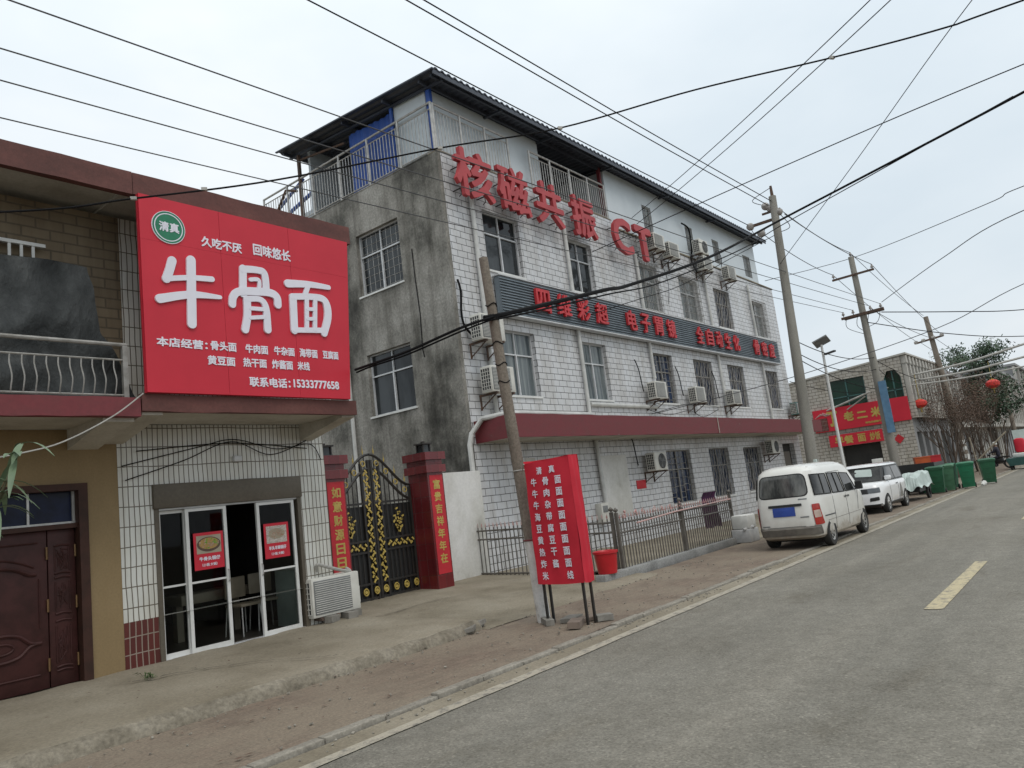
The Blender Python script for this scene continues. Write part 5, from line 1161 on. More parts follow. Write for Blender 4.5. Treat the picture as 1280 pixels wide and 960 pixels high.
class Shell:
    def __init__(s, levels, bowr=.04, bowf=.10, bows=.02): s.l = levels; s.br, s.bf, s.bs = bowr, bowf, bows
    def side(s, x, z, off=.004, sg=-1):
        _, xr, xf, hw, rc = lerp_level(s.l, z); u = (x - (xr + xf) / 2) / ((xf - xr) / 2); u = max(-.999, min(.999, u)); e = 7.5 if rc < .2 else 5
        return (x, sg * (hw * (1 - abs(u) ** e) ** (1 / e) * (1 - s.bs * u * u) + off), z)
    def rear(s, y, z, off=.004):
        _, xr, xf, hw, rc = lerp_level(s.l, z); v = max(-.99, min(.99, y / hw)); e = 7.5; u = (1 - abs(v) ** e) ** (1 / e)
        return ((xr + xf) / 2 - (xf - xr) / 2 * u + s.br * v * v - off, y, z)
    def front(s, y, z, off=.004):
        _, xr, xf, hw, rc = lerp_level(s.l, z); v = max(-.99, min(.99, y / hw)); e = 7.5; u = (1 - abs(v) ** e) ** (1 / e)
        return ((xr + xf) / 2 + (xf - xr) / 2 * u - s.bf * v * v + off, y, z)
def patch(f, corners, off=.004, n=10, rc=.0):
    """a quad region given by 4 (u, z) corners mapped through f; corners optionally rounded"""
    mb = MB(); c = [Vector(p) for p in corners]
    out = []
    for i in range(4):
        p, q, r = c[i - 1], c[i], c[(i + 1) % 4]
        if rc:
            a = q + (p - q).normalized() * rc; b = q + (r - q).normalized() * rc
            for k in range(5): t = k / 4; out.append((1 - t) ** 2 * a + 2 * t * (1 - t) * q + t * t * b)
        else: out.append(q)
    full = []
    for i in range(len(out)):
        p, q = out[i], out[(i + 1) % len(out)]; m = max(1, int((q - p).length / .08))
        for k in range(m): full.append(p + (q - p) * k / m)
    cen = sum(full, Vector((0, 0))) / len(full); K = 14; rings = [[cen + (p - cen) * (1 - k / K) for p in full] for k in range(K)]
    N = len(full)
    for rg in rings: mb.v += [f(p.x, p.y, off) for p in rg]
    mb.v.append(f(cen.x, cen.y, off))
    for i in range(K - 1):
        for k in range(N): mb.f.append([i * N + k, i * N + (k + 1) % N, (i + 1) * N + (k + 1) % N, (i + 1) * N + k]); mb.sm.append(True)
    for k in range(N): mb.f.append([(K - 1) * N + k, (K - 1) * N + (k + 1) % N, K * N]); mb.sm.append(True)
    return mb
def line_on(f, pts, off=.004, r=.005, k=6):
    P = []
    for i in range(len(pts) - 1):
        for j in range(k): t = j / k; P.append(f(pts[i][0] + (pts[i + 1][0] - pts[i][0]) * t, pts[i][1] + (pts[i + 1][1] - pts[i][1]) * t, off))
    P.append(f(*pts[-1], off)); return MB().tube(P, r, 5)
def cut_arches(o, arches):
    """hollow the wheel arches out of a closed shell"""
    cs = []
    for x, y0, y1, z, r in arches:
        c = MB(); c.lathe([(0, y0), (r, y0), (r, y1), (0, y1)], (x, 0, z), 28, 'Y', False); me = c.build('tmpcut', 'seal')
        bm = bmesh.new(); bm.from_mesh(me.data); bmesh.ops.remove_doubles(bm, verts=bm.verts, dist=1e-5); bmesh.ops.recalc_face_normals(bm, faces=bm.faces); bm.to_mesh(me.data); bm.free()
        mod = o.modifiers.new('b', 'BOOLEAN'); mod.object = me; mod.operation = 'DIFFERENCE'; mod.solver = 'EXACT'; cs.append(me)
    dg = bpy.context.evaluated_depsgraph_get(); dg.update(); new = bpy.data.meshes.new_from_object(o.evaluated_get(dg)); o.modifiers.clear(); o.data = new
    for c in cs: bpy.data.objects.remove(c)
    new.set_sharp_from_angle(angle=R(32))
def wheel(parent, x, y, r, out):
    t = MB(); w = .075; t.lathe([(r * .62, -w), (r * .93, -w), (r, -w * .6), (r, w * .6), (r * .93, w), (r * .62, w)], (x, y, r), 28, 'Y'); o = t.build('wheel', 'rubber', parent)
    m = MB(); m.lathe([(0, out * w * .75), (r * .18, out * w * .82), (r * .22, out * w * .55), (r * .55, out * w * .72), (r * .63, out * w * .95), (r * .63, -out * w)], (x, y, r), 24, 'Y'); m.build('rim', 'rim', o)
    m = MB()
    for k in range(8): a = k * pi / 4; m.rot_box(x + r * .42 * math.cos(a), y + out * (w * .72), r + r * .42 * math.sin(a), .045, .01, .03, 0, -a)
    m.build('rim_holes', 'seal', o)

# --- white van seen from behind
LV = [(.20, .14, 3.40, .58, .1), (.25, .03, 3.52, .625, .1), (.46, .0, 3.56, .65, .1), (.78, .01, 3.53, .655, .1), (.95, .035, 3.44, .65, .1), (1.02, .05, 3.38, .643, .1), (1.20, .085, 3.17, .622, .1), (1.40, .13, 2.93, .595, .1), (1.50, .17, 2.80, .572, .12), (1.56, .22, 2.70, .54, .2), (1.605, .31, 2.56, .47, .25), (1.63, .45, 2.4, .38, .25), (1.645, .8, 2.0, .2, .25)]
van = thing('white_van', 'white microvan parked at the kerb seen from behind with dusty rear window', 'van', (14.86, 5.39, .0), R(-.6))
vs = Shell(LV); body = car_shell(LV, 3.5).build('body', 'car_white', van)
WR = .275
cut_arches(body, [(.72, -1, -.40, .29, .33), (.72, .40, 1, .29, .33), (2.98, -1, -.40, .29, .33), (2.98, .40, 1, .29, .33)])
for x in (.72, 2.98):
    for s in (-1, 1): wheel(van, x, s * .565, WR, s)
MB().box(.3, 3.3, -.42, .42, .16, .24).build('underbody', 'seal', van)
patch(vs.rear, [(.485, 1.04), (-.485, 1.04), (-.435, 1.45), (.435, 1.45)], .006, rc=.12).build('rear_window', 'rear_glass', van)
patch(vs.rear, [(.505, 1.02), (-.505, 1.02), (-.455, 1.47), (.455, 1.47)], .003, rc=.13).build('window_seal', 'seal', van)
line_on(vs.rear, [(.54, .46), (-.54, .46)], .001, .004).build('tailgate_gap', 'seal', van)
patch(vs.rear, [(.30, .845), (-.36, .845), (-.36, .895), (.30, .895)], .016, rc=.015).build('plate_light_bar', 'black_plastic', van)
patch(vs.rear, [(.22, .665), (-.22, .665), (-.22, .84), (.22, .84)], .012).build('licence_plate', 'plate_blue', van)
for a, b in ((-.38, .96), (-.38, .62), (.40, .48)): patch(vs.rear, [(a + .08, b), (a - .08, b), (a - .08, b + .025), (a + .08, b + .025)], .006).build('badge', 'ac_mesh', van)
bp = MB()
def bump_ring(z, o): return [vs.rear(y, z, o) for y in [.6 - 1.2 * k / 14 for k in range(15)]]
rws = [bump_ring(.30, .0), bump_ring(.29, .045), bump_ring(.42, .055), bump_ring(.45, .0)]
for rw in rws: bp.v += rw
for i in range(3):
    for k in range(14): bp.f.append([i * 15 + k, i * 15 + k + 1, (i + 1) * 15 + k + 1, (i + 1) * 15 + k]); bp.sm.append(True)
bp.build('rear_bumper', 'dirty_plastic', van)
for s in (-1, 1):
    t = MB(); f = lambda u, z, off: vs.side(u, z, off, s)
    tlt = patch(vs.rear, [(s * .545, .46), (s * .632, .46), (s * .617, .86), (s * .525, .86)], .012, rc=.02).build('tail_lamp', 'lamp_red', van)
    patch(vs.rear, [(s * .555, .60), (s * .622, .60), (s * .618, .74), (s * .545, .74)], .026, rc=.01).build('clear_lens', 'lamp_clear', tlt)
    patch(f, [(.03, .28), (.3, .28), (.22, .45), (.01, .45)], .008, rc=.03).build('bumper_corner', 'dirty_plastic', van)
    for k, q in enumerate(([(.20, 1.03), (.98, 1.0), (.94, 1.40), (.24, 1.42)], [(1.08, 1.0), (1.83, .98), (1.72, 1.385), (1.05, 1.40)], [(1.93, .98), (2.72, .97), (2.40, 1.34), (1.82, 1.375)])):
        w = patch(f, q, .006, rc=.05).build('side_window', 'car_glass', van)
        line_on(f, q + [q[0]], .005, .012).build('seal', 'seal', w)
        if k < 2: line_on(f, [((q[0][0] + q[1][0]) / 2, q[0][1] + .0), ((q[2][0] + q[3][0]) / 2, q[2][1])], .009, .012).build('pillar', 'seal', w)
    line_on(f, [(1.03, .3), (1.03, 1.42), (1.88, 1.42), (1.90, .3)], .001, .005).build('door_gap', 'seal', van)
    line_on(f, [(2.6, .55), (2.78, .95)], .001, .005).build('door_gap', 'seal', van)
    line_on(f, [(.45, .60), (1.03, .60)], .001, .012).build('slide_rail', 'black_plastic', van)
    line_on(f, [(.2, .5), (2.8, .52)], .001, .004).build('crease', 'dirty_plastic', van)
    for u in (1.83, 2.02): patch(f, [(u - .07, .86), (u + .07, .86), (u + .07, .895), (u - .07, .895)], .014, rc=.01).build('door_handle', 'black_plastic', van)
    m = MB(); q = vs.side(2.62, 1.05, .11, s); m.rot_box(q[0], q[1], q[2], .07, .14, .17, 0, 0, 0); m.build('wing_mirror', 'black_plastic', van)
patch(vs.front, [(-.52, .98), (.52, .98), (.48, 1.42), (-.48, 1.42)], .006, rc=.05).build('windscreen', 'car_glass', van)
m = MB()
for s in (1, -1): m.tube([vs.side(x, 1.575, .0, s) for x in (.4, .8, 1.2, 1.6, 2.0, 2.4)], .008, 5)
m.build('roof_gutter', 'car_white', van)

# --- white compact SUV facing the camera
SL = [(.20, .10, 3.38, .70, .1), (.27, .0, 3.47, .755, .1), (.50, -.02, 3.5, .78, .1), (.74, .02, 3.5, .785, .1), (.82, .06, 3.48, .775, .1), (.87, .14, 3.46, .75, .1), (.90, .28, 3.42, .70, .1)]
GL = [(.86, .72, 3.42, .73, .1), (.95, .80, 3.42, .715, .1), (1.20, 1.02, 3.38, .665, .1), (1.33, 1.16, 3.32, .63, .12)]
RL = [(1.331, 1.12, 3.36, .638, .12), (1.38, 1.22, 3.32, .60, .2), (1.41, 1.4, 3.2, .5, .25), (1.42, 1.8, 2.8, .3, .25)]
suv = thing('white_suv', 'white compact sport utility car with dark roof pillars parked facing the van', 'car', (22.75, 6.22, 0), 0)
S1, S2 = Shell(SL, .08, .04), Shell(GL, .08, .04)
bd = car_shell(SL, 3.5, .08, .04).build('body', 'suv_white', suv)
cut_arches(bd, [(.62, -1, -.5, .3, .345), (.62, .5, 1, .3, .345), (2.80, -1, -.5, .3, .345), (2.80, .5, 1, .3, .345)])
car_shell(GL, 2.6, .08, .04).build('cabin_pillars', 'black_plastic', suv); car_shell(RL, 2.2, .08, .04).build('roof', 'suv_white', suv)
for x in (.62, 2.80):
    for s in (-1, 1): wheel(suv, x, s * .70, .29, s)
MB().box(.3, 3.2, -.5, .5, .17, .25).build('underbody', 'seal', suv)
patch(S2.rear, [(.60, .91), (-.60, .91), (-.55, 1.31), (.55, 1.31)], .006, rc=.04).build('windscreen', 'car_glass', suv)
patch(S2.rear, [(.10, 1.08), (-.38, 1.05), (-.34, 1.26), (.12, 1.28)], .009, rc=.04).build('sun_shade', 'tarp_pale', suv)
patch(S1.rear, [(.42, .60), (-.42, .60), (-.42, .74), (.42, .74)], .006, rc=.02).build('grille', 'black_plastic', suv)
patch(S1.rear, [(.68, .20), (-.68, .20), (-.70, .30), (.70, .30)], .010, rc=.02).build('front_bumper', 'black_plastic', suv)
patch(S1.rear, [(.20, .36), (-.20, .36), (-.2, .47), (.2, .47)], .012).build('licence_plate', 'teal_paint', suv)
for s in (-1, 1):
    patch(S1.rear, [(s * .70, .61), (s * .40, .61), (s * .40, .745), (s * .69, .755)], .010, rc=.02).build('headlight', 'headlamp', suv)
    patch(S1.rear, [(s * .66, .40), (s * .42, .38), (s * .44, .48), (s * .66, .50)], .009, rc=.02).build('fog_light', 'black_plastic', suv)
    f = lambda u, z, off: S2.side(u, z, off, s); g = lambda u, z, off: S1.side(u, z, off, s)
    patch(f, [(1.0, .93), (1.95, .93), (1.95, 1.28), (1.32, 1.28)], .006, rc=.04).build('side_window', 'car_glass', suv)
    patch(f, [(2.02, .93), (2.9, .93), (2.84, 1.28), (2.02, 1.28)], .006, rc=.04).build('side_window', 'car_glass', suv)
    patch(g, [(1.0, .205), (2.42, .205), (2.42, .30), (1.0, .30)], .010, rc=.02).build('sill_trim', 'black_plastic', suv)
    line_on(g, [(1.05, .3), (1.02, .86)], .001, .005).build('door_gap', 'seal', suv); line_on(g, [(2.0, .3), (2.0, .88)], .001, .005).build('door_gap', 'seal', suv)
    patch(g, [(2.05, .34), (2.5, .36), (2.38, .62), (2.28, .80)], .006, rc=.05).build('decal', 'rim', suv)
    patch(g, [(1.75, .76), (1.93, .76), (1.93, .79), (1.75, .79)], .012, rc=.01).build('door_handle', 'black_plastic', suv)
    m = MB(); q = S2.side(1.02, .98, .09, s); m.bbox(q[0] - .06, q[0] + .06, q[1] - .085, q[1] + .085, q[2] - .06, q[2] + .06, .025); m.build('wing_mirror', 'suv_white', suv)

# --- covered cargo tricycle behind the SUV
tr = thing('cargo_tricycle', 'cargo tricycle hidden under a pale green plastic sheet behind the white car', 'tricycle', (28.3, 5.9, 0))
c = MB(); n, k = 16, 10; random.seed(9)
for j in range(k + 1):
    for i in range(n + 1):
        s, t = i / n, j / k; y = -.58 + 1.1 * s; x = -1.0 + 2.2 * t
        z = .92 - .35 * abs(s - .35) ** 1.5 * 1.4 - .42 * max(0, .25 - t) * 2 + .03 * math.sin(i * 1.3 + j) + .03 * math.sin(j * 1.4 + i * .4)
        if s > .8 or s < .12: z = min(z, .46 + .05 * math.sin(j * 1.1) + .02 * math.sin(i))
        if t < .08: z = .42 + .08 * math.sin(i)
        c.v.append((x, y, z))
for j in range(k):
    for i in range(n): c.f.append([j * (n + 1) + i, j * (n + 1) + i + 1, (j + 1) * (n + 1) + i + 1, (j + 1) * (n + 1) + i]); c.sm.append(False)
c.build('plastic_sheet', 'tarp_pale', tr)
MB().box(-.7, 1.1, -.45, .45, .30, .45).build('cargo_bed', 'black_plastic', tr)
for y in (-.46, .46):
    w = MB(); w.lathe([(.12, -.04), (.24, -.04), (.25, 0), (.24, .04), (.12, .04)], (.5, y, .25), 20, 'Y'); w.build('wheel', 'rubber', tr)
w = MB(); w.lathe([(.12, -.03), (.24, -.03), (.25, 0), (.24, .03), (.12, .03)], (-.8, 0, .25), 20, 'Y'); w.build('wheel', 'rubber', tr)
# --- dark flatbed trailer behind it
fl = thing('flatbed_cart', 'black flatbed cart with tall side boards parked behind the green bins', 'cart', (31.6, 6.4, 0))
c = MB(); c.box(-.4, 1.6, -.85, .5, .62, .72); c.box(-.42, -.36, -.87, .52, .722, 1.16); c.box(-.36, 1.6, -.87, -.81, .722, 1.14); c.box(-.36, 1.6, .47, .52, .722, 1.14); c.build('cargo_box', 'black_plastic', fl)
for y in (-.7, .4):
    w = MB(); w.lathe([(.14, -.06), (.29, -.06), (.31, 0), (.29, .06), (.14, .06)], (.5, y, .31), 20, 'Y'); w.build('wheel', 'rubber', fl)
MB().tube([(-.4, -.2, .65), (-1.2, -.2, .5)], .03, 6).build('drawbar', 'rust', fl)
for i, (x, y, lab, mt) in enumerate(((33.6, 6.35, 'orange plastic crate leaning beside the black cart', 'orange'), (34.6, 6.15, 'red plastic crate leaning behind the orange crate', 'red_plastic'))):
    t = thing('plastic_crate', lab, 'crate', (x, y, .75), .3)
    m = MB()
    for q in range(4):
        a = q * pi / 2; m.rot_box(.26 * math.cos(a), .26 * math.sin(a), .3, .03, .54, .58, a)
    m.build('sides', mt, t); m = MB(); m.box(-.25, .25, -.25, .25, .0, .03); m.build('bottom', mt, t); m = MB(); m.box(-.29, .29, -.29, .29, .592, .63); m.build('rim', mt, t)
    s = MB(); s.rot_box(x, y, .38, .5, .5, .74, .3); solo(s, 'wooden_stand', 'rust', 'rough wooden box under the ' + ('orange' if i == 0 else 'red') + ' crate', 'stand')
# --- wheelie bins
def bin_(mat):
    t = thing('wheelie_bin', 'x', 'bin', group='green wheelie bins by the kerb')
    m = MB(); o = 0
    def rr_(hx, hy, z, cx=0): return [(cx + sx * hx, sy * hy, z) for sx, sy in ((-1, -1), (1, -1), (1, 1), (-1, 1))]
    lv = [rr_(.19, .20, .06, .02), rr_(.235, .235, .5, .01), rr_(.275, .265, .88), rr_(.30, .285, .885), rr_(.30, .285, .93)]
    for l in lv: m.v += l
    for i in range(4):
        for k in range(4): m.f.append([i * 4 + k, i * 4 + (k + 1) % 4, i * 4 + 4 + (k + 1) % 4, i * 4 + 4 + k]); m.sm.append(False)
    m.f.append([3, 2, 1, 0]); m.sm.append(False)
    for z in (.25, .45, .65): m.box(-.205 - z * .085, -.20 - z * .08, -.14, .14, z - .01, z + .01)
    m.build('body', mat, t)
    m = MB(); pr = [(-.315, .935), (-.30, .965), (0, 1.0), (.28, .97), (.33, .94)]
    for x, z in pr: m.v += [(x, -.295, z - .01), (x, -.2, z + .012), (x, .2, z + .012), (x, .295, z - .01)]
    for i in range(4):
        for k in range(3): m.f.append([i * 4 + k, i * 4 + 4 + k, i * 4 + 5 + k, i * 4 + k + 1]); m.sm.append(False)
    m.box(-.31, .31, -.29, .29, .931, .945); m.build('lid', mat, t)
    m = MB(); m.tube([(.34, -.22, .9), (.38, -.22, .93), (.38, .22, .93), (.34, .22, .9)], .016, 6); m.build('handle', mat, t)
    for y in (-.22, .22): w = MB(); w.lathe([(0, -.025), (.09, -.025), (.1, 0), (.09, .025), (0, .025)], (.2, y, .1), 14, 'Y'); w.build('wheel', 'rubber', t)
    return t
b1, b2, b3 = bin_('bin_green2'), bin_('bin_green'), bin_('bin_green3')
seen = set()
for pr, x, y, rz, lab in ((b1, 31.0, 5.52, .1, 'dark green wheelie bin nearest the white car'), (b1, 31.75, 5.95, 1.2, 'dark green wheelie bin half hidden behind the nearest bin'), (b3, 32.0, 5.35, .2, 'pale dusty green wheelie bin behind the nearest dark bin'), (b2, 33.2, 4.86, .15, 'bright green wheelie bin at the front of the middle pair'), (b2, 33.5, 5.5, -.1, 'bright green wheelie bin behind the front one of the middle pair'), (b1, 35.3, 4.42, .25, 'dark green wheelie bin standing last and nearest the road')):
    t = pr if pr.name not in seen else copy_tree(pr); seen.add(pr.name); t.location = (x, y, .0); t.rotation_euler = (0, 0, rz); tag(t, lab)
solo(MB().tube([(34.1, 4.55, .04), (34.3, 4.5, .1), (34.5, 4.52, .05)], [.05, .1, .04], 8), 'litter_bag', 'foam', 'small white plastic bag lying between the green bins', 'bag')
# ------------------------------------------------------------------ tall poles
def insulator(parent, x, y, z, name='insulator'):
    m = MB(); m.lathe([(.02, 0), (.02, .05), (.075, .07), (.05, .1), (.06, .12), (.03, .16), (.035, .2), (0, .22)], (x, y, z), 10); return m.build(name, 'porcelain', parent)
def tall_pole(label, loc, top, r0, r1, mat='pole_concrete'):
    t = thing('utility_pole', label, 'pole', loc, 0, 'tall concrete utility poles along the street')
    MB().tube([(0, 0, -.05), (top[0] * .5, top[1] * .5, top[2] * .5), top], [r0, (r0 + r1) / 2, r1], 16).build('shaft', mat, t); return t
p2 = tall_pole('tall smooth concrete pole with round insulators beside the far end of the clinic', (24, 7.6, 0), (0, -.32, 10.3), .19, .115)
for x, y, z in ((0.0, .55, 9.55), (-.05, .22, 9.2), (.05, -.42, 9.75), (.05, -.18, 9.95), (0, -.05, 10.05)):
    m = MB(); d = 1 if y > 0 else -1; m.lathe([(0, -.13), (.05, -.12), (.12, -.06), (.13, 0), (.12, .06), (.05, .12), (0, .13)], (x, y, z), 12, 'Y' if abs(y) > .3 else 'X'); m.build('insulator', 'porcelain', p2)
m = MB(); m.obox((0, .1, 9.55), (0, 1, 0), (1, 0, 0), (0, 0, 1), .5, .04, .04); m.obox((0, -.2, 9.82), (0, 1, 0), (1, 0, 0), (0, 0, 1), .3, .03, .03); m.tube([(0, -.32, 10.2), (-.02, -.33, 10.65)], [.06, .04], 8); m.build('crossarm', 'rust', p2)
for pts in ([(0, .55, 9.5), (-.1, .35, 9.1), (0, .1, 9.3)], [(.05, -.42, 9.7), (.15, -.65, 9.2), (.1, -.3, 9.1)], [(0, 0, 10.1), (-.1, .3, 10.35), (0, -.3, 10.6)]): MB().tube(smooth_path(pts, 6), .012, 5).build('jumper_wire', 'wire_grey', p2)
m = MB(); m.bbox(-.16, .1, -.22, -.05, 1.5, 1.75, .01); m.build('notice', 'tarp_pale', p2)
p3 = tall_pole('tall concrete pole with two crossarms and a long blue plate behind the white car', (34, 7.4, 0), (.0, .14, 10.15), .20, .115)
m = MB(); m.obox((-.14, .17, 9.33), (0, 1, -.02), (1, 0, 0), (0, 0, 1), .85, .04, .04); m.build('upper_crossarm', 'rust', p3)
m = MB(); m.obox((-.15, .1, 7.6), (0, 1, -.03), (1, 0, 0), (0, 0, 1), .85, .05, .05); m.obox((.15, .1, 7.6), (0, 1, -.03), (1, 0, 0), (0, 0, 1), .8, .04, .04); m.build('lower_crossarm', 'rust', p3)
for y in (-.62, .95): insulator(p3, -.14, y, 9.37)
insulator(p3, 0, .14, 10.15)
for y in (-.65, -.25, .45, .85): insulator(p3, -.15, y, 7.65)
for k in range(4): MB().tube(smooth_path([(-.1, -.6 + k * .45, 7.6), (-.05, -.4 + k * .4, 7.15), (0, .1, 7.0 - k * .1)], 6), .012, 5).build('jumper_wire', 'wire_grey', p3)
MB().box(-.235, -.215, -.28, .02, 2.5, 4.65).build('blue_plate', 'plate_blue2', p3)
p4 = tall_pole('concrete pole plastered with torn white notices behind the green bins', (50, 7.15, 0), (0, .55, 9.4), .22, .13, 'old_pole_concrete')
m = MB(); m.obox((-.15, .6, 8.0), (0, 1, -.1), (1, 0, 0), (0, 0, 1), .75, .05, .05); m.build('crossarm', 'rust', p4)
for y in (-.1, .35, .9, 1.3): m = MB(); m.lathe([(0, -.12), (.09, -.1), (.11, 0), (.09, .1), (0, .12)], (-.15, y, 8.05 - (y - .6) * .1), 10, 'Y'); m.build('insulator', 'porcelain', p4)
random.seed(31)
for i in range(9): a = 2.5 + .8 * (i % 3) - .1 * (i // 3); z = 1.0 + .42 * (i // 3) + random.uniform(-.05, .05); MB().rot_box(.222 * math.cos(a), .222 * math.sin(a) + z * .058, z, .012, .15, random.uniform(.2, .36), a, 0, random.uniform(-.15, .15)).build('notice', 'foam', p4)
MB().rot_box(-.21, .15, 2.55, .02, .18, .22, 0).build('notice', 'foam', p4)
p5 = tall_pole('distant concrete pole beyond the evergreen tree', (75, 6.9, 0), (0, 0, 6.6), .2, .13, 'old_pole_concrete')
m = MB(); m.obox((0, 0, 6.1), (0, 1, 0), (1, 0, 0), (0, 0, 1), .8, .05, .05); m.build('crossarm', 'rust', p5)
# solar street lamp
sl_ = thing('solar_street_lamp', 'thin white solar street lamp with a tilted panel on top', 'street lamp', (30, 8.3, 0))
MB().tube([(0, 0, 0), (0, .02, 3), (0, .0, 6.1)], [.07, .06, .045], 10).build('post', 'white_paint', sl_)
m = MB(); m.rot_box(0, -.02, 6.22, .52, .58, .05, 0, .35, -.35); m.build('solar_panel', 'solar', sl_)
m = MB(); m.obox((-.1, -.28, 5.72), (-.3, -1, .1), (1, -.3, 0), (0, 0, 1), .22, .07, .03); m.tube([(0, 0, 5.7), (-.08, -.2, 5.72)], .02, 6); m.build('lamp_head', 'wire_grey', sl_)

# ------------------------------------------------------------------ restaurant building beyond the yard
rb = thing('restaurant_building', 'beige tiled restaurant building with green windows facing back down the street', 'building', (42, 8, 0))
W = dict(parent=rb, world=True)
mb = MB()
gx = 42
def gable():
    m = MB(); hs = [(-11.75, -9.87, 4.4, 5.85), (-8.93, -8.12, 4.3, 5.85), (-11.55, -9.66, .0, 2.35)]
    ys = [(-h[1], -h[0], h[2], h[3]) for h in hs]
    holed_wall(m, 8, 14, 0, 6.05, gx, ys, .2, 'x'); m.add([(gx, 8, 6.05), (gx, 14, 6.05), (gx, 8, 6.5)], [(2, 1, 0)])
    m.quad((gx, 8, 0), (gx + 9, 8, 0), (gx + 9, 8, .2), (gx, 8, .2)); return m
gable().build('gable_wall', 'far_tile', **W)
for (a, b, z0, z1) in ((9.87, 11.75, 4.4, 5.85), (8.12, 8.93, 4.3, 5.85)):
    f = MB(); f.box(gx + .1, gx + .14, a, a + .06, z0, z1); f.box(gx + .1, gx + .14, b - .06, b, z0, z1); f.box(gx + .1, gx + .14, (a + b) / 2 - .03, (a + b) / 2 + .03, z0, z1); f.box(gx + .1, gx + .139, a + .06, b - .06, z0 + .5, z0 + .55); f = f.build('window', 'teal_paint', **W)
    MB().quad((gx + .15, b, z0), (gx + .15, a, z0), (gx + .15, a, z1), (gx + .15, b, z1)).build('pane', 'green_glass', f, True)
# corner infills turn the right hand window into an arch
m = MB(); m.add([(gx - .004, 8.12, 5.86), (gx - .004, 8.12, 5.45), (gx - .004, 8.34, 5.86)], [(0, 1, 2)]); m.add([(gx - .004, 8.93, 5.86), (gx - .004, 8.71, 5.86), (gx - .004, 8.93, 5.45)], [(0, 1, 2)]); m.build('arch_corner', 'far_tile', **W)
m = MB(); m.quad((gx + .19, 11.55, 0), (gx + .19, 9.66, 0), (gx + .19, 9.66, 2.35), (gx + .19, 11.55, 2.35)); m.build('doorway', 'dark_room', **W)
m = MB(); holed_wall(m, 42, 51.5, 3.95, 4.15, 8, [], .1); m.box(42.0, 51.6, 7.7, 7.998, 3.3, 4.1); m.build('balcony_band', 'far_tile', **W)
m = MB()
for i in range(12): x = 42.25 + i * .84; m.box(x - .14, x + .14, 7.78, 8.0, 4.102, 6.1); m.box(x - .18, x + .18, 7.74, 8.0, 6.102, 6.5)
m.build('pilasters', 'far_pale', **W)
m = MB(); m.quad((42, 8.1, 4.1), (52, 8.1, 4.1), (52, 8.1, 6.2), (42, 8.1, 6.2)); m.build('window_band', 'green_glass', **W)
m = MB(); holed_wall(m, 42, 52, 0.2, 3.3, 8.0, [(42.5 + 1.6 * i, 43.6 + 1.6 * i, .2, 2.6) for i in range(6)], .25); m.build('street_wall', 'far_grey', **W)
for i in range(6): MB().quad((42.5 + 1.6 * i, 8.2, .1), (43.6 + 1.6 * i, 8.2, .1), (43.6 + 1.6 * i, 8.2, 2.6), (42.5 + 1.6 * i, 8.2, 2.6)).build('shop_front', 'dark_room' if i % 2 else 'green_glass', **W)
m = MB(); m.add([(41.95, 7.7, 6.53), (52.2, 7.7, 6.53), (52.2, 14.2, 6.06), (41.95, 14.2, 6.06), (41.95, 7.7, 6.62), (52.2, 7.7, 6.62), (52.2, 14.2, 6.14), (41.95, 14.2, 6.14)], [(0, 3, 2, 1), (4, 5, 6, 7), (0, 1, 5, 4), (3, 0, 4, 7), (1, 2, 6, 5)]); m.quad((52, 8, 0), (52, 14, 0), (52, 14, 6.05), (52, 8, 6.5)); m.build('roof', 'far_pale', **W)
rs = thing('restaurant_sign', 'long red signboard with yellow characters on the beige tiled wall beyond the clinic', 'signboard', (41.9, 10.3, 3.2))
m = MB(); m.box(41.86, 41.97, 8.0, 12.7, 3.22, 4.42); m.build('panel', 'sign_red', rs, True)
m = MB(); m.box(41.848, 41.859, 12.0, 12.66, 3.26, 3.95); m.build('photo_print', 'maroon_tile', rs, True)
m = MB()
for i in range(5): m.tube([(41.85, 12.6 - .1 * i, 4.0 + .06 * i), (41.85, 12.3 - .12 * i, 4.2 - .03 * i), (41.85, 12.05, 4.05)], .02, 4)
m.build('pink_print', 'pink', rs, True)
def lf(ch, y0, y1, z0, z1): return lettering(ch, 'lettering', 'gold', FX(41.858), -y0, -y1, z0, z1, rs, .01, .05)
lf('丁', 12.0, 11.45, 3.45, 4.25); lf('老', 11.15, 10.65, 3.62, 4.12); lf('二', 10.5, 9.98, 3.66, 4.02); lf('米', 9.8, 9.32, 3.62, 4.14)
lf('特色米线热干面', 10.15, 9.25, 3.34, 3.45)
r2 = thing('lower_banner', 'smaller red banner with yellow characters hung over the restaurant door', 'banner', (41.9, 10.7, 2.35)); MB().box(41.80, 41.83, 9.42, 12.08, 2.36, 2.98).build('panel', 'cloth_red', r2, True)
for ch, a, b in (('早餐', 11.8, 10.85), ('面', 10.65, 10.25), ('炒饭', 10.05, 9.55)): lettering(ch, 'lettering', 'gold', FX(41.80), -a, -b, 2.46, 2.88, r2, .008, .03)
solo(MB().tube([(42, 12.3, 4.25), (41.2, 9.5, 4.88)], .05, 6).tube([(41.9, 10.95, 4.2), (41.3, 9.8, 4.7)], .035, 6), 'flag_bracket', 'pale_cable', 'pale pole with a brace slanting out above the red restaurant sign', 'bracket')
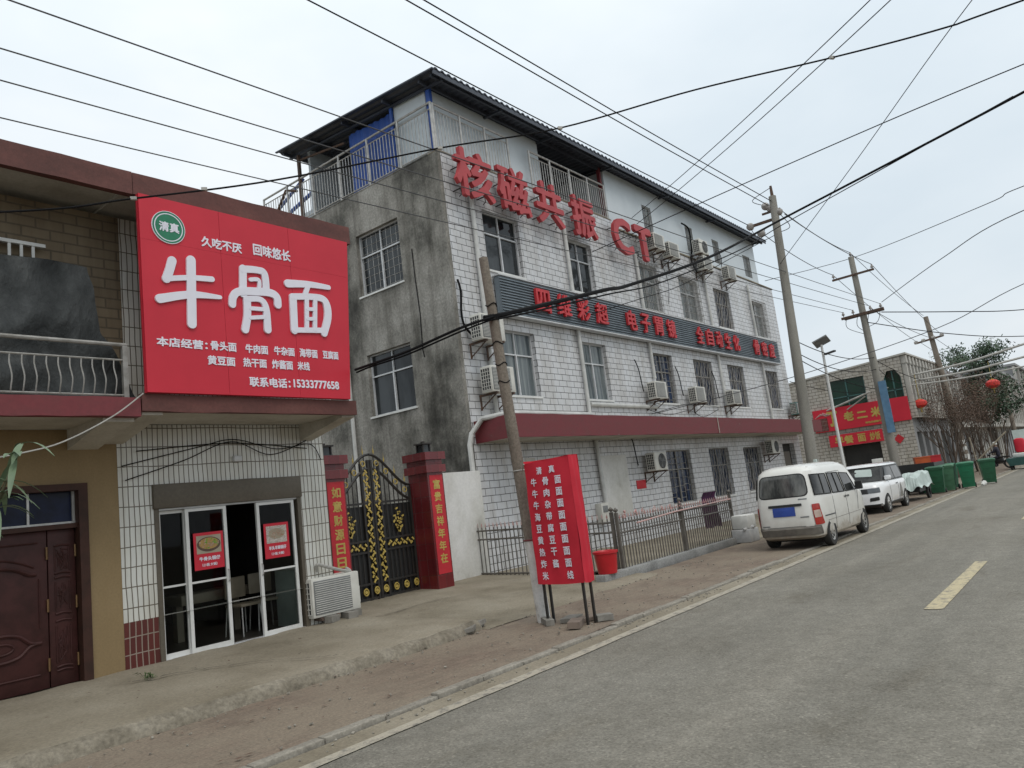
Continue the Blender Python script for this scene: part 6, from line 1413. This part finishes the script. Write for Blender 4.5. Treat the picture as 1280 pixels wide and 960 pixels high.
for i, (x, y, z, s, lab) in enumerate(((42.3, 7.55, 3.95, .32, 'red lantern hanging at the corner of the red restaurant sign'), (58, 5.94, 5.35, .42, 'red lantern hanging before the evergreen tree'))):
    t = thing('red_lantern', lab, 'lantern', (x, y, z), 0, 'red paper lanterns'); MB().lathe([(.05, -.7 * s), (.5 * s, -.62 * s), (.95 * s, -.3 * s), (s, 0), (.95 * s, .3 * s), (.5 * s, .62 * s), (.05, .7 * s)], (0, 0, 0), 16).build('shade', 'lantern', t)
    m = MB(); m.lathe([(.3 * s, -.78 * s), (.3 * s, -.64 * s)], (0, 0, 0), 10); m.lathe([(.3 * s, .64 * s), (.3 * s, .78 * s)], (0, 0, 0), 10); m.tube([(0, 0, .6 * s), (0, 0, 1.5)], .01, 4); m.tube([(0, 0, -.78 * s), (0, 0, -1.4 * s)], .03, 5); m.build('fittings', 'gold', t)
t = thing('wall_ornament', 'small red paper ornament on the tiled pier right of the restaurant door', 'ornament', (41.95, 8.75, 2.2)); MB().rot_box(0, 0, .15, .03, .35, .35, 0, 0, .78).build('paper', 'paper_red', t)
for i, (y, z, m_, lab) in enumerate(((10.9, .55, 'teal_paint', 'blue green parcel stacked in the restaurant doorway'), (10.3, .6, 'plate_blue', 'blue parcel stacked in the restaurant doorway'), (9.95, .9, 'foam', 'white parcel stacked in the restaurant doorway'))):
    b = MB(); b.bbox(41.6, 42.0, y - .25, y + .2, 0.05, z + .6, .02); solo(b, 'parcel', m_, lab, 'parcel')
gbx = thing('green_counter', 'green metal counter left of the restaurant door', 'counter', (41.4, 12.3, .05)); MB().bbox(-.3, .3, -.7, .8, 0, .95, .02).build('body', 'teal_paint', gbx); MB().bbox(-.33, .33, -.73, .83, .952, 1.0, .01).build('top', 'steel', gbx)

# far buildings further along
def far_building(x0, x1, y, h, wall, label, cols, floors=2):
    t = thing('street_house', label, 'house', ((x0 + x1) / 2, y, 0)); W_ = dict(parent=t, world=True)
    hs = []; n = cols; dx = (x1 - x0) / n
    for f in range(floors):
        for i in range(n): hs.append((x0 + dx * i + dx * .25, x0 + dx * i + dx * .75, 3.2 * f + 1.0 if f else .05, 3.2 * f + (2.6 if f else 2.5)))
    m = MB(); holed_wall(m, x0, x1, 0, h, y, hs, .25); m.quad((x0, y, 0), (x0, y + 7, 0), (x0, y + 7, h), (x0, y, h)); m.quad((x1, y, 0), (x1, y + 7, 0), (x1, y + 7, h), (x1, y, h)); m.build('wall', wall, **W_)
    m = MB(); m.box(x0 - .15, x1 + .15, y - .35, y + 7, h + .002, h + .25); m.build('roof', 'far_grey', **W_)
    for a, b, z0, z1 in hs:
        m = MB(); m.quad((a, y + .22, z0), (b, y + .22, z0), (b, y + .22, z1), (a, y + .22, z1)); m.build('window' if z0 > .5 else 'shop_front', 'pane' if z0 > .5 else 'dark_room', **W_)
    m = MB()
    for i in range(n + 1): x = x0 + dx * i; m.box(x - .2, x + .2, y - .22, y - .002, 3.05, h - .1)
    m.box(x0, x1, y - .9, y - .002, 2.75, 3.04); m.build('pilasters', 'far_pale', **W_)
far_building(53.5, 63, 8.4, 6.3, 'far_grey', 'grey two storey house behind the bare trees', 6); far_building(63.6, 79, 8.2, 6.7, 'far_pale', 'pale house with tall white pilasters beyond the evergreen tree', 12); far_building(79.6, 98, 8.2, 8.0, 'far_grey', 'farther grey house at the end of the street row', 10); far_building(98.6, 150, 8.0, 9.6, 'far_grey', 'farthest grey house closing the view down the street', 12)

# ------------------------------------------------------------------ trees
def branch(mb, p, d, L, r, depth, tips, rnd, spread=.6, up=.15, kids=3):
    pts = [p]; n = 5; q = p.copy(); dd = d.copy()
    for i in range(n):
        dd = (dd + Vector((rnd.uniform(-1, 1), rnd.uniform(-1, 1), rnd.uniform(-.6, 1))) * .14 + Vector((0, 0, up * .1))).normalized(); q = q + dd * (L / n); pts.append(q)
    mb.tube(pts, [r * (1 - .6 * i / n) for i in range(n + 1)], 6 if r > .03 else 4)
    if depth == 0: tips += pts[1:]; return
    for k in range(kids):
        i = rnd.randint(2, n); a = Vector((rnd.uniform(-1, 1), rnd.uniform(-1, 1), rnd.uniform(-.3, .8))).normalized()
        branch(mb, pts[i], (dd * (1 - spread) + a * spread).normalized(), L * rnd.uniform(.55, .8), r * .45, depth - 1, tips, rnd, spread, up, kids)
def leaves(mb, c, n, rad, size, rnd, flat=.6):
    for i in range(n):
        v = Vector((rnd.gauss(0, 1), rnd.gauss(0, 1), rnd.gauss(0, flat))) * rad * .5; p = c + v
        a = Vector((rnd.uniform(-1, 1), rnd.uniform(-1, 1), rnd.uniform(-1, 1))).normalized(); b = a.orthogonal().normalized(); s = size * rnd.uniform(.6, 1.3)
        mb.quad(tuple(p - a * s), tuple(p + b * s * .45), tuple(p + a * s), tuple(p - b * s * .45))
def tree(name, label, cat, loc, h, seed, kind, group=None):
    rnd = random.Random(seed); t = thing(name, label, cat, loc, 0, group); tips = []; mb = MB()
    if kind == 'evergreen':
        tr_ = [Vector((0, 0, 0)), Vector((.1, .1, 1.5)), Vector((.1, .3, 3.2)), Vector((0, .4, 5.4)), Vector((0, .3, 8.2))]
        mb.tube(tr_, [.22, .18, .15, .11, .04], 10)
        for i in range(26):
            z = rnd.uniform(.40, 1); k = min(3, int(z * 4)); p = tr_[k].lerp(tr_[k + 1], z * 4 - k); a = rnd.uniform(0, 6.3); branch(mb, p, Vector((math.cos(a), math.sin(a), .4)).normalized(), rnd.uniform(1.2, 2.2), .06, 1, tips, rnd, .5)
        c = MB()
        for p in tips:
            if rnd.random() < .7: leaves(c, p, 34, .66, .12, rnd)
        mb.build('trunk', 'bark', t); c.build('crown', 'leaf_dark', t)
    else:
        for j in range(2):
            branch(mb, Vector((rnd.uniform(-.1, .1), rnd.uniform(-.1, .1), 0)), Vector((rnd.uniform(-.12, .12), rnd.uniform(-.12, .12), 1)).normalized(), h * .62, .05, 3, tips, rnd, .42, .6, 3)
        c = MB()
        for p in tips:
            if rnd.random() < .6: leaves(c, p, 6, .26, .05, rnd, 1)
        mb.build('trunk', 'twig', t); c.build('crown', 'dry_leaf', t)
    return t
tree('evergreen_tree', 'dark evergreen tree with a leaning trunk rising behind the street wires', 'tree', (64, 7.1, 0), 9, 4, 'evergreen')
bt = [tree('bare_tree', 'x', 'tree', (43.2, 7.2, 0), 4.3, s, 'bare', 'bare trees before the restaurant and grey house') for s in (11, 12, 13)]
k = 0
for i, (x, y, s) in enumerate(((43.2, 7.1, 1.0), (44.5, 6.9, .95), (46.0, 7.2, 1.05), (47.6, 7.0, .98), (49.2, 7.3, 1.05), (51.5, 6.9, .95), (53.2, 7.2, 1.1), (55.6, 7.0, 1.05), (58.0, 7.2, 1.15), (60.5, 7.0, 1.0), (64, 7.1, 1.1), (68, 7.2, 1.2))):
    o = bt[i] if i < 3 else copy_tree(bt[i % 3]); o.location = (x, y, .02); o.rotation_euler = (0, 0, 0 if i < 3 else i * 1.3); o.scale = (s, s, s); tag(o, 'leafless brown street tree with a few dry leaves before the restaurant and the grey house')
# long leaved shrub at the near left edge
def shrub():
    rnd = random.Random(3); t = thing('leafy_shrub', 'tall long leaved shrub reaching into view before the brown door', 'shrub', (.95, 4.35, .0)); s = MB(); l = MB()
    for tip, n in (((1.30, 3.96, 2.15), 22), ((1.24, 4.02, 1.93), 20), ((1.05, 4.1, 2.2), 10), ((.9, 4.3, 2.3), 12), ((.8, 4.2, 1.9), 12)):
        P = smooth_path([(0.0, 0.0, 0), ((tip[0] - .95) * .4 - .06, (tip[1] - 4.35) * .4, tip[2] * .55), (tip[0] - .95, tip[1] - 4.35, tip[2])], 8); s.tube(P, [.014 - .0006 * i for i in range(len(P))], 6)
        for i in range(n):
            p = P[-1 - min(len(P) - 2, i // 4)]; a = rnd.uniform(0, 6.3); el = rnd.uniform(-.5, .9); d = Vector((math.cos(a) * math.cos(el), math.sin(a) * math.cos(el), math.sin(el))); L = rnd.uniform(.10, .20); w = rnd.uniform(.011, .018); sd = d.cross(Vector((0, 0, 1))).normalized()
            rows = []
            for k in range(6):
                u = k / 5; c = p + d * (L * u) - Vector((0, 0, .10 * L / .15 * u * u)); ww = w * math.sin(pi * min(.98, u * .9 + .08)) ** .7; rows.append((c - sd * ww, c - Vector((0, 0, .003)), c + sd * ww))
            o = len(l.v)
            for r_ in rows: l.v += [tuple(q) for q in r_]
            for k in range(5):
                for m_ in range(2): l.f.append([o + 3 * k + m_, o + 3 * k + m_ + 1, o + 3 * k + 4 + m_, o + 3 * k + 3 + m_]); l.sm.append(True)
    s.build('stem', 'stem', t); l.build('leaves', 'leaf_grey', t)
shrub()

# ------------------------------------------------------------------ far riders and cart
m = thing('motorcycle', 'dark motorcycle standing across the far end of the pavement', 'motorcycle', (52.0, 5.9, .02), R(80))
for x in (-.55, .55): w = MB(); w.lathe([(.20, -.04), (.27, -.045), (.29, 0), (.27, .045), (.20, .04)], (x, 0, .29), 20, 'Y'); wo = w.build('wheel', 'rubber', m); w = MB(); [w.tube([(x, 0, .29), (x + .2 * math.cos(a * .785), 0, .29 + .2 * math.sin(a * .785))], .008, 4) for a in range(8)]; w.build('spokes', 'steel', wo)
b = MB(); b.bbox(-.3, .28, -.11, .11, .35, .62, .05); b.tube([(.55, .0, .29), (.38, 0, .8), (.34, 0, .98)], .03, 6); b.tube([(-.55, 0, .29), (-.2, 0, .5)], .025, 6); b.build('body', 'black_plastic', m)
b = MB(); b.bbox(-.62, .05, -.12, .12, .64, .73, .03); b.build('seat', 'rubber', m); b = MB(); b.bbox(.05, .35, -.12, .12, .62, .80, .05); b.build('tank', 'foam', m)
b = MB(); b.tube([(.34, -.32, 1.0), (.36, 0, .98), (.34, .32, 1.0)], .016, 6); b.build('handlebar', 'steel', m); b = MB(); b.lathe([(0, -.05), (.08, -.04), (.09, .03), (0, .05)], (.45, 0, .88), 12, 'X'); b.build('headlight', 'headlamp', m)
def figure(label, loc, rz):
    """seated rider grown as one skinned body"""
    J = {'pel': (0, 0, .78), 'sp': (.03, 0, 1.0), 'ch': (.08, 0, 1.2), 'nk': (.10, 0, 1.36), 'hd': (.13, 0, 1.48), 'ht': (.13, 0, 1.56)}
    E = [('pel', 'sp'), ('sp', 'ch'), ('ch', 'nk'), ('nk', 'hd'), ('hd', 'ht')]; Rr = {'pel': .14, 'sp': .13, 'ch': .15, 'nk': .055, 'hd': .095, 'ht': .07}
    for s, n in ((1, 'l'), (-1, 'r')):
        for k, p, r in (('sh', (.09, s * .19, 1.28), .062), ('el', (.2, s * .25, 1.08), .046), ('wr', (.38, s * .26, 1.02), .032), ('hn', (.44, s * .25, 1.02), .038), ('hp', (.06, s * .11, .76), .09), ('kn', (.40, s * .17, .66), .062), ('an', (.22, s * .18, .26), .042), ('ft', (.36, s * .18, .2), .04)): J[k + n] = p; Rr[k + n] = r
        E += [('ch', 'sh' + n), ('sh' + n, 'el' + n), ('el' + n, 'wr' + n), ('wr' + n, 'hn' + n), ('pel', 'hp' + n), ('hp' + n, 'kn' + n), ('kn' + n, 'an' + n), ('an' + n, 'ft' + n)]
    ks = list(J); me = bpy.data.meshes.new('person'); me.from_pydata([J[k] for k in ks], [(ks.index(a), ks.index(b)) for a, b in E], []); o = bpy.data.objects.new('person', me); COL.objects.link(o)
    md = o.modifiers.new('s', 'SKIN'); 
    for i, k in enumerate(ks): me.skin_vertices[0].data[i].radius = (Rr[k],) * 2; me.skin_vertices[0].data[i].use_root = (k == 'pel')
    o.modifiers.new('u', 'SUBSURF').levels = 1
    dg = bpy.context.evaluated_depsgraph_get(); dg.update(); new = bpy.data.meshes.new_from_object(o.evaluated_get(dg)); o.modifiers.clear(); o.data = new; new.materials.append(M['person_dark']); new.materials.append(M['skin'])
    for p in new.polygons:
        if p.center.z > 1.38 or (p.center.x > .40 and p.center.z > .98): p.material_index = 1
        p.use_smooth = True
    o.location = loc; o.rotation_euler = (0, 0, rz); tag(o, label, 'person')
    h = MB(); h.lathe([(.125, 0), (.13, .05), (.11, .12), (.06, .16), (0, .17)], (.12, 0, 1.47), 16); h.build('helmet', 'foam', o); return o
figure('seated person in dark clothing with a white helmet on the far motorcycle', (52.0, 5.78, -.02), R(80))
ct = thing('teal_cart', 'low teal hand cart loaded with a red cover at the far right', 'cart', (49.4, 4.55, 0))
b = MB(); b.add([(-.75, -.5, .22), (.75, -.5, .22), (.75, .5, .22), (-.75, .5, .22), (-.85, -.6, .62), (.85, -.6, .62), (.85, .6, .62), (-.85, .6, .62)], [(0, 3, 2, 1), (0, 1, 5, 4), (1, 2, 6, 5), (2, 3, 7, 6), (3, 0, 4, 7), (4, 5, 6, 7)]); b.build('tub', 'teal_paint', ct)
for x in (-.55, .55):
    for y in (-.45, .45): w = MB(); w.lathe([(0, -.04), (.12, -.04), (.13, 0), (.12, .04), (0, .04)], (x, y, .13), 14, 'Y'); w.build('wheel', 'rubber', ct)
b = MB(); b.bbox(-.5, .45, -.35, .3, .63, .86, .06); solo_ = b; o = b.build('load', 'foam', ct)
b = MB(); b.bbox(49.7, 50.2, 4.25, 4.75, .86, 1.66, .14); solo(b, 'red_cover', 'cloth_red', 'bundled red cover standing on the teal cart', 'cover')
b = MB(); b.rot_box(50.9, 4.35, 1.75, .06, .95, .75, .2, .15); b.tube([(50.9, 4.1, .0), (50.9, 4.1, 2.0)], .03, 6); solo(b, 'display_board', 'tarp_pale', 'pale blue board on a post behind the teal cart', 'board')
solo(MB().tube([(44, 5.84, .8), (44.2, 4.42, 2.05)], .045, 6), 'slanting_pole', 'wood_pale', 'pale wooden pole slanting out above the last green bin', 'pole')
solo(MB().tube([(44.4, 5.9, 0), (44.4, 6.05, 2.0)], .04, 6), 'wooden_stake', 'wood_pale', 'pale upright stake holding the slanting pole', 'stake')
for i, (x, y, lab) in enumerate(((50.6, 6.6, 'parked bicycle leaning among the bare trees'), (55, 6.2, 'parked bicycle beyond the motorcycle'))):
    t = thing('bicycle', lab, 'bicycle', (x, y, .02), R(60 + 20 * i))
    for dx in (-.5, .5): w = MB(); w.tube([(dx + .3 * math.cos(k * pi / 10), 0, .31 + .3 * math.sin(k * pi / 10)) for k in range(21)], .02, 6); w.build('wheel', 'rubber', t)
    b = MB()
    for a_, b_ in (((-.5, 0, .31), (-.15, 0, .72)), ((-.5, 0, .31), (-.05, 0, .3)), ((-.05, 0, .3), (-.18, 0, .82)), ((-.05, 0, .3), (.38, 0, .75)), ((-.16, 0, .7), (.37, 0, .78)), ((.5, 0, .31), (.36, 0, .92))): b.tube([a_, b_], .017, 6)
    b.build('frame', 'steel', t); b = MB(); b.tube([(.3, -.25, .95), (.37, 0, .93), (.3, .25, .95)], .013, 6); b.build('handlebar', 'steel', t); b = MB(); b.bbox(-.3, -.08, -.07, .07, .82, .87, .02); b.build('saddle', 'rubber', t)

# ------------------------------------------------------------------ wires
def wire(name, label, pts, r, mat='cable', group=None, cat='cable', sm=True):
    m = MB(); m.tube(smooth_path(pts, 8) if sm else pts, r, 6); return solo(m, name, mat, label, cat, group)
arm = [(34, 8.25, 7.85), (34, 7.85, 7.85), (34, 7.15, 7.85), (34, 6.75, 7.85)]
lv = [((2.756, 8.34, 7.6), arm[3], 'nearest the road'), ((2.909, 9.292, 7.6), arm[2], 'second from the road'), ((3.118, 9.979, 7.6), arm[1], 'third from the road'), ((3.401, 10.912, 7.6), arm[0], 'farthest from the road')]
for p, q, lab in lv:
    p, q = Vector(p), Vector(q); e = p + (p - q) * .12; wire('power_wire', 'thin power wire running along the shop fronts to the lower crossarm, ' + lab, catenary(e, q, .06, 24), .0095, 'wire_grey', 'four low power wires along the street')
for (p, q, lab) in (((8.323, 7.775, 10.0), (24, 7.45, 10.05), 'lower of two close wires crossing the sky down to the smooth concrete pole'), ((8.544, 7.582, 10.0), (24, 7.3, 10.12), 'upper of two close wires crossing the sky down to the smooth concrete pole'), ((7.125, 8.822, 10.0), (24, 8.18, 9.6), 'wire passing the corner of the sheet roof down to the side insulator')):
    p, q = Vector(p), Vector(q); e = p + (p - q) * .8; wire('power_wire', lab, [e, p, p.lerp(q, .5) - Vector((0, 0, .04)), q], .013, 'cable', 'upper power wires')
for p, q, lab in (((24, 7.1, 9.78), (34, 7.54, 10.35), 'short wire between the round insulators and the tip of the blue plate pole'), ((24, 7.0, 9.6), (33.86, 6.78, 9.58), 'short wire to the roadside arm of the blue plate pole'), ((24, 7.8, 9.2), (33.86, 8.35, 9.55), 'short wire to the house side arm of the blue plate pole'), ((34, 7.54, 10.35), (50, 7.8, 9.5), 'wire from the tip of the blue plate pole to the notice pole'), ((33.86, 6.78, 9.58), (50, 7.1, 8.2), 'roadside wire between the blue plate pole and the notice pole'), ((33.86, 8.35, 9.55), (50, 8.4, 8.0), 'house side wire between the blue plate pole and the notice pole'), ((33.85, 7.2, 7.8), (50, 7.5, 8.0), 'lower wire between the blue plate pole and the notice pole'), ((50, 7.5, 8.1), (75, 6.6, 6.3), 'far wire from the notice pole to the distant pole'), ((50, 8.2, 7.9), (75, 7.4, 6.3), 'far wire on the house side toward the distant pole')):
    wire('power_wire', lab, catenary(p, q, .15, 12), .013, 'wire_grey', 'upper power wires')
# thick trunk cable: off to the right, pole 2, leaning pole, shop sign
wire('trunk_cable', 'thick black cable bundle sloping from the smooth pole down to the thin leaning pole', [(20.0, -8.0, 10.9), (22.0, .27, 9.97), (23.86, 6.887, 9.45), (17.5, 6.95, 7.0), (13.0, 6.9, 5.55), (11.0, 6.40, 4.99), (8.4, 6.32, 4.28), (7.72, 6.42, 4.12)], .034)
wire('trunk_cable', 'second black cable twisting just under the thick bundle between the poles', [(22.1, .5, 10.0), (23.86, 6.8, 9.3), (19.5, 6.9, 7.55), (14.5, 6.95, 5.85), (11.0, 6.36, 4.90), (8.4, 6.28, 4.22), (7.72, 6.42, 4.08)], .014)
wire('black_cable', 'black cable sagging from the smooth pole below the thick bundle', [(23.9, 7.35, 9.0), (24.5, 9.0, 8.9), (22.5, 10.2, 7.9), (20.5, 10.6, 7.3), (17, 10.4, 6.3)], .011)
wire('trunk_cable', 'black cable bundle from the leaning pole to the edge of the red shop sign', [(7.8, 6.33, 4.12), (7.40, 6.6, 3.985), (7.08, 7.3, 3.80), (6.95, 7.95, 3.74), (7.1, 8.46, 3.78)], .02)
wire('trunk_cable', 'second black cable strand from the leaning pole to the shop sign', [(7.8, 6.33, 4.09), (7.42, 6.65, 3.94), (7.12, 7.35, 3.77), (6.99, 7.97, 3.72), (7.12, 8.46, 3.74)], .013)
wire('service_cable', 'black cable crossing the sky over the top of the red shop sign', [(-1.0, 8.4, 4.2), (2.36, 7.617, 4.82), (3.446, 7.298, 5.109), (4.817, 6.803, 5.493), (6.539, 5.82, 6.007), (7.724, 4.794, 6.225), (8.703, 3.325, 6.442), (9.283, 1.828, 6.379), (9.496, 0.679, 6.26), (9.543, -0.072, 6.215), (9.6, -5, 5.8)], .0105)
cab = [o for o in COL.objects if o.name.startswith('service_cable')][0]
for p in ((3.446, 7.298, 5.109), (6.539, 5.82, 6.007), (4.1, 7.08, 5.30), (9.283, 1.828, 6.379), (7.724, 4.794, 6.225)): MB().rot_box(p[0], p[1], p[2], .06, .032, .032, -.6).build('clip', 'pale_cable', cab)
wire('service_wire', 'wire rising from the clinic front below the letters to the upper right', [(18.686, 11.1, 8.6), (24.984 * .5 + 18.686 * .5, 8.5, 9.85), (24.98, 6.0, 11.3), (17.975 + 6, 1.2, 11.2), (23, -6, 11)], .012) if False else wire('service_wire', 'wire rising from the clinic front below the big letters to the upper right', [(18.686, 11.1, 8.60), (18.3, 5.5, 8.85), (17.975, .112, 9.0), (17.8, -6, 9.0)], .012)
for (p, mid, q, lab) in (((21.64, 11.15, 10.37), None, (14.61, 2.281, 10.0), 'left of two wires rising from the letter T across the sky'), ((21.9, 11.15, 10.2), None, (14.926, 2.005, 10.0), 'right of two wires rising from the letter T across the sky')):
    p, q = Vector(p), Vector(q); wire('service_wire', lab, catenary(p, q + (q - p) * .6, .25, 14), .010)
wire('service_wire', 'very thin wire from the smooth pole up to the right edge of the sky', [(23.9, 7.395, 8.02), (20.2, 4.0, 9.0), (16.489, .64, 10.0), (14, -2, 10.6)], .009)
wire('service_wire', 'wire from the end of the clinic past the tip of the blue plate pole', [(33.3, 11.1, 9.99), (33.9, 7.25, 10.08), (28, 2.0, 9.1), (25.0, .8, 8.5), (22, -4, 8)], .013, 'wire_grey')
wire('service_wire', 'wire from the lower crossarm of the blue plate pole to the right edge', [(33.9, 6.69, 7.9), (28, 3.5, 7.75), (23.5, .9, 7.45), (20, -4, 7.0)], .013, 'wire_grey')
wire('service_wire', 'wire from above the red canopy out to the right edge of the sky', [(21.29, 11.1, 3.79), (25.112, 8.0, 4.52), (27.5, 3.95, 5.45), (28.9, 1.5, 6.47), (30, -3, 7.5)], .014, 'wire_grey')
wire('service_wire', 'level dark wire from the lower crossarm toward the right edge', [(33.9, 6.77, 7.49), (37, 4.5, 7.3), (40.0, 2.33, 7.2), (44, -2, 7.2)], .020)
wire('service_wire', 'dark wire drooping from the blue plate pole toward the right edge', [(33.9, 7.36, 7.19), (37, 5.0, 6.45), (40.0, 2.55, 6.04), (44, -2, 5.8)], .018)
for a, b, lab in (((43, 7.95, 5.49), (45, 2.94, 6.21), 'top one of three pale wrapped cable bundles beside the restaurant'), ((43, 7.98, 5.2), (45, 3.06, 5.58), 'middle one of three pale wrapped cable bundles beside the restaurant'), ((42.0, 9.2, 5.02), (45, 3.15, 5.11), 'bottom one of three pale wrapped cable bundles beside the restaurant')):
    a, b = Vector(a), Vector(b); e = b + (b - a) * 1.2; wire('cable_bundle', lab, [a, a.lerp(b, .5) - Vector((0, 0, .12)), b, e + Vector((0, 0, .3))], .062 if 'bottom' not in lab else .045, 'pale_cable', 'pale cable bundles over the road')
for i, (p, q, s) in enumerate((((24.0, 7.5, 5.2), (34, 7.4, 5.2), .35), ((24.0, 7.5, 5.6), (34, 7.4, 5.7), .3), ((24.0, 7.5, 5.0), (42, 8.0, 4.9), .5), ((34, 7.4, 5.3), (42.1, 8, 5.1), .25), ((34, 7.4, 5.6), (50, 7.5, 5.4), .3), ((34.2, 11.1, 5.4), (42, 9.6, 4.9), .2))):
    wire('telecom_cable', 'slack dark telecom cable hanging before the beige tiled restaurant wall', catenary(p, q, s, 14), .014, 'cable', 'slack telecom cables')
